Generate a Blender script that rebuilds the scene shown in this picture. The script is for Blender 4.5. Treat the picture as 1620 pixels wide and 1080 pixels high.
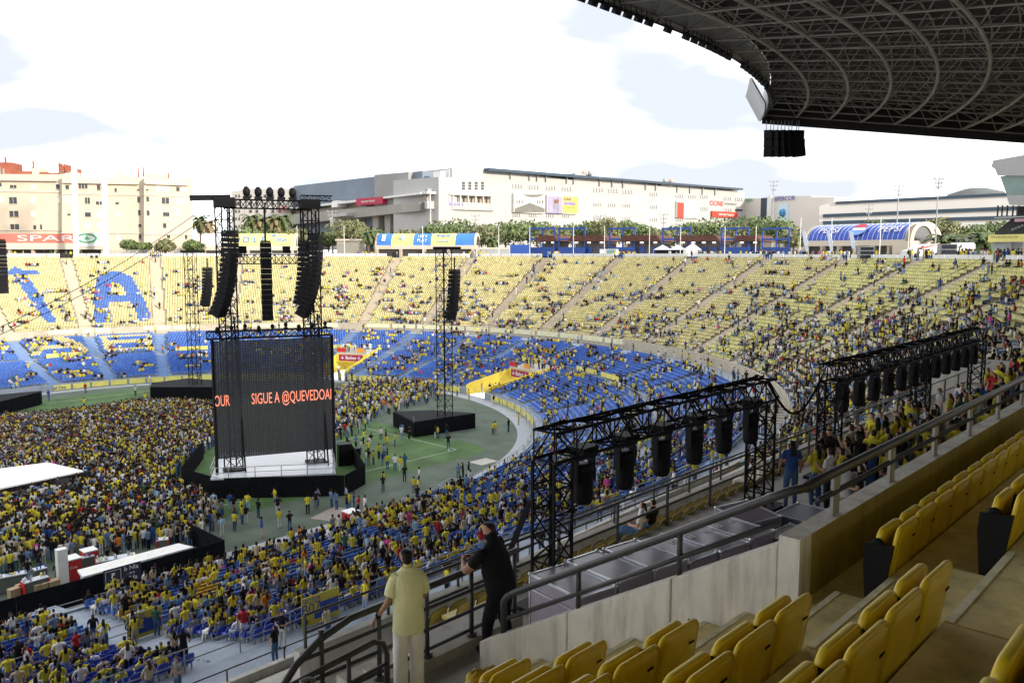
import bpy, bmesh, math, random
import numpy as np
from mathutils import Vector, Matrix

random.seed(7)
RNG = np.random.default_rng(11)
for o in list(bpy.data.objects):
    bpy.data.objects.remove(o)
SC = bpy.context.scene
COL = SC.collection

# ------------------------------------------------------------------ camera
# world: x runs along the rows of the stand we are in, y towards the pitch, z up; pitch level z = 0
F_PX, HORIZON, EYE = 1300.0, 400.0, 23.0
ROWS = math.atan((2025 - 810) / math.hypot(F_PX, 540 - HORIZON))     # view heading measured from the rows
TILT = math.atan((540 - HORIZON) / F_PX)
FWD0 = np.array([math.cos(ROWS), math.sin(ROWS), 0.0])
RIGHT = np.array([math.sin(ROWS), -math.cos(ROWS), 0.0])
FWD = FWD0 * math.cos(TILT) - np.array([0, 0, math.sin(TILT)])
UP = FWD0 * math.sin(TILT) + np.array([0, 0, math.cos(TILT)])
EYEPOS = np.array([0.0, 0.0, EYE])
cam_data = bpy.data.cameras.new('camera')
cam_data.sensor_width = 36.0
cam_data.lens = 36.0 * F_PX / 1620.0
cam_data.clip_start = 0.1
cam_data.clip_end = 12000.0
cam = bpy.data.objects.new('camera', cam_data)
COL.objects.link(cam)
cam.location = EYEPOS
cam.rotation_euler = Vector(FWD).to_track_quat('-Z', 'Y').to_euler()
SC.camera = cam

# ------------------------------------------------------------------ sky, sun, exposure
SUN_EL = math.radians(17.0)
SUN_TRAVEL = Vector((-0.12, 0.99, 0)).normalized()
world = bpy.data.worlds.new('World')
SC.world = world
world.use_nodes = True
nt = world.node_tree
nt.nodes.clear()
def wn(t, **kw):
    n = nt.nodes.new(t)
    for k, v in kw.items():
        setattr(n, k, v)
    return n
w_out = wn('ShaderNodeOutputWorld')
w_bg = wn('ShaderNodeBackground')
w_bg.inputs['Strength'].default_value = 0.10
w_sky = wn('ShaderNodeTexSky', sky_type='NISHITA', sun_disc=False)
w_sky.sun_elevation = SUN_EL
w_sky.sun_rotation = math.atan2(-SUN_TRAVEL.x, -SUN_TRAVEL.y)
w_sky.air_density = 1.0
w_sky.dust_density = 1.5
w_tc = wn('ShaderNodeTexCoord')
w_map = wn('ShaderNodeMapping')
w_map.inputs['Scale'].default_value = (1.0, 1.0, 3.2)
w_no = wn('ShaderNodeTexNoise')
w_no.inputs['Scale'].default_value = 1.7
w_no.inputs['Detail'].default_value = 7.0
w_no.inputs['Roughness'].default_value = 0.52
w_ramp = wn('ShaderNodeValToRGB')
w_ramp.color_ramp.elements[0].position = 0.30
w_ramp.color_ramp.elements[0].color = (0.93, 0.93, 0.93, 1)
w_ramp.color_ramp.elements[1].position = 0.56
w_ramp.color_ramp.elements[1].color = (1, 1, 1, 1)
w_no2 = wn('ShaderNodeTexNoise')
w_no2.inputs['Scale'].default_value = 3.1
w_no2.inputs['Detail'].default_value = 4.0
w_no2.inputs['Roughness'].default_value = 0.42
w_shade = wn('ShaderNodeValToRGB')
w_shade.color_ramp.elements[0].position = 0.40
w_shade.color_ramp.elements[0].color = (2.85, 3.02, 3.3, 1)
w_shade.color_ramp.elements[1].position = 0.62
w_shade.color_ramp.elements[1].color = (9.4, 9.5, 9.6, 1)
w_mix = wn('ShaderNodeMix', data_type='RGBA')
L = nt.links.new
L(w_tc.outputs['Generated'], w_map.inputs['Vector'])
L(w_map.outputs['Vector'], w_no.inputs['Vector'])
L(w_map.outputs['Vector'], w_no2.inputs['Vector'])
L(w_no.outputs['Fac'], w_ramp.inputs['Fac'])
L(w_no2.outputs['Fac'], w_shade.inputs['Fac'])
L(w_ramp.outputs['Color'], w_mix.inputs['Factor'])
L(w_sky.outputs['Color'], w_mix.inputs['A'])
L(w_shade.outputs['Color'], w_mix.inputs['B'])
L(w_mix.outputs['Result'], w_bg.inputs['Color'])
L(w_bg.outputs['Background'], w_out.inputs['Surface'])

sun_data = bpy.data.lights.new('sun', 'SUN')
sun_data.energy = 2.0
sun_data.angle = math.radians(5.0)
sun_data.color = (1.0, 0.89, 0.74)
sun = bpy.data.objects.new('sun', sun_data)
COL.objects.link(sun)
sun.rotation_euler = Vector((SUN_TRAVEL.x * math.cos(SUN_EL), SUN_TRAVEL.y * math.cos(SUN_EL), -math.sin(SUN_EL))).to_track_quat('-Z', 'Y').to_euler()
SC.view_settings.view_transform = 'Standard'
SC.view_settings.look = 'None'
SC.view_settings.gamma = 1.0
SC.view_settings.use_curve_mapping = False
SC.view_settings.exposure = 1.6

def nth(i):
    a = ['first', 'second', 'third', 'fourth', 'fifth', 'sixth', 'seventh', 'eighth', 'ninth', 'tenth', 'eleventh', 'twelfth', 'thirteenth', 'fourteenth', 'fifteenth', 'sixteenth', 'seventeenth', 'eighteenth', 'nineteenth', 'twentieth']
    if i < 20: return a[i]
    t = ['twenty', 'thirty', 'forty', 'fifty', 'sixty', 'seventy', 'eighty', 'ninety']; q, r = divmod(i + 1, 10)
    return t[q - 2] + '-' + a[r - 1] if r else t[q - 2][:-1] + 'ieth'
ORD = [nth(i) for i in range(98)]

# ------------------------------------------------------------------ pixel <-> place
def ray(x, y):
    return FWD * F_PX + RIGHT * (x - 810) - UP * (y - 540)
def at_h(x, y, h):
    d = ray(x, y)
    return EYEPOS + d * ((h - EYE) / d[2])
def at_Z(x, y, Z):
    return EYEPOS + ray(x, y) * (Z / F_PX)
def proj(p):
    v = np.asarray(p, float) - EYEPOS
    z = v @ FWD
    return 810 + F_PX * (v @ RIGHT) / z, 540 - F_PX * (v @ UP) / z, z
CC = np.array([46.0, 102.0])
R0 = 46.5
def rim_at(x, R, y=405):
    d = ray(x, y)[:2]
    d = d / np.linalg.norm(d)
    b = d @ CC
    q = CC @ CC - b * b
    return d * (b + math.sqrt(R * R - q))
def oval(t, R):
    """t < 0: metres back along the straight of our own stand; 0..pi: round the end; beyond: the far straight."""
    if t < 0:
        return (CC[0] + t, CC[1] - R)
    if t > math.pi:
        return (CC[0] - (t - math.pi) * 60, CC[1] + R)
    return (CC[0] + R * math.sin(t), CC[1] - R * math.cos(t))
def outward(t):
    if t < 0: return (0.0, -1.0)
    if t > math.pi: return (0.0, 1.0)
    return (math.sin(t), -math.cos(t))

# ------------------------------------------------------------------ materials
MATS = {}
def mat(name, col, rough=0.6, var=0.12, scale=3.0, metal=0.0, emit=None, bump=0.0, spec=0.4, dirt=0.0):
    if name in MATS:
        return MATS[name]
    m = bpy.data.materials.new(name)
    m.use_nodes = True
    t = m.node_tree
    b = t.nodes['Principled BSDF']
    b.inputs['Roughness'].default_value = rough
    b.inputs['Metallic'].default_value = metal
    b.inputs['Specular IOR Level'].default_value = spec
    if var > 0:
        tc = t.nodes.new('ShaderNodeTexCoord')
        no = t.nodes.new('ShaderNodeTexNoise')
        no.inputs['Scale'].default_value = scale
        no.inputs['Detail'].default_value = 5
        t.links.new(tc.outputs['Object'], no.inputs['Vector'])
        r = t.nodes.new('ShaderNodeValToRGB')
        r.color_ramp.elements[0].position = 0.3
        r.color_ramp.elements[1].position = 0.7
        r.color_ramp.elements[0].color = (*[c * (1 - var) for c in col], 1)
        r.color_ramp.elements[1].color = (*[min(1, c * (1 + var)) for c in col], 1)
        t.links.new(no.outputs['Fac'], r.inputs['Fac'])
        src = r.outputs['Color']
        if dirt > 0:
            mp = t.nodes.new('ShaderNodeMapping')
            mp.inputs['Scale'].default_value = (1.3, 1.3, 0.18)
            n2 = t.nodes.new('ShaderNodeTexNoise')
            n2.inputs['Scale'].default_value = 3.0
            n2.inputs['Detail'].default_value = 8
            n2.inputs['Roughness'].default_value = 0.7
            t.links.new(tc.outputs['Object'], mp.inputs['Vector'])
            t.links.new(mp.outputs['Vector'], n2.inputs['Vector'])
            r2 = t.nodes.new('ShaderNodeValToRGB')
            r2.color_ramp.elements[0].position = 0.33
            r2.color_ramp.elements[0].color = (1 - dirt, 1 - dirt, 1 - dirt * 1.1, 1)
            r2.color_ramp.elements[1].position = 0.52
            r2.color_ramp.elements[1].color = (1, 1, 1, 1)
            t.links.new(n2.outputs['Fac'], r2.inputs['Fac'])
            mx = t.nodes.new('ShaderNodeMix')
            mx.data_type = 'RGBA'
            mx.blend_type = 'MULTIPLY'
            mx.inputs['Factor'].default_value = 1.0
            t.links.new(src, mx.inputs['A'])
            t.links.new(r2.outputs['Color'], mx.inputs['B'])
            src = mx.outputs['Result']
        t.links.new(src, b.inputs['Base Color'])
        if bump > 0:
            n3 = t.nodes.new('ShaderNodeTexNoise')
            n3.inputs['Scale'].default_value = scale * 9
            n3.inputs['Detail'].default_value = 4
            t.links.new(tc.outputs['Object'], n3.inputs['Vector'])
            bp = t.nodes.new('ShaderNodeBump')
            bp.inputs['Strength'].default_value = bump
            bp.inputs['Distance'].default_value = 0.02
            t.links.new(n3.outputs['Fac'], bp.inputs['Height'])
            t.links.new(bp.outputs['Normal'], b.inputs['Normal'])
    else:
        b.inputs['Base Color'].default_value = (*col, 1)
    if emit:
        b.inputs['Emission Color'].default_value = (*emit[0], 1)
        b.inputs['Emission Strength'].default_value = emit[1]
    MATS[name] = m
    return m
def attr_mat(name, attr, kind='GEOMETRY', rough=0.7, spec=0.3):
    """colour taken from a per-vertex attribute (GEOMETRY) or a custom property of the object (OBJECT)"""
    if name in MATS:
        return MATS[name]
    m = bpy.data.materials.new(name)
    m.use_nodes = True
    t = m.node_tree
    b = t.nodes['Principled BSDF']
    a = t.nodes.new('ShaderNodeAttribute')
    a.attribute_type = kind
    a.attribute_name = attr
    tc = t.nodes.new('ShaderNodeTexCoord')
    no = t.nodes.new('ShaderNodeTexNoise')
    no.inputs['Scale'].default_value = 7
    t.links.new(tc.outputs['Object'], no.inputs['Vector'])
    r = t.nodes.new('ShaderNodeMapRange')
    r.inputs['To Min'].default_value = 0.8
    r.inputs['To Max'].default_value = 1.15
    t.links.new(no.outputs['Fac'], r.inputs['Value'])
    mx = t.nodes.new('ShaderNodeVectorMath')
    mx.operation = 'SCALE'
    t.links.new(a.outputs['Color'], mx.inputs[0])
    t.links.new(r.outputs['Result'], mx.inputs['Scale'])
    t.links.new(mx.outputs['Vector'], b.inputs['Base Color'])
    b.inputs['Roughness'].default_value = rough
    b.inputs['Specular IOR Level'].default_value = spec
    MATS[name] = m
    return m
CONC = mat('concrete', (0.40, 0.385, 0.35), 0.85, 0.12, 1.2, bump=0.15, dirt=0.28)
CONC_WALL = mat('concrete_wall', (0.66, 0.63, 0.57), 0.85, 0.10, 2.5, bump=0.25, dirt=0.35)
CONC_STEP = mat('concrete_step', (0.34, 0.315, 0.26), 0.85, 0.12, 4, bump=0.2, dirt=0.2)
CONC_UP = mat('concrete_upper', (0.42, 0.37, 0.29), 0.85, 0.10, 1.0, dirt=0.12)
CONC_AISLE = mat('concrete_aisle', (0.48, 0.41, 0.31), 0.85, 0.08, 1.5)
CONC_BLUE = mat('concrete_lower', (0.25, 0.29, 0.35), 0.8, 0.12, 1.0, dirt=0.15)
PAINT_BLUE = mat('step_paint_blue', (0.10, 0.20, 0.42), 0.6, 0.15, 2)
PATHM = mat('path_paving', (0.29, 0.31, 0.335), 0.8, 0.10, 0.8, dirt=0.15)
TURF = mat('perimeter_turf', (0.075, 0.10, 0.075), 0.9, 0.25, 0.4, dirt=0.2)
GRASS = mat('pitch_grass', (0.055, 0.11, 0.032), 0.9, 0.35, 0.35, bump=0.3, dirt=0.25)
LINEW = mat('line_paint', (0.30, 0.38, 0.30), 0.8, 0.2, 2)
BLACK = mat('black_cloth', (0.006, 0.007, 0.009), 0.9, 0.3, 2, spec=0.08)
BLACKM = mat('black_metal', (0.006, 0.006, 0.008), 0.55, 0.2, 4, spec=0.15)
RAILM = mat('dark_rail_paint', (0.045, 0.046, 0.048), 0.42, 0.2, 8)
GALV = mat('galvanised_steel', (0.30, 0.31, 0.32), 0.45, 0.1, 5, metal=0.6)
WHITE = mat('white_paint', (0.66, 0.66, 0.65), 0.6, 0.04, 2)
WHITED = mat('white_deck', (0.42, 0.45, 0.50), 0.35, 0.05, 1.5)
RED = mat('red_panel', (0.42, 0.02, 0.02), 0.5, 0.1, 3)
MAROON = mat('maroon_sign', (0.22, 0.015, 0.07), 0.6, 0.08, 3)
YELLOW_AD = mat('yellow_board', (0.68, 0.62, 0.16), 0.6, 0.12, 1.2)
YELLOW_WALL = mat('yellow_wall', (0.62, 0.47, 0.06), 0.8, 0.1, 1.5)
BLUEP = mat('blue_print', (0.02, 0.06, 0.32), 0.55, 0.08, 2)
BLUEF = mat('blue_steel_frame', (0.02, 0.07, 0.30), 0.5, 0.12, 2)
SEATY = mat('seat_yellow', (0.66, 0.47, 0.015), 0.42, 0.10, 5, spec=0.5)
SEATB = mat('seat_blue', (0.02, 0.05, 0.42), 0.4, 0.1, 5, spec=0.5)
SEATK = mat('seat_black_plastic', (0.008, 0.008, 0.009), 0.7, 0.2, 6, spec=0.15)
CREAM = mat('cream_render', (0.56, 0.475, 0.37), 0.85, 0.05, 0.3, dirt=0.08)
CREAM2 = mat('cream_render_panel', (0.55, 0.49, 0.40), 0.85, 0.04, 0.4)
SHADE_GLASS = mat('dark_window_glass', (0.05, 0.055, 0.065), 0.2, 0.2, 1)
PALE_SHUTTER = mat('pale_shutter', (0.60, 0.57, 0.52), 0.7, 0.05, 2)
BRICKR = mat('red_roof_brick', (0.28, 0.085, 0.05), 0.8, 0.15, 0.6)
MALL = mat('mall_panel', (0.40, 0.395, 0.385), 0.75, 0.04, 0.1)
MALLD = mat('mall_grey_cladding', (0.15, 0.19, 0.24), 0.6, 0.08, 0.15)
MALLG = mat('mall_grey_render', (0.27, 0.27, 0.265), 0.75, 0.06, 0.15)
MALLC = mat('mall_concrete', (0.30, 0.285, 0.26), 0.85, 0.1, 0.3)
BROWNR = mat('brown_tile_roof', (0.10, 0.035, 0.025), 0.7, 0.15, 1)
STRIPE = mat('dark_blue_glass_band', (0.035, 0.06, 0.09), 0.35, 0.15, 0.1)
CASEP = mat('case_laminate', (0.25, 0.215, 0.265), 0.25, 0.08, 3, spec=0.6)
CASEB = mat('case_laminate_dark', (0.12, 0.14, 0.19), 0.3, 0.1, 3, spec=0.6)
ALU = mat('aluminium_edge', (0.62, 0.64, 0.68), 0.3, 0.05, 6, metal=0.9)
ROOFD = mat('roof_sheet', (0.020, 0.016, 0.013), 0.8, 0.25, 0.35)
ROOFT = mat('roof_tube', (0.24, 0.215, 0.18), 0.6, 0.2, 0.8)
LEAF1 = mat('leaf_green', (0.12, 0.165, 0.06), 0.7, 0.35, 0.6)
LEAF2 = mat('leaf_olive', (0.17, 0.18, 0.085), 0.7, 0.3, 0.6)
LEAFP = mat('palm_leaf', (0.07, 0.10, 0.03), 0.6, 0.3, 0.8)
LEAFD = mat('palm_dry_leaf', (0.22, 0.17, 0.09), 0.8, 0.25, 0.8)
BARK = mat('bark', (0.12, 0.09, 0.06), 0.9, 0.2, 3)
EARTH = mat('dry_ground', (0.24, 0.21, 0.17), 0.9, 0.15, 0.05)
MOUNT = mat('hill_ground', (0.12, 0.13, 0.125), 0.9, 0.15, 0.01)
GREYP = mat('grey_paint', (0.33, 0.34, 0.35), 0.6, 0.1, 2)
LEDT = mat('led_letters', (0.25, 0.06, 0.04), 0.5, 0, emit=((1.0, 0.30, 0.19), 0.42))
LEDP = mat('led_panel', (0.022, 0.025, 0.032), 0.55, 0.3, 1.2)
M_SKIN = attr_mat('person_skin', 'skin_tone', 'OBJECT', 0.55)
M_HAIR = attr_mat('person_hair', 'hair_tone', 'OBJECT', 0.6)
M_TOP = attr_mat('person_top', 'top_tone', 'OBJECT', 0.85, 0.15)
M_LEGS = attr_mat('person_legs', 'legs_tone', 'OBJECT', 0.85, 0.15)
M_SHOE = attr_mat('person_shoe', 'shoe_tone', 'OBJECT', 0.7)
M_CROWD = attr_mat('crowd_cloth', 'Col', 'GEOMETRY', 0.85, 0.15)
M_SEATS = attr_mat('seat_plastic', 'Col', 'GEOMETRY', 0.5, 0.4)

# ------------------------------------------------------------------ mesh building
ORG = {}
def V3(p): return np.array(p, float)
def unit(v):
    n = np.linalg.norm(v)
    return v / n if n > 0 else v
class MB:
    def __init__(s):
        s.v = []; s.f = []; s.m = []; s.cur = 0
    def add(s, vs, fs):
        n = len(s.v)
        s.v.extend([tuple(map(float, p)) for p in vs])
        s.f.extend([tuple(i + n for i in f) for f in fs])
        s.m.extend([s.cur] * len(fs))
        return s
    def quad(s, a, b, c, d): return s.add([a, b, c, d], [(0, 1, 2, 3)])
    def hexa(s, p):
        return s.add(p, [(0, 3, 2, 1), (4, 5, 6, 7), (0, 1, 5, 4), (1, 2, 6, 5), (2, 3, 7, 6), (3, 0, 4, 7)])
    def box(s, c, size, ax=None, ay=None, az=None):
        ax = V3((1, 0, 0)) if ax is None else unit(V3(ax))
        az = V3((0, 0, 1)) if az is None else unit(V3(az))
        ay = np.cross(az, ax) if ay is None else unit(V3(ay))
        c = V3(c); hx, hy, hz = ax * size[0] / 2, ay * size[1] / 2, az * size[2] / 2
        return s.hexa([c - hx - hy - hz, c + hx - hy - hz, c + hx + hy - hz, c - hx + hy - hz,
                       c - hx - hy + hz, c + hx - hy + hz, c + hx + hy + hz, c - hx + hy + hz])
    def bar(s, p, q, w, h=None, up=(0, 0, 1)):
        """square bar from p to q, w wide, h high"""
        p, q = V3(p), V3(q); h = w if h is None else h
        a = unit(q - p); u = V3(up)
        if abs(a @ u) > 0.98: u = V3((1, 0, 0))
        side = unit(np.cross(a, u)); u2 = np.cross(side, a)
        return s.box((p + q) / 2, (np.linalg.norm(q - p), w, h), a, side, u2)
    def tube(s, p, q, r, n=6, r2=None, cap=True):
        p, q = V3(p), V3(q); r2 = r if r2 is None else r2
        a = unit(q - p); u = V3((0, 0, 1)) if abs(a[2]) < 0.9 else V3((1, 0, 0))
        e1 = unit(np.cross(a, u)); e2 = np.cross(a, e1)
        vs = []
        for base, rr in ((p, r), (q, r2)):
            for i in range(n):
                t = 2 * math.pi * i / n
                vs.append(base + (e1 * math.cos(t) + e2 * math.sin(t)) * rr)
        fs = [(i, (i + 1) % n, n + (i + 1) % n, n + i) for i in range(n)]
        if cap: fs += [tuple(range(n))[::-1], tuple(range(n, 2 * n))]
        return s.add(vs, fs)
    def path(s, pts, r, n=6):
        pts = [V3(p) for p in pts]
        rings = []
        ref = None
        for i, p in enumerate(pts):
            a = unit(pts[min(i + 1, len(pts) - 1)] - pts[max(i - 1, 0)])
            u = V3((0, 0, 1)) if abs(a[2]) < 0.95 else V3((1, 0, 0))
            e1 = unit(np.cross(a, u)) if ref is None else unit(ref - a * (ref @ a))
            ref = e1
            e2 = np.cross(a, e1)
            rings.append([p + (e1 * math.cos(2 * math.pi * k / n) + e2 * math.sin(2 * math.pi * k / n)) * r for k in range(n)])
        return s.loft(rings)
    def loft(s, rings, cap=True, closed=True):
        n = len(rings[0]); vs = [p for r in rings for p in r]; fs = []
        for j in range(len(rings) - 1):
            for i in range(n if closed else n - 1):
                k = (i + 1) % n
                fs.append((j * n + i, j * n + k, (j + 1) * n + k, (j + 1) * n + i))
        if cap and closed:
            fs += [tuple(range(n))[::-1], tuple(range((len(rings) - 1) * n, len(rings) * n))]
        return s.add(vs, fs)
    def prism(s, poly, h0, h1):
        n = len(poly)
        vs = [(p[0], p[1], h0) for p in poly] + [(p[0], p[1], h1) for p in poly]
        fs = [tuple(range(n))[::-1], tuple(range(n, 2 * n))] + [(i, (i + 1) % n, n + (i + 1) % n, n + i) for i in range(n)]
        return s.add(vs, fs)
    def ell(s, c, r, n=10, m=6):
        rings = []
        for j in range(m + 1):
            a = math.pi * j / m - math.pi / 2
            rr = max(math.cos(a), 0.02)
            rings.append([(c[0] + r[0] * rr * math.cos(2 * math.pi * i / n), c[1] + r[1] * rr * math.sin(2 * math.pi * i / n), c[2] + r[2] * math.sin(a)) for i in range(n)])
        return s.loft(rings)
    def mesh(s, name, mats, org=(0, 0, 0), smooth=False):
        me = bpy.data.meshes.new(name)
        o = V3(org)
        me.from_pydata([tuple(V3(p) - o) for p in s.v], [], s.f)
        for m in (mats if isinstance(mats, (list, tuple)) else [mats]):
            me.materials.append(m)
        if isinstance(mats, (list, tuple)) and len(mats) > 1:
            me.polygons.foreach_set('material_index', s.m)
        if smooth:
            me.polygons.foreach_set('use_smooth', [True] * len(me.polygons))
        bm = bmesh.new(); bm.from_mesh(me); bmesh.ops.recalc_face_normals(bm, faces=bm.faces); bm.to_mesh(me); bm.free()
        return me
    def build(s, name, mats, parent=None, smooth=False):
        org = ORG.get(parent.name, V3((0, 0, 0))) if parent else V3((0, 0, 0))
        return link(name, s.mesh(name, mats, org, smooth), parent)
def link(name, me, parent=None):
    o = bpy.data.objects.new(name, me)
    COL.objects.link(o)
    if parent:
        o.parent = parent
        ORG[o.name] = ORG.get(parent.name, V3((0, 0, 0)))
    return o
def thing(name, label, cat, loc=(0, 0, 0), group=None):
    o = bpy.data.objects.new(name, None)
    COL.objects.link(o)
    o.location = loc
    ORG[o.name] = V3(loc)
    return tag(o, label, cat, group)
def tag(o, label=None, cat=None, group=None, kind=None):
    if label: o['label'] = label
    if cat: o['category'] = cat
    if group: o['group'] = group
    if kind: o['kind'] = kind
    return o
def copy_tree(o, parent=None):
    c = o.copy()
    COL.objects.link(c)
    c.parent = parent
    for ch in o.children:
        copy_tree(ch, c)
    return c
def big_mesh(name, verts, tris, cols, material, smooth=False):
    me = bpy.data.meshes.new(name)
    n, k = len(verts), len(tris)
    me.vertices.add(n)
    me.vertices.foreach_set('co', np.ascontiguousarray(verts, np.float32).ravel())
    me.loops.add(k * 3)
    me.loops.foreach_set('vertex_index', np.ascontiguousarray(tris, np.int32).ravel())
    me.polygons.add(k)
    me.polygons.foreach_set('loop_start', np.arange(0, k * 3, 3, dtype=np.int32))
    me.polygons.foreach_set('loop_total', np.full(k, 3, np.int32))
    if smooth: me.polygons.foreach_set('use_smooth', np.ones(k, bool))
    me.update(calc_edges=True)
    a = me.attributes.new('Col', 'FLOAT_COLOR', 'POINT')
    c4 = np.ones((n, 4), np.float32); c4[:, :3] = cols
    a.data.foreach_set('color', c4.ravel())
    me.materials.append(material)
    return me
def text_mesh(name, body, material, size, origin, right, up, parent=None, depth=0.02, align='CENTER', lift=0.03, squash=1.0):
    """lettering of its own, standing `lift` proud of the face it is on; size = cap height in metres"""
    cu = bpy.data.curves.new(name, 'FONT')
    cu.body = body
    cu.size = size / 0.69
    cu.extrude = depth
    cu.align_x = align
    cu.align_y = 'CENTER'
    cu.resolution_u = 3
    ob = bpy.data.objects.new(name, cu)
    COL.objects.link(ob)
    bpy.context.view_layer.update()
    me = bpy.data.meshes.new_from_object(ob.evaluated_get(bpy.context.evaluated_depsgraph_get()))
    bpy.data.objects.remove(ob)
    r, u = unit(V3(right)), unit(V3(up)); n = np.cross(r, u)
    o = V3(origin) + n * lift
    org = ORG.get(parent.name, V3((0, 0, 0))) if parent else V3((0, 0, 0))
    co = np.empty(len(me.vertices) * 3, np.float32); me.vertices.foreach_get('co', co); co = co.reshape(-1, 3)
    w = o - org + np.outer(co[:, 0] * squash, r) + np.outer(co[:, 1], u) + np.outer(co[:, 2], n)
    me.vertices.foreach_set('co', w.astype(np.float32).ravel()); me.update()
    me.materials.clear(); me.materials.append(material)
    return link(name, me, parent)

# ================================================================== SETTING: ground, pitch, bowl
def deg(a): return math.radians(a)
def in_view(p, m=120):
    x, y, z = proj(p)
    return z > 0.5 and -m < x < 1620 + m and -m < y < 1080 + m

TS = [-56 + 4 * i for i in range(14)] + [deg(1.5 * i) for i in range(121)] + [math.pi + 0.12 * i for i in range(1, 11)]
# street level all round the bowl, out to the horizon
g = MB()
inner = [(-90.0, CC[1] - 103)] + [oval(t, 103) for t in TS] + [(-90.0, CC[1] + 103)]
outer = []
for p in inner:
    v = unit(V3((p[0] + 20, p[1] - CC[1])))
    outer.append((p[0] + v[0] * 7000, p[1] + v[1] * 7000))
n_ = len(inner)
g.add([(p[0], p[1], 21.8) for p in inner] + [(p[0], p[1], 21.8) for p in outer],
      [(i, (i + 1) % n_, n_ + (i + 1) % n_, n_ + i) for i in range(n_)])
tag(g.build('street_level_ground', EARTH), kind='structure')

g = MB(); ring = [oval(t, R0 + 0.2) for t in TS] + [(-90, CC[1] + R0), (-90, CC[1] - R0)]
g.add([(p[0], p[1], 0) for p in ring], [tuple(range(len(ring)))])
tag(g.build('perimeter_ground', TURF), kind='structure')
g = MB(); ra = [oval(t, R0 - 2.4) for t in TS]; rb = [oval(t, R0) for t in TS]
g.loft([[(p[0], p[1], 0.012) for p in ra], [(p[0], p[1], 0.012) for p in rb]], cap=False, closed=False)
tag(g.build('path', PATHM), kind='structure')
g = MB(); xa, xb, ya, yb = -43.0, 68.4, 65.8, 140.8
cor = []
for (cx, cy, a0) in ((xb - 4, ya + 4, -90), (xb - 4, yb - 4, 0), (xa + 4, yb - 4, 90), (xa + 4, ya + 4, 180)):
    cor += [(cx + 4 * math.cos(deg(a0 + 15 * k)), cy + 4 * math.sin(deg(a0 + 15 * k)), 0.006) for k in range(7)]
g.add(cor, [tuple(range(len(cor)))])
pitch = tag(g.build('pitch_lawn', GRASS), kind='structure')
def line(pts, w=0.13):
    for a, b in zip(pts[:-1], pts[1:]):
        m = MB(); a, b = V3((*a, 0.011)), V3((*b, 0.011)); d = unit(b - a); s_ = np.cross((0, 0, 1), d) * w / 2
        m.quad(a - s_, b - s_, b + s_, a + s_); m.build('line_marking', LINEW, pitch)
line([(-40, 69.3), (65, 69.3)]); line([(65, 69.3), (65, 137.3)]); line([(-40, 137.3), (65, 137.3)])
line([(65, 83.1), (48.5, 83.1)]); line([(48.5, 83.1), (48.5, 123.4)]); line([(48.5, 123.4), (65, 123.4)]); line([(12.5, 69.3), (12.5, 137.3)])
line([(65 - math.cos(deg(a)), 69.3 + math.sin(deg(a))) for a in range(0, 91, 15)])
g = MB(); c_ = at_h(735, 700, 0)
for (px, py) in ((765, 730), (528, 816)):
    q = at_h(px, py, 0); g.box((q[0], q[1], 0.014), (2.6, 2.0, 0.01))
    break
tag(g.build('drain_cover_slab', CONC), 'grey worn patch of slab let into the turf', 'ground patch')
q = at_h(528, 813, 0); g = MB(); g.box((q[0], q[1], 0.02), (3.6, 2.4, 0.03), (0.8, 0.3, 0))
tag(g.build('plywood_mat', mat('plywood', (0.26, 0.22, 0.2), 0.8, 0.1, 2)), 'flat brown mat lying on the turf near the drinks bar', 'mat')

# ---- the bowl section: d outwards from the pitch wall, h above the pitch
C_ROWS, B_ROWS, U_ROWS = 16, 11, 34
C_D, B_D, U_D = 0.8, 15.5, 28.0
C_T, B_T, U_T = 0.825, 0.818, 0.809
C_H, B_H, U_H = 1.0, 3.7, 7.6
C_S, B_S, U_S = 0.15, 0.24, 0.4176
def drop(t):                      # the upper tier sits a little lower along our own straight
    return 0.0 if t > 0 else -0.7 * min(1, -t / 20.0)
def profile_rows(d0, h0, tread, rise, n):
    pts = []
    for r in range(n):
        pts += [(d0 + r * tread, h0 + r * rise), (d0 + (r + 1) * tread, h0 + r * rise)]
    return pts
GAPS = [(deg(79), deg(3.2)), (deg(120), deg(3.2))]
def seg_ts(skip):
    """runs of t that leave the tunnel mouths open"""
    runs, cur = [], []
    for t in sorted(TS + [g0 - w for g0, w in GAPS] + [g0 + w for g0, w in GAPS]):
        inside = skip and any(abs(t - g0) < w - 1e-6 for g0, w in GAPS)
        if inside:
            if cur: runs.append(cur); cur = []
        else:
            cur.append(t)
            if skip and any(abs(t - (g0 - w)) < 1e-9 for g0, w in GAPS):
                runs.append(cur); cur = []
    if cur: runs.append(cur)
    return runs
def strip(m, prof, ts, hshift=None):
    rings = []
    for (d, h) in prof:
        rings.append([(*oval(t, R0 + d), h + (hshift(t) if hshift else 0)) for t in ts])
    m.loft(rings, cap=False, closed=False)
stand_low = thing('lower_stand', 'blue lower tier of the bowl with two blocks of terraced rows', 'grandstand', (CC[0], CC[1], 0))
m = MB()
T_CUT = -2.0      # along our own straight the first rows give way to a broad path
tsx = [t for t in sorted(TS) if t < T_CUT] + [T_CUT]
strip(m, [(0, 0.02), (3.85, 0.02), (3.85, 1.75), (4.1, 1.75), (4.1, 1.6)] + profile_rows(C_D, C_H, C_T, C_S, C_ROWS)[8:] + [(14.0, 3.4), (15.4, 3.4)], tsx)
mp = MB(); strip(mp, [(-0.6, 0.022), (3.84, 0.024)], tsx); mp.build('broad_path', PATHM, stand_low)
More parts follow.
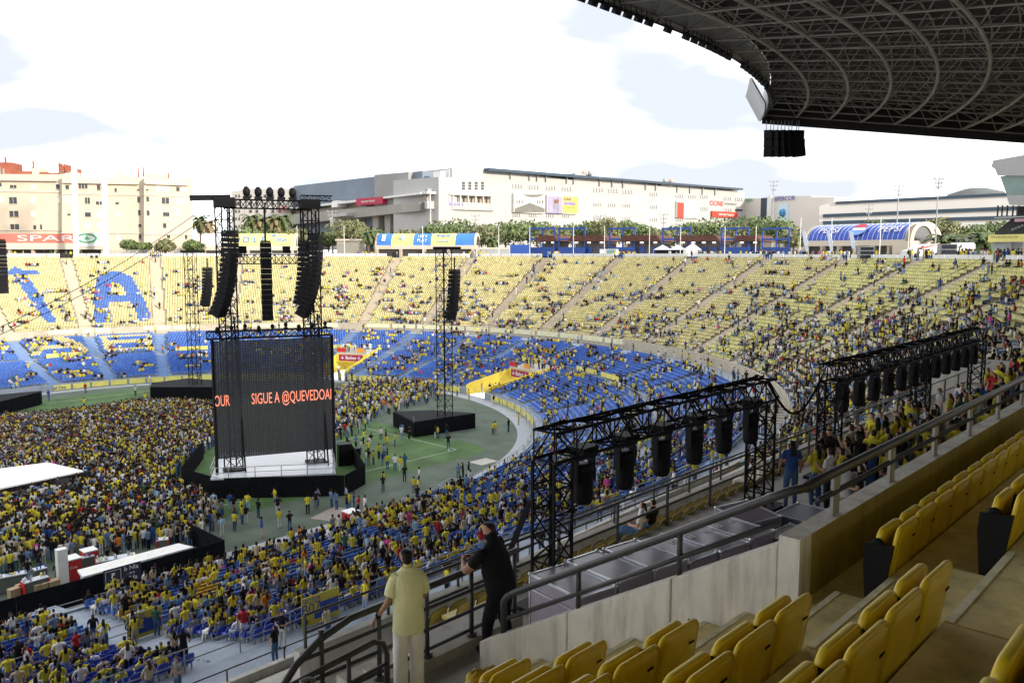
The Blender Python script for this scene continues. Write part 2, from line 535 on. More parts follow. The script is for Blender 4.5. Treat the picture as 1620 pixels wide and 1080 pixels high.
pts = [(*oval(T_CUT, R0 + d), h) for d, h in ((0, 0), (0, 1.05), (.8, 1.05), (4.1, 1.6), (4.1, 0))]; mp = MB(); mp.add(pts, [tuple(range(5))]); mp.build('end_wall', CONC_BLUE, stand_low)
for run in seg_ts(True):
    run = [t for t in run if t >= T_CUT - 1e-6]
    if run[0] < 0 or abs(run[0]) < 1e-6: run = [T_CUT] + [t for t in run if t > T_CUT + .01]
    strip(m, [(0, 0), (0, 1.05), (0.25, 1.05), (0.25, 0.85), (0.8, 0.85)] + profile_rows(C_D, C_H, C_T, C_S, C_ROWS) + [(14.0, 3.4), (15.4, 3.4)], run)
    for e in (run[0], run[-1]):
        if any(abs(abs(e - g0) - w) < 1e-6 for g0, w in GAPS):
            pts = [(*oval(e, R0 + d), h) for d, h in ((0, 0), (0, 1.5), (1, 1.9), (14, 4.3), (15.4, 4.3), (15.4, 0))]
            m2 = MB(); m2.add(pts, [tuple(range(6))])
            o_ = outward(e)
            sd = V3((-o_[1], o_[0], 0)) * (0.25 if e == run[0] else -0.25)
            m2.add([V3(p) + sd for p in pts], [tuple(range(6))])
            m2.add(pts + [V3(p) + sd for p in pts], [(k, (k + 1) % 6, 6 + (k + 1) % 6, 6 + k) for k in range(5)])
            m2.build('tunnel_side_wall', YELLOW_WALL, stand_low)
m.build('block_terrace', CONC_BLUE, stand_low)
m = MB(); strip(m, [(15.4, 3.4), (15.4, 3.7), (15.5, 3.7)] + profile_rows(B_D, B_H, B_T, B_S, B_ROWS) + [(24.5, 6.3), (28.0, 6.3)], sorted(TS))
m.build('rear_block_terrace', CONC_BLUE, stand_low)
stand_up = thing('upper_stand', 'pale concrete upper tier of the bowl stepping up to street level', 'grandstand', (CC[0], CC[1], 8))
m = MB(); ts_arc = [t for t in sorted(TS) if t >= deg(4)]
strip(m, [(28.0, 6.3), (28.0, 7.95), (28.25, 7.95), (28.25, 7.6)] + profile_rows(U_D + 0.25, U_H, U_T, U_S, U_ROWS)[1:] + [(55.75, 21.8), (57.2, 21.8)], ts_arc)
m.build('terrace', CONC_UP, stand_up)
m = MB(); ts_near = [t for t in sorted(TS) if t <= deg(4.01)] + [deg(4.5)]
strip(m, [(28.0, 6.3), (28.0, 7.95), (28.25, 7.95), (28.25, 7.6)] + profile_rows(U_D + 0.25, U_H, U_T, U_S, 17)[1:], ts_near, lambda t: 0 if t > 0 else drop(t))
m.build('near_terrace', CONC, stand_up)

AISLES = [10.0, 20.5, 31.0, 41.5, 51.0, 60.5, 71.0, 81.5, 92.0, 102.7, 113.6, 124.4, 135.4, 146.3, 156.9, 167.4, 178.0]
NEAR_AISLES = [-12.0, -30.0, -48.0]
def aisle_stair(t, d0, h0, tread, rise, n, half, lift, parent, material):
    m = MB(); o_ = V3((*outward(t), 0)); side = V3((-o_[1], o_[0], 0))
    for r in range(n):
        for k in range(2):
            d = d0 + (r + k * 0.5) * tread
            top = h0 + r * rise + (lift if k == 0 else rise * 0.5 + lift)
            a = V3((*oval(t, R0 + d), 0)); b = V3((*oval(t, R0 + d + tread * 0.5), 0))
            lo = h0 + (r - 1) * rise
            m.hexa([a - side * half + (0, 0, lo), a + side * half + (0, 0, lo), b + side * half + (0, 0, lo), b - side * half + (0, 0, lo),
                    a - side * half + (0, 0, top), a + side * half + (0, 0, top), b + side * half + (0, 0, top), b - side * half + (0, 0, top)])
    return m.build('aisle_stair', material, parent)
for a in AISLES:
    t = deg(a)
    if a > 30: aisle_stair(t, U_D + 0.25, U_H, U_T, U_S, U_ROWS, 1.15, 0.03, stand_up, CONC_AISLE)
    if not any(abs(t - g0) < w + deg(1.0) for g0, w in GAPS):
        aisle_stair(t, C_D, C_H, C_T, C_S, C_ROWS, 0.85, 0.02, stand_low, PAINT_BLUE)
    aisle_stair(t, B_D, B_H, B_T, B_S, B_ROWS, 0.95, 0.02, stand_low, PAINT_BLUE)
for t in NEAR_AISLES:
    aisle_stair(t, C_D, C_H, C_T, C_S, C_ROWS, 0.8, 0.02, stand_low, CONC_BLUE)
    aisle_stair(t, B_D, B_H, B_T, B_S, B_ROWS, 0.8, 0.02, stand_low, CONC_BLUE)
# aisle handrails of the upper tier
for a in AISLES:
    if a < 30 or a > 170: continue
    for k0, k1 in ((1, 9), (12, 21), (24, 33)):
        m = MB(); pts = []
        for r in (k0, k1):
            p = V3((*oval(deg(a), R0 + U_D + 0.25 + r * U_T), U_H + r * U_S)); pts.append(p)
        s_ = V3((-outward(deg(a))[1], outward(deg(a))[0], 0)) * 1.2
        pts = [p + s_ for p in pts]
        m.tube(pts[0] + (0, 0, 0.95), pts[1] + (0, 0, 0.95), 0.035, 5)
        for f in np.linspace(0, 1, 5):
            p = pts[0] * (1 - f) + pts[1] * f; m.tube(p, p + (0, 0, 0.95), 0.025, 4)
        m.build('aisle_handrail', RAILM, stand_up)

# boards: along the pitch wall, on the mid walkway front and at the foot of the upper tier
def board_run(d, z0, z1, t0, t1, length, gap, material, parent, off=0.06, skip=None, name='advertising_board', prob=1.0):
    t = t0; R = R0 + d; step = length / R
    while t + step < t1:
        if (skip is None or not skip(t + step / 2)) and random.random() < prob:
            m = MB(); k = 3; ra = []; rb = []
            for i in range(k + 1):
                tt = t + step * i / k
                ra.append(oval(tt, R - off)); rb.append(oval(tt, R - off - 0.05))
            poly = ra + rb[::-1]
            m.prism(poly, z0, z1); m.build(name, material, parent)
        t += step + gap / R
skipgap = lambda t: any(abs(t - g0) < w + deg(0.8) for g0, w in GAPS)
PALE_AD = mat('pale_board', (0.66, 0.64, 0.42), 0.6, 0.15, 2.0)
board_run(0, 0.12, 0.98, deg(48), deg(179), 2.6, 0.35, YELLOW_AD, stand_low, skip=skipgap)
board_run(28.0, 7.0, 7.9, deg(75), deg(178), 5.2, 0.6, PALE_AD, stand_up, prob=0.75)
board_run(15.4, 3.85, 4.6, deg(60), deg(178), 6.0, 1.4, YELLOW_AD, stand_low, off=-0.2, skip=skipgap, prob=0.55)
for (px, py, w_) in ((995, 741, 0), (486, 741, 0)):
    pass
# rim: white boards and posts
rimw = thing('rim_parapet', 'white board parapet and railing along the top of the far bowl', 'parapet', (CC[0], CC[1] + 102, 21.8))
for i in range(24, 118):
    t0, t1 = deg(1.5 * i), deg(1.5 * i + 1.42)
    if any(abs((t0 + t1) / 2 - deg(a)) < deg(1.1) for a in AISLES): continue
    m = MB(); m.prism([oval(t0, 102.5), oval(t1, 102.5), oval(t1, 102.62), oval(t0, 102.62)], 21.85, 22.85 if i > 45 else 22.75)
    m.build('white_board', WHITE, rimw)
    m = MB(); p = oval(t0, 102.7); m.tube((*p, 21.8), (*p, 23.05), 0.04, 5); m.build('post', RAILM, rimw)

# tunnel mouths with their sign beam and terrace on top
PLUM = MAROON
for gi, (g0, w) in enumerate(GAPS):
    lab = ['tunnel mouth with maroon toilets sign beside the curved blue seats, near the right delay tower',
           'tunnel mouth with maroon toilets sign just right of the big screen'][gi]
    th = thing('tunnel_entrance', lab, 'tunnel', (*oval(g0, R0 + 9), 0), 'tunnel mouths in the lower tier')
    def pt(dt, d, z): return V3((*oval(g0 + dt, R0 + d), z))
    m = MB(); m.hexa([pt(-w, 9, 3.55), pt(w, 9, 3.55), pt(w, 15.4, 3.55), pt(-w, 15.4, 3.55), pt(-w, 9, 3.85), pt(w, 9, 3.85), pt(w, 15.4, 3.85), pt(-w, 15.4, 3.85)])
    m.build('slab', CONC, th)
    m = MB(); m.hexa([pt(-w, 12.5, 0), pt(w, 12.5, 0), pt(w, 12.7, 0), pt(-w, 12.7, 0), pt(-w, 12.5, 3.55), pt(w, 12.5, 3.55), pt(w, 12.7, 3.55), pt(-w, 12.7, 3.55)])
    m.build('back_wall', YELLOW_WALL, th)
    r_ = unit(pt(-w, 9, 0) - pt(w, 9, 0)); c0 = pt(0, 8.9, 0)
    m = MB(); m.box(c0 + (0, 0, 2.85), (6.1, 0.12, 1.5), r_); m.build('sign_surround', YELLOW_WALL, th)
    nrm = np.cross(r_, (0, 0, 1))
    m = MB(); m.box(c0 + (0, 0, 2.9) + nrm * 0.08, (4.9, 0.06, 1.25), r_); sg = m.build('sign', PLUM, th)
    text_mesh('lettering', '\u2193 Ba\u00f1os \u2193', WHITE, 0.62, c0 + (0, 0, 2.9) + nrm * 0.11, r_, (0, 0, 1), sg, 0.01)
    m = MB()
    for z in (4.35, 4.85): m.tube(pt(-w, 9, z), pt(w, 9, z), 0.04, 5)
    for k in np.linspace(-1, 1, 9): m.tube(pt(w * k, 9, 3.85), pt(w * k, 9, 4.85), 0.03, 4)
    m.build('railing', GALV, th)
    m = MB(); m.box(pt(w * 0.62, 8.85, 4.4), (1.8, 0.05, 0.8), r_); m.build('red_banner', RED, th)
    m = MB(); m.box(pt(-w * 0.65, 8.85, 4.4), (1.6, 0.05, 0.8), r_); m.build('orange_banner', mat('orange_banner', (0.6, 0.24, 0.04), 0.6, 0.1, 3), th)
ln = at_h(40, 612, 0.6)
nb = V3((*oval(deg(176), R0 - 0.14), 0.55)); rr = V3((*outward(deg(176)), 0)); rr = V3((rr[1], -rr[0], 0)) * -1
text_mesh('board_lettering', 'al Depo', BLUEP, 0.5, V3((*oval(deg(177), R0 - 0.12), 0.55)), (math.cos(deg(177)) * -1, math.sin(deg(177)) * -1 * -1 * 0, 0), (0, 0, 1), stand_low, 0.01)

# railing along the pitch wall of our own side, and on the walkways
def rail_run(parent, pts, heights, post_every, r=0.03, material=GALV, name='railing'):
    m = MB(); acc = 0; pts = [V3(p) for p in pts]
    for a, b in zip(pts[:-1], pts[1:]):
        for h in heights: m.tube(a + (0, 0, h), b + (0, 0, h), r, 5, cap=False)
        d = np.linalg.norm(b - a); x = (-acc) % post_every
        while x < d:
            p = a + (b - a) * x / d; m.tube(p, p + (0, 0, max(heights)), r * 1.15, 5); x += post_every
        acc = (acc + d) % post_every
    return m.build(name, material, parent)
tsn = [t for t in sorted(TS) if -44 <= t <= deg(75)]
rail_run(stand_low, [(*oval(t, R0 - 0.55 + (3.6 if t < T_CUT else 0)), 0.02) for t in tsn], (0.55, 1.15), 3.0, 0.03)
rail_run(stand_low, [(*oval(t, R0 + 0.1 + (3.85 if t < T_CUT else 0)), 1.05 + (.7 if t < T_CUT else 0)) for t in tsn], (0.45,), 2.6, 0.028)
rail_run(stand_low, [(*oval(t, R0 + 14.1), 3.4) for t in tsn], (0.5, 1.0), 2.4, 0.03)
tsn2 = [t for t in sorted(TS) if -44 <= t <= deg(120)]
rail_run(stand_low, [(*oval(t, R0 + 24.65), 6.3) for t in tsn2], (0.5, 1.0), 2.4, 0.03)
tsn3 = [t for t in sorted(TS) if -44 <= t <= deg(178)]
rail_run(stand_up, [(*oval(t, R0 + 28.1), 7.95 + drop(t)) for t in tsn3], (0.45,), 2.4, 0.03, RAILM)
tp = [t for t in sorted(TS) if deg(8) <= t <= deg(30)]
low_wall = MB(); strip(low_wall, [(0.0, 0.0), (-0.02, 0.0)], tp)

# stair and ramp of the walkway at the right, with its side walls
m = MB()
for k in range(7):
    a, b = deg(24 + k * 0.5), deg(24.5 + k * 0.5)
    m.prism([oval(a, R0 + 25.2), oval(b, R0 + 25.2), oval(b, R0 + 27.6), oval(a, R0 + 27.6)], 6.3, 6.45 + 0.16 * k)
m.build('walkway_step', CONC, stand_low)

# ================================================================== ROOF over our own stand
RF0, RF1, RSTEP = 71.8, 122.0, 3.35
def rz(R): return 37.9 - 0.1 * (R - RF0)
PHI_END = deg(33.6)
roof = thing('stadium_roof', 'dark cantilever roof with exposed steel space frame over the main stand', 'roof', (46, 10, 36))
RT = [-110 + 5 * i for i in range(22)] + [0] + [deg(2.4 * k) for k in range(1, 14)] + [PHI_END]
m = MB(); strip_r = []
for R in np.linspace(RF0, RF1, 12):
    strip_r.append([(*oval(t, R), rz(R) + 1.9) for t in RT])
m.loft(strip_r, cap=False, closed=False)
m.loft([[(p[0], p[1], p[2] + 0.25) for p in r] for r in strip_r], cap=False, closed=False)
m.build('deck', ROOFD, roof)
RT2 = [-44 + 4 * i for i in range(11)] + [0] + [deg(3.05 * k) for k in range(1, 12)]
rings = [RF0 + RSTEP * k for k in range(15)]
for k, R in enumerate(rings):
    m = MB(); m.path([(*oval(t, R), rz(R)) for t in RT2], 0.13, 6); m.build('ring_chord', ROOFT, roof)
    m = MB(); m.path([(*oval(t, R), rz(R) + 1.75) for t in RT2], 0.07, 4); m.build('purlin', ROOFT, roof)
for k in range(14):
    R = rings[k] + RSTEP / 2
    m = MB(); m.path([(*oval(t, R), rz(R) + 1.7) for t in RT2], 0.055, 4); m.build('purlin', ROOFT, roof)
fine = []
for i in range(len(RT2) - 1):
    fine += [RT2[i], RT2[i] * 0.5 + RT2[i + 1] * 0.5]
fine.append(RT2[-1])
for i, t in enumerate(fine):
    m = MB(); R1 = rings[-1]
    if i % 2 == 0: m.tube((*oval(t, RF0), rz(RF0)), (*oval(t, R1), rz(R1)), 0.075, 5)
    m.tube((*oval(t, RF0), rz(RF0) + 1.7), (*oval(t, R1), rz(R1) + 1.7), 0.05, 4)
    m.build('radial_beam', ROOFT, roof)
m = MB()
for k in range(14):
    for i in range(len(RT2) - 1):
        a = V3((*oval(RT2[i], rings[k]), rz(rings[k]))); b = V3((*oval(RT2[i + 1], rings[k]), rz(rings[k])))
        c = V3((*oval(RT2[i], rings[k + 1]), rz(rings[k + 1]))); d = V3((*oval(RT2[i + 1], rings[k + 1]), rz(rings[k + 1])))
        top = (a + b + c + d) / 4 + (0, 0, 1.7)
        for p in (a, b, c, d): m.tube(p, top, 0.05, 4, cap=False)
tag(m.build('diagonal_web', ROOFT, roof), kind='stuff')
# rims of the roof
m = MB(); m.loft([[(*oval(t, RF0 - 0.15), rz(RF0) - 0.25) for t in RT], [(*oval(t, RF0 - 0.15), rz(RF0) + 2.3) for t in RT]], cap=False, closed=False)
m.loft([[(*oval(t, RF0 - 0.25), rz(RF0) - 0.25) for t in RT], [(*oval(t, RF0 - 0.25), rz(RF0) + 2.3) for t in RT]], cap=False, closed=False)
m.build('front_fascia', mat('fascia_grey', (0.42, 0.43, 0.44), 0.6, 0.06, 0.5), roof)
m = MB(); a, b = oval(PHI_END, RF0 - 0.2), oval(PHI_END, RF1)
e_ = V3((math.cos(PHI_END), math.sin(PHI_END), 0)) * 0.25
m.hexa([V3((*a, rz(RF0) - 0.9)), V3((*b, rz(RF1) - 0.9)), V3((*b, rz(RF1) - 0.9)) + e_, V3((*a, rz(RF0) - 0.9)) + e_,
        V3((*a, rz(RF0) + 2.4)), V3((*b, rz(RF1) + 2.4)), V3((*b, rz(RF1) + 2.4)) + e_, V3((*a, rz(RF0) + 2.4)) + e_])
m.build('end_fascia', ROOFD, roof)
# panel standing on the tip of the roof
m = MB(); tt = [deg(27 + k * 1.1) for k in range(7)]
m.loft([[(*oval(t, RF0 - 0.4), rz(RF0) - 0.7 + (0.5 if i == 0 else 0)) for i, t in enumerate(tt)], [(*oval(t, RF0 - 1.9), rz(RF0) + 2.9 - 0.22 * abs(i - 2)) for i, t in enumerate(tt)]], cap=False, closed=False)
m.loft([[(*oval(t, RF0 - 0.55), rz(RF0) - 0.7 + (0.5 if i == 0 else 0)) for i, t in enumerate(tt)], [(*oval(t, RF0 - 2.05), rz(RF0) + 2.9 - 0.22 * abs(i - 2)) for i, t in enumerate(tt)]], cap=False, closed=False)
m.build('tip_panel', MATS['fascia_grey'], roof)
m = MB()
for t in [-40 + 4 * i for i in range(11)] + [deg(3 * k) for k in range(1, 10)]:
    m.tube((*oval(t, RF0 + 0.3), rz(RF0) - 0.1), (*oval(t, RF0 - 0.1), rz(RF0) - 0.35), 0.05, 4)
m.path([(*oval(t, RF0 - 0.05), rz(RF0) - 0.32) for t in RT2], 0.06, 4)
m.build('light_gantry', BLACKM, roof)
k = 0; FL_T = [-24 + 1.15 * i for i in range(21)] + [deg(0.95 * i) for i in range(1, 28)]
for i, t in enumerate(FL_T):
    if i in (7, 13, 22, 30, 31, 39): continue
    fx = thing('roof_floodlight', 'black floodlight hung along the roof edge, %s counting from the tip' % nth(len(FL_T) - i - 1), 'floodlight', (*oval(t, RF0 + 0.15), rz(RF0) - 0.52), 'floodlights hung along the roof edge')
    c = ORG[fx.name]; o_ = V3((*outward(t), 0)); sd = V3((-o_[1], o_[0], 0))
    m = MB(); m.box(c, (0.56, 0.32, 0.46), sd, None, unit(V3((0, 0, 1)) + o_ * 0.5)); m.build('housing', BLACKM, fx)
    m = MB(); m.tube(c + sd * 0.3, c + sd * 0.3 + (0, 0, 0.6), 0.03, 4); m.tube(c - sd * 0.3, c - sd * 0.3 + (0, 0, 0.6), 0.03, 4); m.build('yoke', BLACKM, fx)
# unseen wall behind our stand, added to stop the low sun under the roof
bw = MB(); tb = [-110, -60, 0] + [deg(4 * k) for k in range(1, 9)]
bw.loft([[(*oval(t, 122), 0) for t in tb], [(*oval(t, 122), 33.0) for t in tb]], cap=False, closed=False)
bw.loft([[(*oval(t, 122.4), 0) for t in tb], [(*oval(t, 122.4), 33.0) for t in tb]], cap=False, closed=False)
tag(bw.build('rear_sun_blocker', CONC), kind='structure')
# speakers hung under the roof tip
for i in range(5):
    x0 = 1216 + i * 11.5
    p = at_Z(x0, 206, 88)
    th = thing('roof_speaker', 'black box speaker, %s of the five hung below the roof tip' % ['leftmost', 'second from left', 'middle one', 'fourth from left', 'rightmost'][i], 'speaker', p, 'speakers hung below the roof tip')
    fwd = unit(V3((math.cos(deg(200 - 14 * i)), math.sin(deg(200 - 14 * i)), 0)))
    sd = np.cross(fwd, (0, 0, 1)); m = MB()
    for j in range(3):
        m.box(p + (0, 0, -0.5 - j * 0.92) - fwd * 0.12 * j, (0.85, 1.1, 0.9), sd, None, unit(V3((0, 0, 1)) + fwd * (0.06 * j)))
    m.build('cabinet', BLACKM, th)
    m = MB(); m.tube(p - sd * 0.2, V3((p[0], p[1], rz(80))) - sd * 0.2, 0.04, 4); m.tube(p + sd * 0.25, V3((p[0], p[1], rz(80))) + sd * 0.25, 0.04, 4)
    m.build('hanger', GALV, th)

# ================================================================== OUR OWN STAND (foreground)
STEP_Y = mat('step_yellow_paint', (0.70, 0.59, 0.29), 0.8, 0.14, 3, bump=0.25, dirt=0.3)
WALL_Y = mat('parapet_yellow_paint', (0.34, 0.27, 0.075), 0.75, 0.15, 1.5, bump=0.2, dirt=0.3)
EDGE_LIT = mat('step_edge_lit', (0.72, 0.66, 0.46), 0.8, 0.2, 6)  # paler than the step: light along its front edge, put into colour
def row_z(k): return 19.85 + 0.45 * (k - 7)
def row_n(k): return 3.05 - 0.85 * (k - 7)          # front edge of the tread
near = thing('main_stand_terrace', 'dull yellow concrete steps and rows below the padded yellow seats', 'terrace', (6, 2, 17))
for k in range(3, 15):
    z, n1 = row_z(k), row_n(k); n0 = n1 - 0.85
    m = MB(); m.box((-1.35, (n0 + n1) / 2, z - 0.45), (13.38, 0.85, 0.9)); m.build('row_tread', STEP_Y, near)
    if k >= 7:
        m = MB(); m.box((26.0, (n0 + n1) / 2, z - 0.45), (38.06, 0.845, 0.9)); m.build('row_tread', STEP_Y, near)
    for j in range(2):
        top = z + (0.0 if j == 0 else 0.225)
        nn1 = n1 - j * 0.425
        m = MB(); m.box((6.155, nn1 - 0.2125, top - 0.3 + 0.002), (1.6, 0.425, 0.6)); st_ = m.build('aisle_step', STEP_Y, near); MB().box((6.155, nn1 - 0.03, top + 0.005), (1.59, 0.05, 0.006)).build('lit_edge_strip', EDGE_LIT, st_)  # thin pale strip paints the brighter front edge of the step
m = MB(); m.box((1.0, 7.02, 17.55), (14.4, 1.16, 0.5)); m.build('walkway', CONC, near)
m = MB(); m.box((1.0, 7.55, 17.0), (14.4, 0.28, 1.9)); m.build('kerb', CONC_STEP, near)

# concrete side wall that runs down with the aisle, in three cast panels
sidew = thing('aisle_side_wall', 'grey concrete side wall sloping down beside the aisle with a dark handrail', 'wall', (7.1, 5, 17))
def wall1_top(n): return 20.43 + (n - 3.05) * (18.13 - 20.43) / (7.04 - 3.05)
for (a, b) in ((3.16, 4.27), (4.28, 5.62), (5.63, 7.04)):
    m = MB(); s0, s1 = 6.965, 7.196
    pts = [(a, 16.2), (b, 16.2), (b, wall1_top(b)), (a, wall1_top(a))]
    m.add([(s0, p[0], p[1]) for p in pts] + [(s1, p[0], p[1]) for p in pts], [(3, 2, 1, 0), (4, 5, 6, 7), (0, 1, 5, 4), (1, 2, 6, 5), (2, 3, 7, 6), (3, 0, 4, 7)])
    o = m.build('cast_panel', CONC_WALL, sidew)
    bv = o.modifiers.new('edge', 'BEVEL'); bv.width = 0.012; bv.segments = 1
m = MB(); m.box((7.0825, 3.055, 18.325), (0.233, 0.2, 4.25)); m.build('corner_pier', CONC_WALL, sidew)
TIE = mat('tie_hole_plug', (0.10, 0.09, 0.08), 0.9, 0.1, 5)
for n, dz in ((3.5, -0.75), (4.7, -0.8), (5.3, -0.75), (6.2, -0.8), (6.8, -0.75), (4.05, -0.5)):
    m = MB(); c = V3((6.966, n, wall1_top(n) + dz)); m.tube(c, c - (0.004, 0, 0), 0.022, 8); m.build('tie_hole', TIE, sidew)
m = MB(); hr = [(7.08, 6.72, wall1_top(6.72)), (7.08, 6.72, 18.72), (7.08, 6.66, 18.80), (7.08, 6.55, 18.88), (7.08, 3.30, 20.74), (7.08, 3.12, 20.84), (7.22, 3.03, 20.86)]
m.path(hr, 0.042, 10); m.build('handrail', RAILM, sidew, True)
m = MB(); m.path([(7.08, 6.66, 18.52), (7.08, 3.2, 20.53)], 0.028, 8); m.build('lower_rail', RAILM, sidew, True)
for n in (5.55, 4.25):
    m = MB(); m.tube((7.08, n, wall1_top(n)), (7.08, n, wall1_top(n) + 0.48), 0.03, 8); m.build('post', RAILM, sidew, True)

par = thing('row_parapet', 'dark yellow parapet in front of the padded seats, dark rail on top', 'parapet', (7.2, 3.05, 17))
for i in range(9):
    s0 = 7.2 + i * 4.0
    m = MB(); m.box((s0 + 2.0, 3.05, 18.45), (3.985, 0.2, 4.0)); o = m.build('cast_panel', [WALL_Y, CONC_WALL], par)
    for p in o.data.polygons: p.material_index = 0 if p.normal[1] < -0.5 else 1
m = MB(); m.path([(7.22, 3.03, 20.86), (7.6, 3.02, 20.88), (43, 3.02, 20.90)], 0.05, 10); m.build('handrail', RAILM, par, True)
m = MB(); m.path([(7.5, 3.02, 20.68), (43, 3.02, 20.70)], 0.028, 8); m.build('lower_rail', RAILM, par, True)
for i in range(22):
    m = MB(); m.box((7.9 + i * 1.6, 3.02, 20.65), (0.16, 0.03, 0.42)); m.build('rail_post', GREYP, par)

# ---- padded tip-up seats (local: origin on the floor, +y towards the pitch)
def rrect(w, h, r, n=5):
    pts = []
    for cx, cz, a0 in ((w / 2 - r, h - r, 0), (-w / 2 + r, h - r, 90), (-w / 2 + r * 0.5, r * 0.5, 180), (w / 2 - r * 0.5, r * 0.5, 270)):
        rr = r if a0 < 180 else r * 0.5
        pts += [(cx + rr * math.cos(deg(a0 + 90 * k / n)), cz + rr * math.sin(deg(a0 + 90 * k / n))) for k in range(n + 1)]
    return pts
def pad(m, w, h, t, y0, z0, lean, bulge=0.012):
    out = rrect(w, h, 0.075)
    rings = []
    for (yy, sc) in ((-t / 2 - bulge, 0.55), (-t / 2 - bulge * .7, 0.90), (-t / 2 + .012, 0.915), (-t / 2 - .004, 0.955), (-t / 2 + .008, 0.99), (-t / 4, 1.0), (t / 4, 1.0), (t / 2, 0.97), (t / 2 + bulge, 0.80)):
        rings.append([(p[0] * sc, y0 + yy - (h / 2 + (p[1] - h / 2) * sc) * lean, z0 + h / 2 + (p[1] - h / 2) * sc) for p in out])
    m.loft(rings)
def seat_meshes():
    d = {}
    m = MB(); pad(m, 0.52, 0.50, 0.040, 0.0, 0.37, 0.16, 0.006); d['backrest'] = m.mesh('backrest', SEATY, smooth=True)
    m = MB(); pad(m, 0.48, 0.46, 0.05, 0.125, 0.36, 0.14, 0.008); d['seat_cushion'] = m.mesh('seat_cushion', SEATY, smooth=True)
    m = MB(); m.box((0, 0.005, 0.20), (0.50, 0.05, 0.37)); m.box((0, 0.08, 0.26), (0.46, 0.10, 0.20)); d['under_shell'] = m.mesh('under_shell', SEATK)
    m = MB()
    for s_ in (-0.262,):
        m.box((s_, 0.06, 0.33), (0.03, 0.14, 0.66)); m.ell((s_, 0.07, 0.70), (0.035, 0.06, 0.05), 8, 4); m.bar((s_, 0.0, 0.69), (s_, 0.13, 0.68), 0.035)
    d['arm_stanchion'] = m.mesh('arm_stanchion', SEATK, smooth=False)
    m = MB()
    prof = [(-0.03, 0.0), (0.13, 0.0), (0.14, 0.20), (0.17, 0.55), (0.16, 0.70), (-0.07, 0.72), (-0.01, 0.3)]
    m.add([(-0.28, p[0], p[1]) for p in prof] + [(-0.315, p[0], p[1]) for p in prof], [tuple(range(7)), tuple(range(13, 6, -1))] + [(i, (i + 1) % 7, 7 + (i + 1) % 7, 7 + i) for i in range(7)])
    d['end_panel'] = m.mesh('end_panel', SEATK)
    m = MB(); m.box((0.13, -0.098, 0.72), (0.07, 0.004, 0.016)); m.box((0.0, -0.026, 0.42), (0.03, 0.006, 0.03)); d['maker_tag'] = m.mesh('maker_tag', SEATK)
    m = MB(); m.box((-0.318, 0.08, 0.12), (0.006, 0.09, 0.09)); d['row_plate'] = m.mesh('row_plate', mat('plate_white', (0.5, 0.5, 0.48), 0.6, 0.05, 3))
    return d
SM = seat_meshes()
N_SEAT_OBJ = 0
for k in range(4, 12):
    for side in (0, 1):
        if side == 1 and k < 7: continue
        for j in range(26 if side else 16):
            s = (5.07 - 0.55 * j) if side == 0 else (7.32 + 0.55 * j)
            p = V3((s, row_n(k) - 0.80, row_z(k)))
            pr = proj(p + (0, 0, 0.8)); pr2 = proj(p + (0, 0, 0.3))
            if not (pr[2] > 0.6 and -40 < pr[0] < 1690 and pr[1] < 1150): continue
            where = 'up the aisle' if False else ('across the aisle behind the parapet' if side else 'beside the concrete side wall aisle')
            depth_row = k - 6 if side else k - 2
            lab = 'padded yellow tip-up seat, %s from the aisle, %s row %s' % (ORD[j], ORD[(k - 7) if side else (k - 4)], 'behind the dark yellow parapet' if side else 'up left of the aisle steps')
            st = thing('padded_seat', lab, 'seat', p, 'padded yellow tip-up seats')
            for nm in ('backrest', 'seat_cushion', 'under_shell', 'arm_stanchion'):
                o = link(nm, SM[nm], st)
                if nm == 'under_shell' and pr[2] < 11: link('maker_tag', SM['maker_tag'], st)
                if nm == 'backrest': o.rotation_euler = (random.uniform(-0.01, 0.01), 0, random.uniform(-0.012, 0.012))
            if side == 1 and j == 0:
                ep = link('end_panel', SM['end_panel'], st); link('row_plate', SM['row_plate'], ep)
                if k in (7, 8): text_mesh('row_number', str(k), SEATK, 0.055, p + (-0.322, 0.08, 0.12), (0, -1, 0), (0, 0, 1), ep, 0.001, lift=0.004)
            N_SEAT_OBJ += 1

# ---- platform below the parapet, flight cases, lighting trusses
plat = thing('camera_platform', 'concrete platform deck below the parapet carrying cases and trusses', 'platform', (20, 7, 16))
m = MB(); m.box((27.6, 6.68, 16.4), (39.0, 7.06, 0.4)); m.build('deck_slab', CONC, plat)
for r in range(3):
    m = MB(); m.box((27.6, 10.62 + 0.8 * r, 15.55 - 0.4 * r), (39.0, 0.8, 0.7)); m.build('seat_row_tread', CONC_STEP, plat)
m = MB(); m.box((27.6, 13.1, 14.75), (39.0, 0.2, 1.5)); m.build('front_wall', CONC, plat)
m = MB(); m.box((47.0, 8.2, 15.5), (0.2, 10.0, 4.2)); m.build('end_wall', CONC, plat)
rail_run(plat, [(8.3, 10.15, 16.6), (46, 10.15, 16.6)], (0.5, 1.0), 2.0, 0.032, RAILM)
rail_run(plat, [(8.3, 13.1, 15.5), (46, 13.1, 15.5)], (0.3, 0.65), 2.0, 0.03, RAILM)
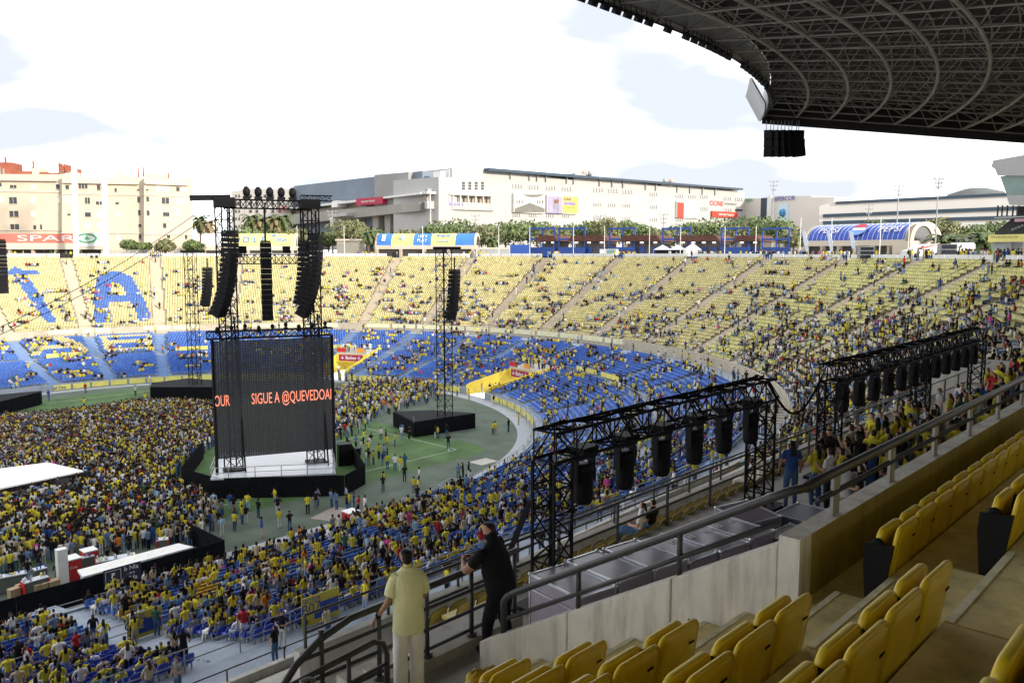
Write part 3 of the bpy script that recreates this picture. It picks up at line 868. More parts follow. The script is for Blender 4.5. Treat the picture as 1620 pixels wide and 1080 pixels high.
# railing in front of the two men
rl = thing('walkway_railing', 'black tube railing with curved end in front of the two standing men', 'railing', (6, 7.5, 17.8))
top = [(8.2, 7.5, 18.88), (5.35, 7.5, 18.84), (4.95, 7.5, 18.74), (4.62, 7.5, 18.55), (4.38, 7.5, 18.30), (4.2, 7.5, 17.98), (4.08, 7.5, 17.5)]
m = MB(); m.path(top, 0.042, 10); m.build('top_rail', RAILM, rl, True)
for z in (18.58, 18.30, 18.04):
    m = MB(); m.path([(8.2, 7.5, z), (4.7 - (18.58 - z) * 0.35, 7.5, z)], 0.024, 8); m.build('rail_bar', RAILM, rl, True)
for s in (4.95, 5.75, 6.5, 7.28, 8.12):
    m = MB(); m.tube((s, 7.5, 17.95), (s, 7.5, 18.84), 0.032, 8); m.tube((s, 7.5, 17.95), (s, 7.5, 17.99), 0.07, 10); m.build('rail_post', RAILM, rl, True)
rl2 = thing('stair_handrail', 'short black handrail bent down at its end, behind the curved railing', 'railing', (5, 7.2, 17.8))
m = MB(); m.path([(3.9, 7.2, 18.5), (5.45, 7.2, 18.62), (5.58, 7.2, 18.56), (5.63, 7.2, 18.42), (5.63, 7.2, 17.8)], 0.034, 8); m.build('top_rail', RAILM, rl2, True)
for z in (18.3, 18.05):
    m = MB(); m.path([(3.9, 7.2, z - 0.1), (5.63, 7.2, z)], 0.022, 8); m.build('rail_bar', RAILM, rl2, True)
for s in (4.6, 5.1):
    m = MB(); m.tube((s, 7.2, 17.8), (s, 7.2, 18.58), 0.026, 8); m.build('rail_post', RAILM, rl2, True)
# stair and lower landing beyond the railing
land = thing('lower_landing', 'concrete landing with steps and black rails below the standing men', 'landing', (6, 11, 14))
m = MB(); m.box((2.0, 9.9, 12.6), (14.0, 4.4, 0.5)); m.build('slab', CONC, land)
m = MB(); m.box((2.0, 12.2, 12.9), (14.0, 0.2, 1.5)); m.build('front_wall', CONC_WALL, land)
rail_run(land, [(3.5, 9.3, 13.0), (8.9, 9.3, 14.6)], (0.55, 1.05), 1.3, 0.03, RAILM)

def flight_case(c, size, ang, lab, body=CASEP, stickers=True, tilt=0.0):
    th = thing('flight_case', lab, 'flight case', (c[0], c[1], 16.6), 'flight cases on the platform')
    ax = V3((math.cos(ang), math.sin(ang), 0)); ay = V3((-math.sin(ang), math.cos(ang), 0)); az = V3((0, 0, 1))
    if tilt: az = unit(az - ay * tilt); ay = unit(ay + V3((0, 0, 1)) * tilt)
    w, d, h = size; b = V3((c[0], c[1], 16.6 + 0.12))
    m = MB(); m.box(b + az * (h * 0.36), (w, d, h * 0.72), ax, ay, az); m.build('body', body, th)
    m = MB(); m.box(b + az * (h * 0.865 + 0.006), (w, d, h * 0.27 - 0.012), ax, ay, az); lid = m.build('lid', body, th)
    m = MB()
    for zz in (0, h * 0.72, h):
        for sx in (-1, 1): m.bar(b + ax * sx * w / 2 - ay * d / 2 + az * zz, b + ax * sx * w / 2 + ay * d / 2 + az * zz, 0.03)
        for sy in (-1, 1): m.bar(b - ax * w / 2 + ay * sy * d / 2 + az * zz, b + ax * w / 2 + ay * sy * d / 2 + az * zz, 0.03)
    for sx in (-1, 1):
        for sy in (-1, 1): m.bar(b + ax * sx * w / 2 + ay * sy * d / 2, b + ax * sx * w / 2 + ay * sy * d / 2 + az * h, 0.03)
    m.build('edge_profile', ALU, th)
    for sx in (-1, 1):
        for sy in (-1, 1):
            m = MB(); p = b + ax * sx * w / 2 + ay * sy * d / 2 + az * h; m.ell(p, (0.04, 0.04, 0.04), 6, 4); m.build('ball_corner', ALU, th)
            m = MB(); p = b + ax * sx * w * 0.4 + ay * sy * d * 0.4; m.tube(p, p - az * 0.12, 0.05, 8); m.build('castor', SEATK, th)
    if stickers:
        for f in (-0.28, 0.28):
            p = b + az * (h + 0.004) + ax * w * f + ay * d * 0.18
            m = MB(); m.box(p, (0.17, 0.14, 0.006), ax, ay, az); stk = m.build('sticker', WHITE, lid)
            text_mesh('sticker_mark', 'n', SEATK, 0.075, p, ax, ay, lid, 0.001, lift=0.006)
    return th
CL = ['nearest the truss foot', 'second from the truss foot', 'third from the truss foot', 'fourth from the truss foot', 'fifth from the truss foot', 'last of the purple row']
for i in range(6):
    f = i / 5
    flight_case((10.35 + 4.1 * f, 8.25 - 0.85 * f + 0.05 * (i % 2)), (0.80, 1.25, 0.86 + 0.04 * (i % 3)), deg(-10 + 3 * (i % 2)), 'purple-grey flight case with silver edges, ' + CL[i])
flight_case((15.2, 6.5), (1.0, 0.9, 0.8), deg(-6), 'dark flight case with silver edges near the parapet corner', CASEB, False)
flight_case((15.5, 7.8), (0.95, 0.9, 0.95), deg(-14), 'purple case with its lid tipped, beside dark cases', CASEP, True, 0.12)
flight_case((16.5, 6.9), (1.1, 0.9, 0.85), deg(-3), 'long dark case behind the tipped purple case', CASEB, False)
flight_case((14.0, 6.2), (0.9, 0.8, 0.6), deg(-4), 'low black ribbed case closest to the parapet', BLACKM, False)

def box_truss(m, p, q, w, nseg, r=0.028, up=(0, 0, 1), h=None):
    p, q = V3(p), V3(q); a = unit(q - p); u = V3(up)
    if abs(a @ u) > 0.95: u = V3((0, 1, 0))
    sd = unit(np.cross(a, u)) * w / 2; u = unit(np.cross(sd, a)) * (h or w) / 2
    cs = [sd + u, -sd + u, -sd - u, sd - u]
    for c in cs: m.tube(p + c, q + c, r, 5)
    for i in range(nseg):
        x, y = p + (q - p) * i / nseg, p + (q - p) * (i + 1) / nseg
        for j in range(4):
            c, d = cs[j], cs[(j + 1) % 4]
            m.tube(x + (c if i % 2 else d), y + (d if i % 2 else c), r * 0.6, 4, cap=False)
            m.tube(x + c, x + d, r * 0.55, 4, cap=False)
def hanging_light(c, lab, group, sc=1.0):
    th = thing('moving_light', lab, 'stage light', c, group)
    c = V3(c); m = MB()
    prof = [(0.0, 0.12), (-0.02, 0.18), (-0.15, 0.195), (-0.17, 0.175), (-0.50, 0.18), (-0.65, 0.17), (-0.72, 0.135), (-0.73, 0.05)]
    m.loft([[(c[0] + r * sc * math.cos(2 * math.pi * k / 12), c[1] + r * sc * math.sin(2 * math.pi * k / 12), c[2] + (z - 0.17) * sc) for k in range(12)] for z, r in prof])
    m.build('head', BLACKM, th, True)
    m = MB()
    for s_ in (-1, 1): m.box(c + V3((s_ * 0.235, 0, -0.24)) * sc, V3((0.05, 0.14, 0.5)) * sc)
    m.box(c + V3((0, 0, -0.02)) * sc, V3((0.52, 0.2, 0.10)) * sc); m.build('yoke', BLACKM, th)
    m = MB(); m.box(c + V3((0, 0, 0.08)) * sc, V3((0.42, 0.34, 0.13)) * sc); m.build('base', BLACKM, th)
def goal_truss(lab, s0, s1, n, ztop, nl, group, legs, sc, words):
    th = thing('lighting_truss', lab, 'lighting truss', ((s0 + s1) / 2, n, 16.6))
    m = MB(); box_truss(m, (s0, n, ztop - 0.27), (s1, n, ztop - 0.27), 0.52, int((s1 - s0) / 0.55), 0.034); m.build('span', BLACKM, th)
    for s in legs:
        m = MB(); box_truss(m, (s, n, 16.6), (s, n, ztop - 0.55), 0.5, 6, 0.034); m.build('tower', BLACKM, th)
        m = MB(); m.box((s, n, 16.66), (1.0, 1.0, 0.08)); m.build('base_plate', BLACKM, th)
        if s == legs[0] and sc > 1.05: m = MB(); m.bar((s - 0.25, n + 0.3, 18.6), (s - 0.55, n + 1.0, 16.65), 0.09); m.build('outrigger', BLACKM, th)
    m = MB()
    for k in range(int((s1 - s0) * 1.4)):
        x = s0 + 0.3 + (s1 - s0 - 0.6) * random.random(); a = random.uniform(0.2, 0.6)
        m.path([(x, n + random.uniform(-.3, .3), ztop + 0.02), (x + a / 2, n + random.uniform(-.3, .3), ztop + random.uniform(-0.5, 0.25)), (x + a, n, ztop - 0.1), (x + a * 1.4, n - 0.2, ztop - 0.55)], 0.018, 4)
    m.path([(s0 + (s1 - s0) * f, n + 0.1 * math.sin(20 * f), ztop + 0.04 + 0.03 * math.sin(31 * f)) for f in np.linspace(0, 1, 30)], 0.03, 5)
    m.build('cabling', BLACK, th)
    for i in range(nl):
        s = s0 + 1.1 + (s1 - s0 - 1.9) * i / (nl - 1)
        hanging_light((s, n, ztop - 0.60), 'black moving light %s, %s from the left' % (words, ORD[i]), group, sc)
goal_truss('black lighting truss with six moving lights standing behind the flight cases', 10.75, 19.3, 9.2, 19.9, 6, 'moving lights under the front truss', (10.95, 19.05), 1.06, 'under the front truss')
goal_truss('long black lighting truss crowded with moving lights farther right', 22.7, 38.6, 9.0, 19.9, 12, 'moving lights under the far truss', (22.9, 31.0, 38.4), 1.0, 'under the far truss')
m = MB(); m.path([(19.4 + 3.3 * f, 9.2, 19.75 - 0.9 * math.sin(math.pi * f) - 0.25 * f) for f in np.linspace(0, 1, 14)], 0.035, 6)
tag(m.build('power_cable', BLACK), 'black cable sagging between the two lighting trusses', 'cable')

# ================================================================== STAGE, SCREEN, TOWERS
TA, TB = V3((38.86, 73.07, 0)), V3((45.99, 69.73, 0))
SU = unit(TB - TA)                      # along the screen, to the right
SN = V3((SU[1], -SU[0], 0)); SN = SN if SN[1] < 0 else -SN     # faces us
stage = thing('side_stage', 'pale stage deck wrapped in black cloth below the big screen', 'stage', (43, 70, 0))
dk = [at_h(333, 757, 2.0), at_h(531, 748, 2.0), at_h(524, 711, 2.0), at_h(349, 716, 2.0)]
m = MB(); m.prism([p[:2] for p in dk], 1.85, 2.0); m.build('deck', WHITED, stage)
m = MB(); m.prism([p[:2] for p in dk], 0.02, 1.84); m.build('deck_skirt', BLACK, stage)
rail_run(stage, [dk[3], dk[0], dk[1], dk[2]], (0.5, 1.0), 2.4, 0.035, GALV)
fence_px = [(322, 725), (288, 771), (345, 789), (546, 784), (578, 765), (548, 716)]
fp = [at_h(x, y, 0) for x, y in fence_px]
for a, b in zip(fp[:-1], fp[1:]):
    nseg = max(1, int(np.linalg.norm(b - a) / 2.6))
    for i in range(nseg):
        p, q = a + (b - a) * i / nseg, a + (b - a) * (i + 0.985) / nseg
        m = MB(); m.box((p + q) / 2 + (0, 0, 1.0 + 0.02 * (i % 2)), (np.linalg.norm(q - p), 0.05, 2.0), q - p); m.build('cloth_panel', BLACK, stage)
m = MB(); q = at_h(545, 735, 0); m.box(q + (0, 0, 1.2), (1.4, 1.2, 2.4), SU); m.box(q + SU * 1.2 - SN * 0.8 + (0, 0, 0.8), (1.2, 1.0, 1.6), SU); m.build('equipment_rack', BLACKM, stage)

scr = thing('led_screen', 'tall dark see-through screen with red scrolling letters', 'screen', TA + (0, 0, 2))
S0, S1, Z0, Z1 = -1.45, 9.45, 3.45, 14.75
NX, NZ = 12, 12
pw, ph = (S1 - S0) / NX, (Z1 - Z0) / NZ
m = MB(); o0 = SN * 0.95
for i in range(6):                                     # one louvred tile: dark slats with open slits between them
    for j in range(4):
        m.box(SU * pw * (j + .5) / 4 + V3((0, 0, ph * (i + 0.5) / 6)), (pw / 4 * 0.955, 0.05, ph / 6 * 0.935), SU)
tile = m.mesh('screen_tile', LEDP)
for i in range(NX):
    for j in range(NZ):
        o = link('screen_tile', tile, scr)
        o.location = Vector(TA + SU * (S0 + i * pw) + o0 + V3((0, 0, Z0 + j * ph))) - scr.location
for (txt, px0, px1, py, al) in (('OUR', 338, 362, 629, 'l'), ('SIGUE A @QUEVEDOAI', 397, 523, 626, 'l')):
    def on_scr(x, y):
        d = ray(x, y); nn = np.array([SN[0], SN[1], 0]); P0 = TA + o0 + SN * 0.05
        return EYEPOS + d * ((((P0 - EYEPOS) * (1, 1, 0)) @ nn) / (d @ nn))
    a, b = on_scr(px0, py), on_scr(px1, py); w = np.linalg.norm((b - a)[:2])
    t = text_mesh('screen_lettering', txt, LEDT, 1.05, V3((a[0], a[1], 9.0)), SU, (0, 0, 1), scr, 0.01, 'LEFT', 0.02)
    co = np.array([v.co[:] for v in t.data.vertices]); sx = co @ SU; k = w / (sx.max() - sx.min())
    for v, x in zip(t.data.vertices, sx): v.co = Vector(np.array(v.co[:]) + SU * ((x - sx.min()) * (k - 1)))
m = MB(); box_truss(m, TA + SU * (S0 - 0.6) + SN * 0.3 + (0, 0, Z1 + 0.5), TA + SU * (S1 + 0.3) + SN * 0.3 + (0, 0, Z1 + 0.5), 0.9, 18, 0.06, h=0.7); m.build('header_truss', BLACKM, scr)
for e in (S0 - 0.12, S1 + 0.12):
    m = MB(); m.bar(TA + SU * e + o0 + (0, 0, 2.0), TA + SU * e + o0 + (0, 0, Z1 + 0.2), 0.22); m.build('side_post', BLACKM, scr)
for i in range(9):
    m = MB(); c = TA + SU * (S0 + 0.4 + (S1 - S0 - 0.8) * i / 8) + SN * 0.3 + (0, 0, Z1 + 1.2 + 0.12 * (i % 3)); m.ell(c - (0, 0, .15), (0.2, 0.2, 0.26), 8, 5); m.box(c - (0, 0, 0.48), (0.4, 0.24, 0.16), SU); m.build('strobe_lamp', BLACKM, scr)

rig = thing('speaker_rig', 'black twin tower truss rising above the screen with hung speakers', 'truss tower', TA + (0, 0, 2))
for b in (TA, TB):
    m = MB(); box_truss(m, b + (0, 0, 2.0), b + (0, 0, 27.4), 1.25, 20, 0.075); m.build('tower', BLACKM, rig)
    m = MB(); m.box(b + (0, 0, 2.1), (2.0, 1.6, 0.15), SU); m.build('foot_plate', BLACKM, rig)
    m = MB(); m.box(b + (0, 0, 27.7), (1.9, 1.7, 0.9), SU); m.build('head_block', BLACKM, rig)
m = MB(); box_truss(m, TA + (0, 0, 27.6), TB + (0, 0, 27.6), 0.8, 16, 0.06); m.build('top_beam', BLACKM, rig)
m = MB(); m.bar(TA + SU * -3.0 + (0, 0, 28.05), TA + SU * 0.6 + (0, 0, 28.2), 0.5); m.build('outrigger_beam', BLACKM, rig)
m = MB(); box_truss(m, TB + SU * -0.8 + (0, 0, 28.3), TB + SU * 2.2 + (0, 0, 28.3), 0.5, 5, 0.05); m.build('outrigger_beam', BLACKM, rig)
m = MB(); box_truss(m, TA - SN * 0.9 + (0, 0, 22.4), TB - SN * 0.9 + (0, 0, 22.4), 0.9, 12, 0.055); m.build('cross_beam', BLACKM, rig)
for f in (0.2, 0.72):
    m = MB(); c = TA + (TB - TA) * f - SN * 0.9 + (0, 0, 23.3); m.box(c, (0.7, 0.5, 0.7), SU); m.build('control_box', BLACKM, rig)
for k in (0.35, 0.9):
    m = MB(); b = TA if k < 0.5 else TB; m.tube(b + SN * 1.4 + SU * 1.0 + (0, 0, 2), b + SU * 0.5 + (0, 0, 17), 0.09, 5); m.build('back_stay', BLACKM, rig)
for i in range(5):
    f = 0.26 + i * 0.135
    p = TA + (TB - TA) * f + (0, 0, 28.1)
    th = thing('beam_light', 'black beam light, %s from left on top of the tower cross beam' % ORD[i], 'stage light', p, 'beam lights on the cross beam')
    m = MB(); m.ell(p + (0, 0, 0.66), (0.36, 0.36, 0.52), 10, 6); m.build('head', BLACKM, th, True)
    m = MB(); m.box(p + (0, 0, 0.12), (0.7, 0.5, 0.24), SU); m.build('base', BLACKM, th)
for n, (pa, pb) in enumerate((((334, 322), (-60, 545)), ((340, 335), (-60, 556)))):
    m = MB(); a, b = at_Z(*pa, 84), at_Z(*pb, 76); m.path([a + (b - a) * f - V3((0, 0, 0.9)) * math.sin(math.pi * f) for f in np.linspace(0, 1, 12)], 0.035, 5)
    tag(m.build('guy_cable', BLACK), ['upper', 'lower'][n] + ' black cable running down left from the tower head', 'cable')

def line_array(top, face, n, w, h, dep, curl, lab, group, hang):
    """a column of wedge cabinets that curls back at its foot"""
    th = thing('line_array', lab, 'speaker array', top, group)
    face = unit(V3(face)); sd = V3((-face[1], face[0], 0)); p = V3(top); ang = 0.03
    m = MB(); m.tube(p + (0, 0, hang), p, 0.10, 5); m.box(p + (0, 0, 0.08), (w * 0.9, dep, 0.16), sd); m.build('flying_frame', BLACKM, th)
    for i in range(n):
        dn = V3((0, 0, -1)) * math.cos(ang) - face * math.sin(ang); f2 = face * math.cos(ang) - V3((0, 0, 1)) * math.sin(ang)
        c = p + dn * h / 2; m = MB()
        fr, bk = c + f2 * dep / 2, c - f2 * dep / 2; hh, hb = h * 0.475, h * 0.40
        m.hexa([fr - sd * w / 2 + dn * hh, fr + sd * w / 2 + dn * hh, bk + sd * w / 2 + dn * hb, bk - sd * w / 2 + dn * hb,
                fr - sd * w / 2 - dn * hh, fr + sd * w / 2 - dn * hh, bk + sd * w / 2 - dn * hb, bk - sd * w / 2 - dn * hb])
        m.build('cabinet', BLACKM, th)
        p = p + dn * h; ang += curl * (0.35 + 1.3 * i / n)
    return th
FL = SU * 0.85 + SN * 0.5
line_array(TA + SN * 1.4 + SU * 0.35 + (0, 0, 24.9), FL, 17, 1.55, 0.47, 1.0, 0.030, 'big black curved speaker array on the left tower of the rig', 'speaker arrays', 2.4)
line_array(TA + SU * 3.6 + SN * 0.3 + (0, 0, 24.0), SN, 15, 1.0, 0.50, 0.8, 0.0, 'slim straight speaker column hanging between the two towers', 'speaker arrays', 3.4)
line_array(TB + SN * 1.4 + SU * 0.35 + (0, 0, 24.6), FL, 17, 1.3, 0.47, 1.0, 0.032, 'black curved speaker array nearest us on the right tower', 'speaker arrays', 2.4)
line_array(TB + SN * 0.4 + SU * -0.7 + (0, 0, 24.0), FL, 13, 0.8, 0.47, 0.9, 0.02, 'narrow speaker array tucked behind the right tower array', 'speaker arrays', 3.0)

def delay_tower(px_base, zt, poly, toppix, boom, lab, labb, arr, base_name):
    th = thing('tower_base', labb, 'platform', (*poly[0][:2], 0), 'black cloth tower bases')
    m = MB(); m.prism([p[:2] for p in poly], 0.02, 1.95); m.build('cloth_skirt', BLACK, th)
    cx = np.mean([p[:2] for p in poly], axis=0)
    m = MB(); m.prism([(cx + (p[:2] - cx) * 0.97) for p in poly], 1.951, 2.0); m.build('deck', mat('dark_deck', (0.012, 0.014, 0.018), 0.8, 0.2, 2, spec=0.1), th)
    for p in poly: MB().tube((p[0], p[1], 1.9), (p[0], p[1], 2.7), 0.04, 5).build('corner_post', GALV, th)
    b = at_h(*px_base, 2.0)
    tw = thing('delay_tower', lab, 'truss tower', b, 'delay towers')
    m = MB(); box_truss(m, b, V3((b[0], b[1], zt)), 1.4, int((zt - 2) / 1.35), 0.06, up=(0, 1, 0)); m.build('mast', BLACKM, tw)
    bd = unit(RIGHT * boom[0]) * abs(boom[0])
    m = MB(); m.bar(V3((b[0], b[1], zt)) - bd * 0.6, V3((b[0], b[1], zt)) + bd, 0.35); m.build('boom', BLACKM, tw)
    return b, bd
q = [at_h(622, 674, 0), at_h(655, 692, 0), at_h(752, 677, 0), at_h(752, 653, 2), at_h(684, 648, 2)]
b, bd = delay_tower((704, 658), 23.6, q, None, (2.2, 0), 'slim black truss tower on the right half of the pitch', 'black cloth tower base on the open turf at the right', None, '')
pz = proj(b)[2]
line_array(at_Z(719, 428, pz), RIGHT * 0.9 - FWD0 * 0.4, 12, 1.5, 0.53, 1.0, 0.022, 'black speaker array hung beside the right delay tower', 'speaker arrays', 1.6)
q = [at_h(238, 632, 0), at_h(337, 632, 0), at_h(337, 602, 1.9), at_h(300, 598, 1.95), at_h(240, 606, 1.9)]
b, bd = delay_tower((309, 607), 23.2, q, None, (2.4, 0), 'slim black truss tower behind the left edge of the screen', 'black cloth tower base beside the far blue seats', None, '')
pz = proj(b)[2]
line_array(at_Z(328, 424, pz), RIGHT * 0.9 - FWD0 * 0.4, 12, 1.4, 0.52, 0.9, 0.030, 'small curved speaker array left of the big rig', 'speaker arrays', 1.6)
q = [at_h(-40, 668, 0), at_h(65, 640, 0), at_h(66, 618, 1.95), at_h(-10, 625, 1.95), at_h(-60, 640, 1.95)]
b, bd = delay_tower((-12, 640), 26, q, None, (1.2, 0), 'black truss tower cut off by the left picture edge', 'black cloth tower base at the left picture edge', None, '')
pz = proj(b)[2]
line_array(at_Z(-1, 380, pz), RIGHT * 0.4 - FWD0 * 0.9, 14, 1.5, 0.53, 0.9, -0.02, 'speaker array cut off by the left picture edge', 'speaker arrays', 1.6)

ctr = thing('centre_stage', 'white topped stage deck in the middle of the dense crowd', 'stage', at_h(0, 760, 0))
pz = [at_h(-90, 790, 1.7), at_h(-90, 752, 1.7), at_h(76, 731, 1.7), at_h(132, 744, 1.7)]
cx = np.mean([p[:2] for p in pz], axis=0)
m = MB(); m.prism([p[:2] for p in pz], 1.55, 1.7); m.build('deck', mat('stage_white_floor', (0.82, 0.83, 0.85), 0.3, 0.03, 2), ctr)
m = MB(); m.prism([cx + (p[:2] - cx) * 1.10 for p in pz], 0.02, 1.5); m.build('skirt', BLACK, ctr)
for (x, y) in ((35, 789), (150, 740), (140, 760), (100, 770), (120, 732), (172, 742)):
    m = MB(); c = at_h(x, y, 1.0); a = random.uniform(0, 3); ax = V3((math.cos(a), math.sin(a), 0)); ay = V3((-ax[1], ax[0], 0))
    m.hexa([c - ax * .6 - ay * .45 + (0, 0, .0), c + ax * .6 - ay * .45, c + ax * .6 + ay * .45, c - ax * .6 + ay * .45, c - ax * .6 - ay * .45 + (0, 0, .35), c + ax * .6 - ay * .45 + (0, 0, .35), c + ax * .6 + ay * .3 + (0, 0, .75), c - ax * .6 + ay * .3 + (0, 0, .75)])
    m.build('monitor_wedge', BLACKM, ctr)

# ================================================================== BARS at the near edge of the pitch
bf = thing('bar_fence', 'long black cloth fence hiding the drinks bars beside the crowd', 'fence', (20, 56, 0))
BA, BB = at_h(-40, 1004, 0), at_h(356, 888, 0)
nseg = 7
for i in range(nseg):
    p, q = BA + (BB - BA) * i / nseg, BA + (BB - BA) * (i + 0.992) / nseg
    m = MB(); m.box((p + q) / 2 + (0, 0, 0.84 + 0.015 * (i % 2)), (np.linalg.norm(q - p), 0.06, 1.66), q - p); m.build('cloth_panel', BLACK, bf)
bdir = unit(BB - BA); bn = V3((-bdir[1], bdir[0], 0)); bn = bn if bn[1] > 0 else -bn
m = MB(); m.box(BB + bn * 3.0 + (0, 0, 0.85), (6.0, 0.06, 1.66), bn); m.build('return_panel', BLACK, bf)
fn = -bn
def on_fence(x, y):
    d = ray(x, y); P0 = BA + fn * 0.05; return EYEPOS + d * (((P0 - EYEPOS) * (1, 1, 0) @ fn) / (d @ fn))
c1, c2 = on_fence(194, 910), on_fence(183, 908)
pl = on_fence(194, 909); m = MB(); m.box(pl + fn * 0.01, (2.5, 0.02, 1.3), bdir); sgn = m.build('sign_panel', mat('navy_sign', (0.012, 0.018, 0.04), 0.6, 0.1, 3), bf)
for dx, dz, w, h in ((-0.62, 0.5, 1.0, 0.025), (-0.62, -0.5, 1.0, 0.025)):
    m = MB(); m.box(pl + bdir * dx + fn * 0.03 + (0, 0, dz), (w, 0.015, h), bdir); m.build('sign_border', WHITE, sgn)
for dx in (-1.12, -0.12):
    m = MB(); m.box(pl + bdir * dx + fn * 0.03, (0.025, 0.015, 1.0), bdir); m.build('sign_border', WHITE, sgn)
m = MB(); m.ell(pl + bdir * -0.62 + fn * 0.03 + (0, 0, 0.05), (0.13, 0.02, 0.2), 8, 5); m.box(pl + bdir * -0.62 + fn * 0.03 + (0, 0, 0.27), (0.24, 0.02, 0.09), bdir); m.build('crest', WHITE, sgn)
m = MB()
for k in range(9): m.box(pl + bdir * (-0.98 + 0.09 * k) + fn * 0.03 + (0, 0, -0.3 + 0.02 * (k % 2)), (0.06, 0.015, 0.05), bdir)
m.build('fine_print', WHITE, sgn)
for tx, dz, dx, sz in (('b Nla', 0.38, 0.58, 0.30), ('de la', 0.02, 0.62, 0.14), ('Vida', -0.34, 0.58, 0.30)):
    text_mesh('sign_lettering', tx, WHITE, sz, pl + bdir * dx + (0, 0, dz), bdir, (0, 0, 1), sgn, 0.006, lift=0.03)
ta, tb_ = on_fence(132, 914) * (1, 1, 0) + bn * 0.12, on_fence(307, 866) * (1, 1, 0) + bn * 0.12
tc, td = tb_ + bn * 1.5 - bdir * 0.4, ta + bn * 1.5 + bdir * 0.2
th = thing('bar_container', 'long white roofed bar unit standing behind the black fence', 'bar unit', ((ta + tc) / 2) * (1, 1, 0))
m = MB(); m.prism([p[:2] for p in (ta, tb_, tc, td)], 1.62, 1.78); m.build('roof', WHITE, th)
ce = np.mean([ta, tb_, tc, td], axis=0)
m = MB(); m.prism([(ce + (p - ce) * 0.96)[:2] for p in (ta, tb_, tc, td)], 0.02, 1.62); m.build('body', GREYP, th)
m = MB()
for f in np.linspace(0.12, 0.9, 7):
    p = (ta * (1 - f) + tb_ * f + td * (1 - f) + tc * f) / 2; m.box((p[0], p[1], 1.783), (0.5, 0.08, 0.005), bdir + bn * 0.4)
m.build('roof_print', YELLOW_AD, th)
def bar_counter(a, b, z, lab, red_end=True, depth=0.7, clutter=10):
    a, b = at_h(*a, z), at_h(*b, z); th = thing('bar_counter', lab, 'bar counter', (a[0], a[1], 0), 'drinks bar counters')
    d = unit((b - a) * (1, 1, 0)); nn = V3((-d[1], d[0], 0)); Lc = np.linalg.norm((b - a)[:2]); c = (a + b) / 2
    m = MB(); m.box((c[0], c[1], z), (Lc, depth, 0.07), d); m.build('counter_top', WHITED, th)
    m = MB(); m.box((c[0], c[1], z / 2), (Lc * 0.97, depth * 0.85, z - 0.1), d); m.build('cabinet', mat('bar_grey_green', (0.10, 0.12, 0.11), 0.6, 0.1, 2), th)
    if red_end:
        for e in (a, b):
            m = MB(); m.box((e[0], e[1], z / 2 - 0.02), (0.1, depth * 1.02, z - 0.08), d); m.build('red_side_panel', RED, th)
    for i in range(clutter):
        f = random.random(); p = a + (b - a) * f + nn * random.uniform(-0.25, 0.25)
        h = random.uniform(0.12, 0.34); m = MB(); r = random.uniform(0.05, 0.09)
        m.tube((p[0], p[1], z + 0.036), (p[0], p[1], z + h * 0.7), r, 7); m.tube((p[0], p[1], z + h * 0.7), (p[0], p[1], z + h), r, 7, r * 0.5)
        o = m.build('bottle', random.choice([WHITE, GREYP, BLUEP, YELLOW_AD, ALU]), None)
        BOT.append((o, lab))
BOT = []
bar_counter((36, 921), (74, 910), 1.15, 'red ended bar counter crowded with bottles, nearest the fence corner')
bar_counter((-30, 918), (42, 904), 1.15, 'plain white bar counter at the left picture edge', False)
bar_counter((53, 901), (73, 896), 1.15, 'short white bar counter facing the crowd left of the pillar', False, 0.6, 3)
bar_counter((108, 886), (148, 877), 1.15, 'white bar counter right of the white pillar facing the crowd', False, 0.6, 4)
bar_counter((152, 887), (214, 876), 1.1, 'red ended bar counter behind the white roofed unit', True, 0.8, 10)
bar_counter((248, 853), (266, 851), 1.15, 'short bar counter near the fence end', True, 0.7, 3)
def fridge(px, z, s, lab):
    p = at_h(*px, 0); th = thing('drinks_fridge', lab, 'fridge', p, 'red drinks fridges')
    m = MB(); m.box(p + (0, 0, z / 2), (s, s, z), bdir); m.build('cabinet', RED, th)
    m = MB(); m.box(p + (0, 0, z + 0.04), (s * 1.03, s * 1.03, 0.08), bdir); m.build('lid', WHITE, th)
    text_mesh('fridge_lettering', 'Cola', WHITE, 0.18, p - bn * s / 2 + (0, 0, z * 0.66), bdir, (0, 0, 1), th, 0.004)
fridge((113, 915), 1.5, 1.1, 'red drinks fridge beside the white pillar'); fridge((142, 899), 1.4, 0.95, 'red drinks fridge farther from the white pillar')
p = at_h(100, 927, 0); m = MB(); m.box(p + (0, 0, 1.35), (0.65, 0.55, 2.7), bdir); pp = m.build('bar_pillar', WHITE); tag(pp, 'white square pillar standing among the bars', 'pillar')
for i, (x, y, s) in enumerate(((22, 938, .8), (60, 932, .6), (70, 930, .5), (30, 932, .5), (84, 925, .9))):
    p = at_h(x, y, 0.5); m = MB(); m.box((p[0], p[1], 0.4), (s * .8, s * 0.6, 0.8), bdir + bn * 0.2); m.box((p[0], p[1], 0.83), (s * .83, s * 0.63, 0.06), bdir + bn * 0.2)
    tag(m.build('cardboard_box', mat('cardboard', (0.33, 0.24, 0.15), 0.85, 0.1, 4)), 'brown box pile beside the bar fence, %s from the left' % ORD[i], 'box', 'boxes behind the fence')
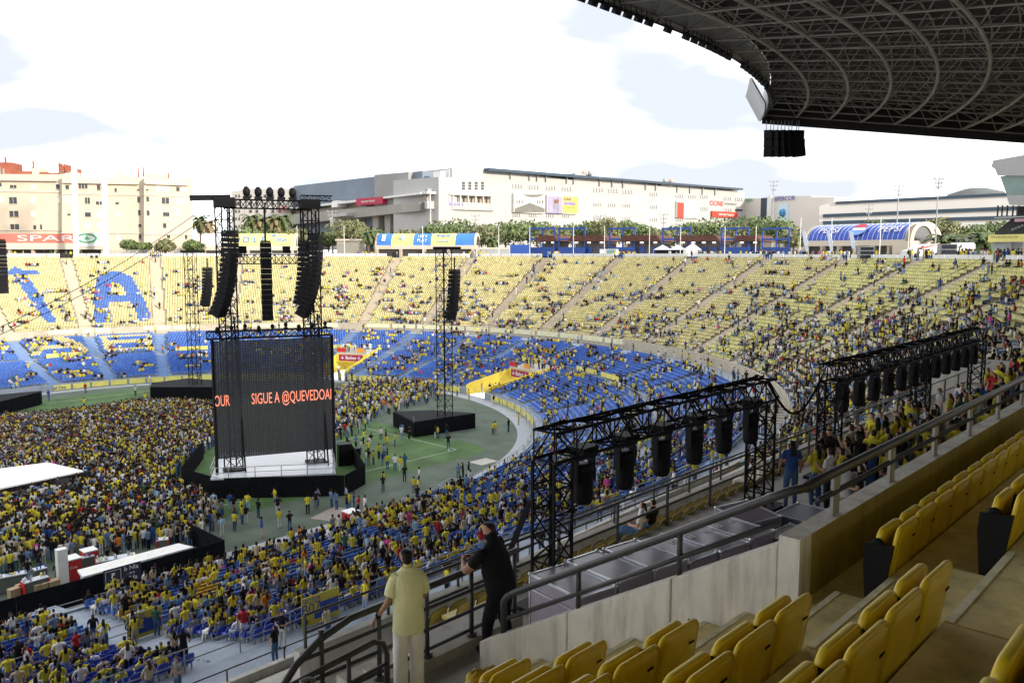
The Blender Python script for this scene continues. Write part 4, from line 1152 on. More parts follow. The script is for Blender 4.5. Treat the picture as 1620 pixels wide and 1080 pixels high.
# bar in front of the near blue seats
bar_counter((543, 849), (586, 838), 1.05, 'red fronted bar counter at the foot of the near blue seats', True, 1.4, 12)
bar_counter((572, 828), (618, 815), 1.05, 'white bar counter beside the pitch path, bottles on top', False, 1.2, 8)
bar_counter((618, 812), (650, 818), 1.05, 'white bar counter at the right end of the pitch side bar', False, 1.0, 4)
fridge((556, 844), 1.9, 1.1, 'red and white drinks fridge at the pitch side bar'); fridge((539, 858), 1.1, 1.0, 'low red cooler at the pitch side bar')
from collections import Counter
BN = Counter()
for o, l in BOT:
    c = BN[l]; BN[l] += 1
    tag(o, '%s bottle or cup on the %s' % (ORD[c], ' '.join(l.split()[:9])), 'bottle', 'bottles on ' + ' '.join(l.split()[:6]))
# section banners
def sector_banner(p0, p1, z0, h, code, lab):
    a, b = V3((*p0, z0)), V3((*p1, z0)); d = unit(b - a); w = np.linalg.norm(b - a); c = (a + b) / 2 + (0, 0, h / 2); nn = V3((d[1], -d[0], 0))
    th = thing('sector_banner', lab, 'banner', a, 'sector banners on the railings')
    YB = mat('banner_yellow', (0.50, 0.43, 0.06), 0.7, 0.1, 3)
    m = MB(); m.box(c, (w, 0.03, h), d); m.build('panel', YB, th)
    m = MB(); m.box(c + d * w * 0.22 - (0, 0, h * 0.06) + nn * 0.02, (w * 0.5, 0.012, h * 0.5), d); m.build('blue_field', BLUEP, th)
    m = MB(); m.box(c + d * w * 0.04 - (0, 0, h * 0.24) + nn * 0.019, (w * 0.44, 0.012, h * 0.2), d); m.build('blue_strip', BLUEP, th)
    text_mesh('lettering', 'SECTOR', BLUEP, h * 0.13, c - d * w * 0.24 + (0, 0, h * 0.36), d, (0, 0, 1), th, 0.004, lift=0.02)
    text_mesh('code_lettering', code, BLUEP, h * 0.34, c - d * w * 0.26 + (0, 0, h * 0.07), d, (0, 0, 1), th, 0.004, lift=0.02)
    for k in range(2):
        m = MB(); m.box(c - d * (w * 0.40 - k * 0.2 * w * 0.6) - (0, 0, h * 0.34) + nn * 0.02, (w * 0.09, 0.012, h * 0.16), d); m.build('pictogram', [mat('pictogram_dark', (0.03, 0.03, 0.05), 0.6, 0.1, 3), mat('pictogram_yellow', (0.6, 0.4, 0.02), 0.6, 0.1, 3)][k], th)
pb0, pb1 = at_h(504, 1008, 6.35), at_h(563, 984, 6.35)
sector_banner((pb0[0], 102 - R0 - 24.75), (pb1[0], 102 - R0 - 24.75), 6.35, 1.35, 'B07', 'yellow and blue banner reading SECTOR B07 on the walkway rail')
pc0, pc1 = at_h(206, 1018, 3.45), at_h(263, 1000, 3.45)
sector_banner((pc0[0], 102 - R0 - 14.2), (pc1[0], 102 - R0 - 14.2), 3.45, 1.35, 'C07', 'yellow and blue banner reading SECTOR C07 on the lower rail')
q = at_h(712, 780, 0); m = MB(); ax = unit(V3((0.9, 0.35, 0)))
th = thing('equipment_cart', 'grey open topped cart beside the pitch fence', 'cart', q)
m = MB(); m.box(q + (0, 0, 0.55), (2.6, 1.3, 0.08), ax); m.build('tray', GALV, th)
m = MB()
for a_ in (-1, 1):
    for b_ in (-1, 1):
        c = q + ax * 1.28 * a_ + V3((-ax[1], ax[0], 0)) * 0.63 * b_; m.tube(c, c + (0, 0, 1.1), 0.04, 5)
for z in (0.8, 1.1):
    for a_ in (-1, 1):
        sdv = V3((-ax[1], ax[0], 0)) * 0.63
        m.tube(q + ax * 1.28 - sdv * a_ * -1 + (0, 0, z), q - ax * 1.28 + sdv * a_ + (0, 0, z), 0.035, 5); m.tube(q + ax * 1.28 * a_ - sdv + (0, 0, z), q + ax * 1.28 * a_ + sdv + (0, 0, z), 0.035, 5)
m.build('frame', GALV, th)

# ================================================================== BEYOND THE BOWL
class Fac:
    """a vertical face set by two picture columns and their depths; pixel rectangles on it become boxes"""
    def __init__(s, x0, Z0, x1, Z1):
        s.a = at_Z(x0, 400, Z0) * (1, 1, 0); s.b = at_Z(x1, 400, Z1) * (1, 1, 0)
        s.d = unit(s.b - s.a); n = V3((s.d[1], -s.d[0], 0)); s.n = n if n @ FWD0 < 0 else -n
    def P(s, x, y):
        r = ray(x, y); return EYEPOS + r * (((s.a - EYEPOS) * (1, 1, 0) @ s.n) / (r @ s.n))
    def rect(s, m, x0, y0, x1, y1, proud=0.1, back=0.0):
        xm, ym = (x0 + x1) / 2, (y0 + y1) / 2
        p, q = s.P(x0, ym), s.P(x1, ym); z0, z1 = s.P(xm, y1)[2], s.P(xm, y0)[2]
        c = (p + q) / 2; c[2] = (z0 + z1) / 2
        m.box(c + s.n * (proud - back) / 2, (np.linalg.norm((q - p)[:2]), proud + back, z1 - z0), s.d); return m
    def part(s, name, material, parent, x0, y0, x1, y1, proud=0.1, back=0.0):
        return s.rect(MB(), x0, y0, x1, y1, proud, back).build(name, material, parent)
    def poly(s, m, pts, proud, back):
        f = [s.P(x, y) + s.n * proud for x, y in pts]; b = [p - s.n * (proud + back) for p in f]; k = len(pts)
        m.add(f + b, [tuple(range(k)), tuple(range(2 * k - 1, k - 1, -1))] + [(i, (i + 1) % k, k + (i + 1) % k, k + i) for i in range(k)]); return m
    def text(s, name, txt, material, xc, yc, hpx, parent, wpx=None, lift=0.2):
        c = s.P(xc, yc); h = abs(s.P(xc, yc - hpx / 2)[2] - s.P(xc, yc + hpx / 2)[2])
        right = s.d if s.d @ RIGHT > 0 else -s.d
        t = text_mesh(name, txt, material, h, c, right, (0, 0, 1), parent, 0.03, lift=lift)
        if wpx:
            co = np.array([v.co[:] for v in t.data.vertices]); u = co @ right; cu = (u.max() + u.min()) / 2
            k = np.linalg.norm((s.P(xc + wpx / 2, yc) - s.P(xc - wpx / 2, yc))[:2]) / (u.max() - u.min())
            for v, x in zip(t.data.vertices, u): v.co = Vector(np.array(v.co[:]) + right * ((x - cu) * (k - 1)))
        return t

# ---- cream flats at the left
flats = thing('apartment_block', 'cream six storey block of flats with small dark windows at the far left', 'building', at_Z(150, 405, 225))
blocks = [(Fac(-80, 214, 98, 218), -80, 98, 275), (Fac(98, 216.5, 228, 222), 98, 228, 280), (Fac(228, 220, 305, 226), 228, 305, 282)]
for f, x0, x1, yt in blocks:
    f.poly(MB(), [(x0, 412), (x1, 412), (x1, yt + 0.8), (x0, yt)], 0.0, 16).build('wall', CREAM, flats)
    f.part('cornice', CREAM2, flats, x0 + 2, yt + 8, x1 - 6 if x1 < 200 else x1 - 8, yt + 11, 0.9)
    for y in (yt + 27, yt + 88):
        f.part('string_course', CREAM2, flats, x0, y, x1, y + 1.6, 0.25)
WIN = [(0, 280, 10, 305), (65, 295, 84, 315), (88, 295, 105, 315), (60, 372, 82, 415), (86, 372, 108, 415), (62, 460, 86, 500), (92, 460, 118, 500), (68, 545, 92, 585), (97, 545, 122, 585),
       (360, 290, 382, 322), (420, 295, 442, 322), (505, 290, 520, 318), (525, 290, 540, 318), (545, 290, 560, 318), (622, 295, 642, 328), (648, 300, 668, 328), (735, 315, 748, 340),
       (545, 375, 558, 415), (562, 375, 576, 415), (615, 400, 635, 420), (640, 400, 662, 420), (740, 405, 762, 418), (545, 470, 582, 498), (880, 370, 896, 408), (938, 370, 955, 400),
       (1037, 375, 1058, 415), (1062, 375, 1083, 415), (1130, 308, 1150, 335), (885, 455, 900, 490), (940, 458, 958, 490), (1045, 470, 1085, 495), (888, 545, 905, 565), (1045, 540, 1066, 570),
       (890, 612, 905, 640), (1070, 612, 1090, 635), (1185, 612, 1200, 640), (215, 552, 232, 582), (258, 548, 270, 585), (432, 478, 452, 490), (935, 322, 952, 332), (878, 322, 895, 332)]
PAN = [(420, 360, 450, 412), (610, 465, 668, 505), (545, 535, 585, 580), (620, 535, 668, 582), (1130, 372, 1165, 418), (1172, 372, 1195, 418), (1130, 455, 1160, 495), (195, 290, 230, 325), (195, 375, 230, 415), (370, 365, 392, 410), (740, 465, 770, 500), (745, 610, 772, 650), (1000, 300, 1085, 335), (1165, 305, 1195, 340), (0, 372, 20, 410), (195, 460, 230, 500)]
for lst, nm, mt, pr in ((PAN, 'shutter', PALE_SHUTTER, 0.08), (WIN, 'window', SHADE_GLASS, 0.06)):
    for (a, b_, c, d) in lst:
        x0, y0, x1, y1 = a / 4.05, 220 + b_ / 4.05, c / 4.05, 220 + d / 4.05
        f = blocks[0][0] if x0 < 97 else (blocks[1][0] if x0 < 227 else blocks[2][0])
        o = f.part(nm, mt, flats, x0, y0, x1, y1, pr)
        if nm == 'window':
            f.part('window_sill', CREAM2, o, x0 - 0.4, y1, x1 + 0.4, y1 + 0.7, 0.2)
for (a, b_, c, d, mt) in ((0, 150, 80, 226, BRICKR), (80, 206, 205, 228, BRICKR), (200, 180, 250, 236, CREAM2), (256, 212, 306, 240, BRICKR), (330, 215, 372, 244, BRICKR), (374, 160, 415, 212, BRICKR), (410, 180, 470, 205, BRICKR), (385, 205, 470, 245, CREAM2), (925, 218, 1042, 250, CREAM2), (725, 206, 760, 246, CREAM2), (0, 190, 30, 222, CREAM2)):
    f = Fac(-80, 224, 305, 232); f.part('roof_structure', mt, flats, a / 4.05, 220 + b_ / 4.05, c / 4.05, 220 + d / 4.05 + 3, 0.0, 6)
for x, y0, y1 in ((8, 249, 258), (15, 250, 256), (52, 255, 266), (94, 257, 262), (99, 256, 262), (203, 272, 284), (218, 265, 282), (226, 264, 280), (266, 274, 283)):
    f.part('chimney_or_aerial', CREAM2 if x % 2 else BRICKR, flats, x, y0, x + 1.4, y1, 0.3, 0.3)

# ---- light mast frame
fm = Fac(110, 192, 175, 193); mast = thing('floodlight_frame', 'tall white ladder-like floodlight frame before the flats', 'light mast', fm.P(140, 405))
for x0, x1 in ((114.5, 121.5), (161.5, 168.5)):
    fm.poly(MB(), [(x0 + 3, 408), (x1 + 3, 408), (x1 - 1.5, 226), (x0 - 1.5, 226)], 0.4, 0.4).build('leg', WHITE, mast)
for y in (228, 235, 245, 257, 268):
    fm.part('rung', GREYP, mast, 120, y, 161, y + 1.0, 0.1, 0.1)
for i in range(6):
    fm.part('lamp', WHITE, mast, 123 + i * 6.5, 274, 127 + i * 6.5, 283, 0.4, 0.2)

# ---- stadium gate buildings on the rim
def columns(f, parent, x0, x1, y0, y1, n, w=3.0, mt=CONC_UP):
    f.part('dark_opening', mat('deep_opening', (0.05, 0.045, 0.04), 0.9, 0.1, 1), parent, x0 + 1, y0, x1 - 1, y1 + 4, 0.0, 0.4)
    for i in range(n):
        x = x0 + (x1 - x0 - w) * i / (n - 1); f.part('column', mt, parent, x, y0, x + w, y1 + 4, 1.2, 0.2)
f = Fac(-30, 196, 168, 199)
sp = thing('gate_building', 'low gate building with a long red banner below the cream flats', 'gate building', f.P(80, 405))
columns(f, sp, -20, 167, 394, 404, 6, 4)
f.part('beam', CREAM2, sp, -20, 384.5, 167, 394.5, 1.6, 3)
f.part('banner', mat('faded_red_banner', (0.62, 0.16, 0.12), 0.7, 0.08, 0.3), sp, 5, 370, 121, 385, 1.4, 2)
f.part('white_banner', WHITE, sp, 121.6, 368, 165, 390, 1.75, 2)
f.text('banner_lettering', 'SPAR', WHITE, 78, 377.5, 9, sp, 92, 1.5)
m = MB(); c = f.P(142, 377) + f.n * 1.85
for k, (rx, rz_, mt) in enumerate(((2.4, 1.15, mat('tree_logo_green', (0.05, 0.30, 0.12), 0.6, 0.1, 1)),)):
    m = MB(); ring1 = [c + f.d * rx * math.cos(a) + V3((0, 0, rz_ * math.sin(a))) for a in np.linspace(0, 2 * math.pi, 24)[:-1]]
    ring2 = [c + f.d * rx * .78 * math.cos(a) + V3((0, 0, rz_ * .7 * math.sin(a))) for a in np.linspace(0, 2 * math.pi, 24)[:-1]]
    m.loft([ring1, ring2], cap=False); m.build('logo_ring', mt, sp)
    m = MB(); m.add([c + V3((0, 0, 0.7)), c + f.d * 0.7 - V3((0, 0, 0.3)), c - f.d * 0.7 - V3((0, 0, 0.3))], [(0, 1, 2)]); m.box(c - V3((0, 0, .45)), (0.2, 0.02, 0.3), f.d); m.build('logo_tree', mt, sp)

def vault(f, x0, x1, ye, yt, depth, lab, bands, beam, cols, end=None, nrib=0):
    """barrel-roofed gate house: eave at pixel row ye, crown at yt"""
    th = thing('gate_vault', lab, 'gate building', f.P((x0 + x1) / 2, 405), 'barrel roofed gate houses')
    ze, zt = f.P((x0 + x1) / 2, ye)[2], f.P((x0 + x1) / 2, yt)[2]; H = zt - ze
    a, b = f.P(x0, ye), f.P(x1, ye); a[2] = b[2] = 0
    def pt(u, ang, k=1.0):
        return a + (b - a) * u - f.n * (depth / 2 - depth / 2 * k * math.cos(ang)) + V3((0, 0, ze + H * k * math.sin(ang)))
    angs = [math.pi * i / 14 for i in range(15)]
    for (u0, u1, mt) in bands:
        m = MB(); m.loft([[pt(u0, t) for t in angs], [pt(u1, t) for t in angs]], cap=False, closed=False)
        m.loft([[pt(u0, t, .95) for t in angs], [pt(u1, t, .95) for t in angs]], cap=False, closed=False); m.build('roof_band', mt, th)
    for i in range(nrib):
        u = (i + 0.5) / nrib; m = MB(); m.path([pt(u, t, 1.012) for t in angs[:12]], 0.09, 4); m.build('roof_rib', mat('pale_blue_rib', (0.35, 0.42, 0.60), 0.5, 0.1, 1), th)
    for u in (0, 1):
        m = MB(); o = [pt(u, t, 1.04) + f.d * (0.15 if u else -0.15) for t in angs]; i_ = [pt(u, t, .80) + f.d * (0.15 if u else -0.15) for t in angs]
        m.loft([o, i_], cap=False, closed=False); o2 = [p - f.d * (0.5 if u else -0.5) for p in o]; m.loft([o, o2], cap=False, closed=False); i2 = [p - f.d * (0.5 if u else -0.5) for p in i_]; m.loft([i_, i2], cap=False, closed=False)
        m.build('end_arch', CREAM2, th)
        m = MB(); g_ = [pt(u, t, .82) - f.d * (0.25 if u else -0.25) for t in angs]; m.add(g_, [tuple(range(len(g_)))]); m.build('end_glazing', mat('vault_glass', (0.10, 0.10, 0.095), 0.3, 0.1, 1), th)
    f.part('beam', CREAM2, th, x0, ye - 1, x1, ye + beam, 0.3, depth)
    columns(f, th, x0 + 2, x1 - 2, ye + beam, 404, cols, 3.2)
    def on(u, t):                                  # place, right, up on the curved front
        p = pt(u, t, 1.02); return p, f.d, unit(pt(u, t + 0.1) - pt(u, t - 0.1))
    return th, on, H
YB2 = mat('yellow_fabric', (0.74, 0.66, 0.22), 0.7, 0.06, 0.5); BB2 = mat('blue_fabric', (0.05, 0.19, 0.62), 0.7, 0.06, 0.5); WB2 = mat('white_fabric', (0.74, 0.74, 0.70), 0.7, 0.05, 0.5)
f = Fac(320, 214, 470, 216)
th, on, H = vault(f, 321, 467, 390, 369, 6, 'white and yellow barrel roofed gate behind the speaker towers', [(0, .28, WB2), (.28, 1, YB2)], 6, 5)
for txt, u, sz, mt in (('U', .37, .62, BB2), ('D', .47, .62, BB2), ('L', .57, .62, BB2), ('P', .66, .62, BB2), ('DISA', .85, .36, BB2)):
    p, r, u_ = on(u, 0.5); text_mesh('roof_lettering', txt, mt, H * sz * .8, p, r, u_, th, 0.02, lift=0.12)
for txt, u in (('C', .36), ('L', .46), ('U', .56), ('B', .66)):
    p, r, u_ = on(u, 1.0); text_mesh('roof_lettering', txt, mat('pale_print', (0.5, 0.52, 0.5), 0.7, 0, 1), H * .2, p, r, u_, th, 0.02, lift=0.12)
p, r, u_ = on(.77, 1.0); m = MB(); m.add([p + f.n * .2 - r * 1.2, p + f.n * .2 + r * 1.1 + u_ * .5, p + f.n * .2 + u_ * -.4], [(0, 1, 2)]); m.add([p + f.n * .22 - r * .2 + u_ * .6, p + f.n * .22 + r * .3, p + f.n * .22 - r * .3 - u_ * .2], [(0, 1, 2)]); m.build('bird_mark', BB2, th)
f = Fac(592, 212, 757, 208)
th, on, H = vault(f, 594, 752, 389, 369, 6, 'blue and yellow banded barrel roofed gate in the middle of the rim', [(0, .16, BB2), (.16, .38, YB2), (.38, .56, BB2), (.56, .80, YB2), (.80, 1, BB2)], 5, 5)
for txt, u, t, k, mt in (("LET'S", .47, .80, .26, WB2), ('PLAY', .47, .42, .28, WB2), ('hummel', .68, .36, .24, BB2)):
    p, r, u_ = on(u, t); text_mesh('roof_lettering', txt, mt, H * k * .9, p, r, u_, th, 0.02, lift=0.12)
for u, t in ((.63, .95), (.68, .85), (.73, .95)):
    p, r, u_ = on(u, t); m = MB(); m.add([p + f.n * .15 - r * .8 + u_ * .35, p + f.n * .15 + r * .8 + u_ * .35, p + f.n * .15 - u_ * .45], [(0, 1, 2)]); m.build('chevron_mark', BB2, th)
p, r, u_ = on(.27, .7); m = MB(); m.ell(p + f.n * .05, (.9, .3, .9), 10, 5); m.build('crest_mark', mat('crest_blue', (0.25, 0.38, 0.55), 0.6, 0.2, 2), th)
p, r, u_ = on(.08, .7); m = MB(); m.box(p + f.n * .1, (.9, .1, 2.2), r, None, u_); m.build('bottle_mark', WB2, th)
f = Fac(1270, 163, 1480, 140)
th, on, H = vault(f, 1275, 1441, 381, 354, 9, 'royal blue ribbed barrel roofed gate with white lettering at the right', [(0, 1, mat('royal_blue_sheet', (0.03, 0.07, 0.40), 0.5, 0.08, 0.6))], 8, 7, None, 22)
for u in (.22, .80):
    p, r, u_ = on(u, .62); text_mesh('roof_lettering', 'PEPSI', WHITE, H * .46, p, r, u_, th, 0.03, lift=0.25)
p, r, u_ = on(.51, .66)
def disc(c, rx, r, u_, a0, a1, mt, nm, lift):
    m = MB(); n_ = np.cross(r, u_); c = c + n_ * lift; pts = [c + r * rx * math.cos(a) + u_ * rx * math.sin(a) for a in np.linspace(a0, a1, 20)]; m.add(pts, [tuple(range(20))]); m.build(nm, mt, th)
disc(p, H * .52, r, u_, 0, 6.1, mat('round_mark_blue', (0.16, 0.30, 0.66), 0.6, 0.05, 1), 'round_mark', .26); disc(p, H * .48, r, u_, 0.35, math.pi - .35, mat('round_mark_red', (0.55, 0.05, 0.06), 0.6, 0.05, 1), 'round_mark_top', .28)
m = MB(); m.box(p + np.cross(r, u_) * .3, (H * .85, .02, H * .22), r, None, u_); m.build('round_mark_bar', WHITE, th)
# arched end face of the royal blue gate
fe = Fac(1441, 139, 1481, 146); m = MB()
o = [(1461 - 21 * math.cos(a), 384 - 33 * math.sin(a)) for a in np.linspace(0, math.pi, 17)]
i_ = [(1461 - 15 * math.cos(a), 381 - 24 * math.sin(a)) for a in np.linspace(0, math.pi, 17)]
m.loft([[fe.P(*p) for p in o], [fe.P(*p) for p in i_]], cap=False, closed=False); m.loft([[fe.P(*p) - fe.n * 1.0 for p in o], [fe.P(*p) - fe.n * 1.0 for p in i_]], cap=False, closed=False); m.loft([[fe.P(*p) for p in i_], [fe.P(*p) - fe.n * 1.0 for p in i_]], cap=False, closed=False)
m.build('front_arch', CREAM2, th)
fe.poly(MB(), [(1446, 368), (1452, 361), (1461, 358), (1470, 361), (1476, 369), (1469, 381), (1453, 381)], -0.2, 0.3).build('arch_glazing', MATS['vault_glass'], th)
fe.poly(MB(), [(1440, 404), (1482, 404), (1482, 381), (1440, 381)], 0.05, 3).build('arch_base', CREAM2, th)
# feather flags before it
for i, x in enumerate((1272, 1311, 1346)):
    f = Fac(x, 142 - i * 4, x + 10, 141 - i * 4); th = thing('feather_flag', 'tall white feather flag, %s from left before the blue gate' % ORD[i], 'flag', f.P(x, 404), 'feather flags')
    m = MB(); m.path([f.P(x + 7, 404), f.P(x + 6, 385), f.P(x + 2, 370), f.P(x - 3, 364)], 0.05, 4); m.build('pole', GREYP, th)
    f.poly(MB(), [(x + 7, 398), (x + 3, 398), (x - 1, 380), (x - 3.5, 364), (x + 2, 367), (x + 6, 382)], 0.02, 0.04).build('cloth', mat('flag_pale_blue', (0.62, 0.68, 0.80), 0.8, 0.1, 1), th)

# ---- kiosk row with blue steel frames and brown roofs
FR = [(838, 879), (884, 927), (964, 1006), (1048, 1094), (1141, 1186), (1206, 1250)]
RO = [(851, 886), (903, 963), (985, 1048), (1072, 1141), (1165, 1206)]
def kz(x): return float(np.interp(x, [820, 1260], [212, 168]))
for i, (x0, x1) in enumerate(FR):
    f = Fac(x0, kz(x0), x1, kz(x1)); th = thing('blue_portal_frame', 'blue steel portal frame on the rim, %s from left among the kiosks' % ORD[i], 'steel frame', f.P(x0, 404), 'blue portal frames')
    for dd in (0,):
        for x in (x0, (x0 + x1) / 2, x1 - 2): f.part('post', BLUEF, th, x, 361, x + 1.6, 406, 0.3 - dd, 0.0 + dd + 0.1)
        f.part('beam', BLUEF, th, x0, 360, x1, 363, 0.35 - dd, dd + 0.1)
    f.part('mid_beam', BLUEF, th, x0, 377, x1, 380, 0.33, 0.1)
    f.part('counter', BLUEF, th, x0, 391, x1, 406, 0.4, 0.2)
for i, (x0, x1) in enumerate(RO):
    f = Fac(x0, kz(x0) + 1, x1, kz(x1) + 1); th = thing('kiosk', 'kiosk with brown roof on the rim, %s from left' % ORD[i], 'kiosk', f.P((x0 + x1) / 2, 404), 'brown roofed kiosks')
    f.part('wall', mat('kiosk_wall', (0.10, 0.085, 0.08), 0.8, 0.2, 0.5), th, x0 + 3, 381, x1 - 3, 408, 0.0, 5)
    f.poly(MB(), [(x0 - 1, 381.5), (x1 + 1, 381.5), (x1 - 5, 372.5), (x0 + 7, 372.5)], 1.6, 6).build('roof', BROWNR, th)
    f.part('side_pier', CREAM2, th, x0 + 3, 383, x0 + 8, 408, 0.2)
    n = max(2, int((x1 - x0) / 16))
    for j in range(n):
        x = x0 + 10 + (x1 - x0 - 20) * j / max(1, n - 1); f.part('counter_front', BLUEF, th, x - 5, 391, x + 4, 406, 0.25); f.part('lamp', mat('lamp_white', (0.9, 0.9, 0.85), 0.5, 0, emit=((1, 1, 0.95), 1.0)), th, x - 1, 383, x + 1.4, 384.6, 0.9)
f = Fac(752, 205, 838, 205); th = thing('blue_hoarding', 'low grey and blue hoarding left of the kiosks', 'hoarding', f.P(800, 404))
f.part('grey_panel', GREYP, th, 757, 394, 806, 408, 0.1, 0.2); f.part('blue_panel', BLUEF, th, 807, 387, 837, 408, 0.1, 0.2); f.part('wall_cap', CREAM2, th, 757, 391.5, 806, 394, 0.2, 0.3)
f = Fac(950, 190, 978, 188); th = thing('rim_billboard', 'pale billboard with green print below the kiosks', 'billboard', f.P(964, 404)); f.part('panel', WB2, th, 949, 394, 978, 404, 0.1, 0.1); f.part('print', mat('teal_print', (0.2, 0.36, 0.34), 0.7, 0.3, 0.6), th, 960, 395, 974, 403, 0.15)
for i, (x0, x1, yp) in enumerate(((1034, 1060, 387), (1058, 1084, 387), (1081, 1110, 384))):
    f = Fac(x0, 182, x1, 181); th = thing('marquee', 'white peaked marquee on the rim, %s from left' % ORD[i], 'tent', f.P((x0 + x1) / 2, 404), 'white marquees')
    a, b = f.P(x0, 395), f.P(x1, 395); c, d = b - f.n * 4, a - f.n * 4; pk = (a + c) / 2; pk[2] = f.P((x0 + x1) / 2, yp)[2]
    m = MB(); m.add([a, b, c, d, pk], [(0, 1, 4), (1, 2, 4), (2, 3, 4), (3, 0, 4)]); m.build('canopy', WHITE, th)
    if i == 2: f.part('side_wall', WHITE, th, x0, 395, x1, 406, 0, 0.1)
    else: f.part('back_wall', mat('tent_dark', (0.03, 0.035, 0.04), 0.8, 0.1, 1), th, x0, 396, x1, 406, -2, 2.2)
    m = MB()
    for q in (a, b, c, d): m.tube((q[0], q[1], 21.8), q, 0.06, 4)
    m.build('frame', GALV, th)
for i, x in enumerate((471, 545, 669, 789, 838, 907, 956, 1027, 1076, 1146, 1195, 1265, 1314, 1391, 1436)):
    p = rim_at(x, 104.5); zt = EYE + (400 - (358 if x < 1200 else 345)) / F_PX * (p @ FWD0[:2])
    m = MB(); m.tube((*p, 21.8), (*p, zt), 0.10, 6, 0.07); tag(m.build('flagpole', WHITE), 'bare white flagpole on the rim, %s from the left' % ORD[i], 'flagpole', 'flagpoles on the rim')
for i, (x, yt, Z) in enumerate(((386, 288, 300), (525, 335, 232), (752, 342, 225), (950, 342, 230), (1050, 340, 225), (1224, 288, 215), (1375, 325, 230), (1422, 296, 190), (1485, 285, 130))):
    p = at_Z(x, yt, Z); th = thing('street_mast', 'slim lamp mast with crosswise lamps, %s from the left beyond the rim' % ORD[i], 'lamp mast', (p[0], p[1], 21.8), 'lamp masts beyond the rim')
    m = MB(); m.tube((p[0], p[1], 21.8), p, 0.2 * Z / 200, 6, 0.11 * Z / 200); m.build('pole', GREYP, th)
    for k in range(3):
        m = MB(); c = p - V3((0, 0, k * 0.9 * Z / 180)); w = (0.9 - 0.2 * k) * Z / 180; m.bar(c - RIGHT * w, c + RIGHT * w, 0.12)
        for s_ in (-1, 0.1, 1): m.box(c + RIGHT * w * s_ - FWD0 * 0.2 + (0, 0, 0.25), (0.32, 0.3, 0.3), RIGHT)
        m.build('lamp_arm', GREYP, th)

# ---- shopping centre
mall = thing('shopping_centre', 'huge pale shopping centre with dark grey wing and advertising panels', 'building', at_Z(800, 400, 270))
f1 = Fac(715, 262, 1178, 372)
f1.poly(MB(), [(715, 420), (1178, 412), (1178, 303), (1120, 299), (1064, 292), (1064, 288.5), (1046, 287), (1046, 294), (935, 281), (935, 277), (910, 274), (910, 285), (806, 273), (806, 270), (777, 266), (715, 266)], 0.0, 45).build('long_wall', MALL, mall)
f1.poly(MB(), [(766, 271), (1168, 301), (1168, 298.6), (766, 266.5)], 2.5, 30).build('roof_canopy', STRIPE, mall)
for x in (806, 836, 848, 862, 895, 906, 947, 967, 984, 1020, 1036, 1070, 1090, 1110, 1130):
    yy = 266.5 + (x - 766) * 0.0795; f1.part('roof_post', GREYP, mall, x, yy + 2, x + 1.2, yy + 14, 0.6)
for (xs, y0) in (((811, 837, 864, 889), 292), ((939, 962, 985), 298)):
    for x in xs:
        for k in range(4): f1.part('window', mat('pale_window', (0.36, 0.36, 0.36), 0.4, 0.1, 1), mall, x + k * 4.4, y0 + (x - xs[0]) * 0.06, x + k * 4.4 + 3.2, y0 + 6 + (x - xs[0]) * 0.06, 0.25)
for (x, ys) in ((939, (321, 342)), (962, (322, 343)), (985, (323, 344)), (1028, (305, 325, 345)), (1069, (308, 345)), (1089, (309,)), (1108, (309, 328)), (1145, (312, 330)), (1163, (313,)), (811, (338,)), (837, (338,)), (864, (339,)), (889, (339,))):
    for y in ys:
        for k in range(4): f1.part('window', MATS['pale_window'], mall, x + k * 3.4, y, x + k * 3.4 + 2.4, y + 5, 0.25)
def poster(name, f, x0, y0, x1, y1, mt, parts=()):
    o = f.part(name, mt, mall, x0, y0, x1, y1, 1.0)
    for (a, b_, c, d, mm) in parts: f.part('poster_print', mm, o, a, b_, c, d, 1.15)
    return o
PW = mat('poster_white', (0.66, 0.66, 0.62), 0.6, 0.08, 0.4); PD = mat('poster_dark', (0.14, 0.14, 0.125), 0.6, 0.15, 0.5); PL = mat('poster_lilac', (0.30, 0.27, 0.55), 0.6, 0.1, 0.5); PY = mat('poster_yellow', (0.76, 0.52, 0.10), 0.6, 0.08, 0.4)
o = poster('billboard', f1, 810, 307, 859, 337, PW)
f1.poly(MB(), [(811, 336), (811, 330), (835, 321), (858, 330), (858, 336)], 1.2, 0.1).build('poster_print', PD, o)
f1.poly(MB(), [(822, 308), (858, 308), (848, 312), (835, 312)], 1.2, 0.1).build('poster_print', PD, o)
for x in (814, 818, 822, 846, 850, 854): f1.part('poster_print', MATS['poster_dark'], o, x, 317, x + 1.6, 322, 1.2)
poster('billboard', f1, 863, 310, 911, 338, PW, ((864, 310.5, 886, 337.5, PL), (886.3, 311, 910.5, 337.5, PY), (871, 314, 881, 337, PW), (873, 316, 880, 322, mat('poster_brown', (0.25, 0.11, 0.06), 0.6, 0.1, 1)), (888, 313, 900, 318, PL), (888, 320, 907, 325, PL), (888, 328, 906, 329.5, MATS['poster_brown'])))
poster('billboard', f1, 1068, 320, 1104, 345, WHITE, ((1068.3, 320.5, 1078.5, 344.5, mat('poster_red', (0.55, 0.05, 0.03), 0.6, 0.05, 1)), (1091, 322, 1092, 344, GREYP)))
o = poster('billboard', f1, 1124, 335, 1164, 344, MATS['poster_red']); f1.text('poster_lettering', 'worten', WHITE, 1145, 339.5, 4.5, o, 24, 1.3)
f1.text('wall_lettering', 'OCINE', MATS['poster_red'], 1133, 322, 7.5, mall, 21, 0.4); f1.text('wall_lettering', 'PREMIUM', PD, 1155, 323, 3, mall, 18, 0.4)
f1.part('dark_window', SHADE_GLASS, mall, 1163, 331, 1174, 334, 0.2)
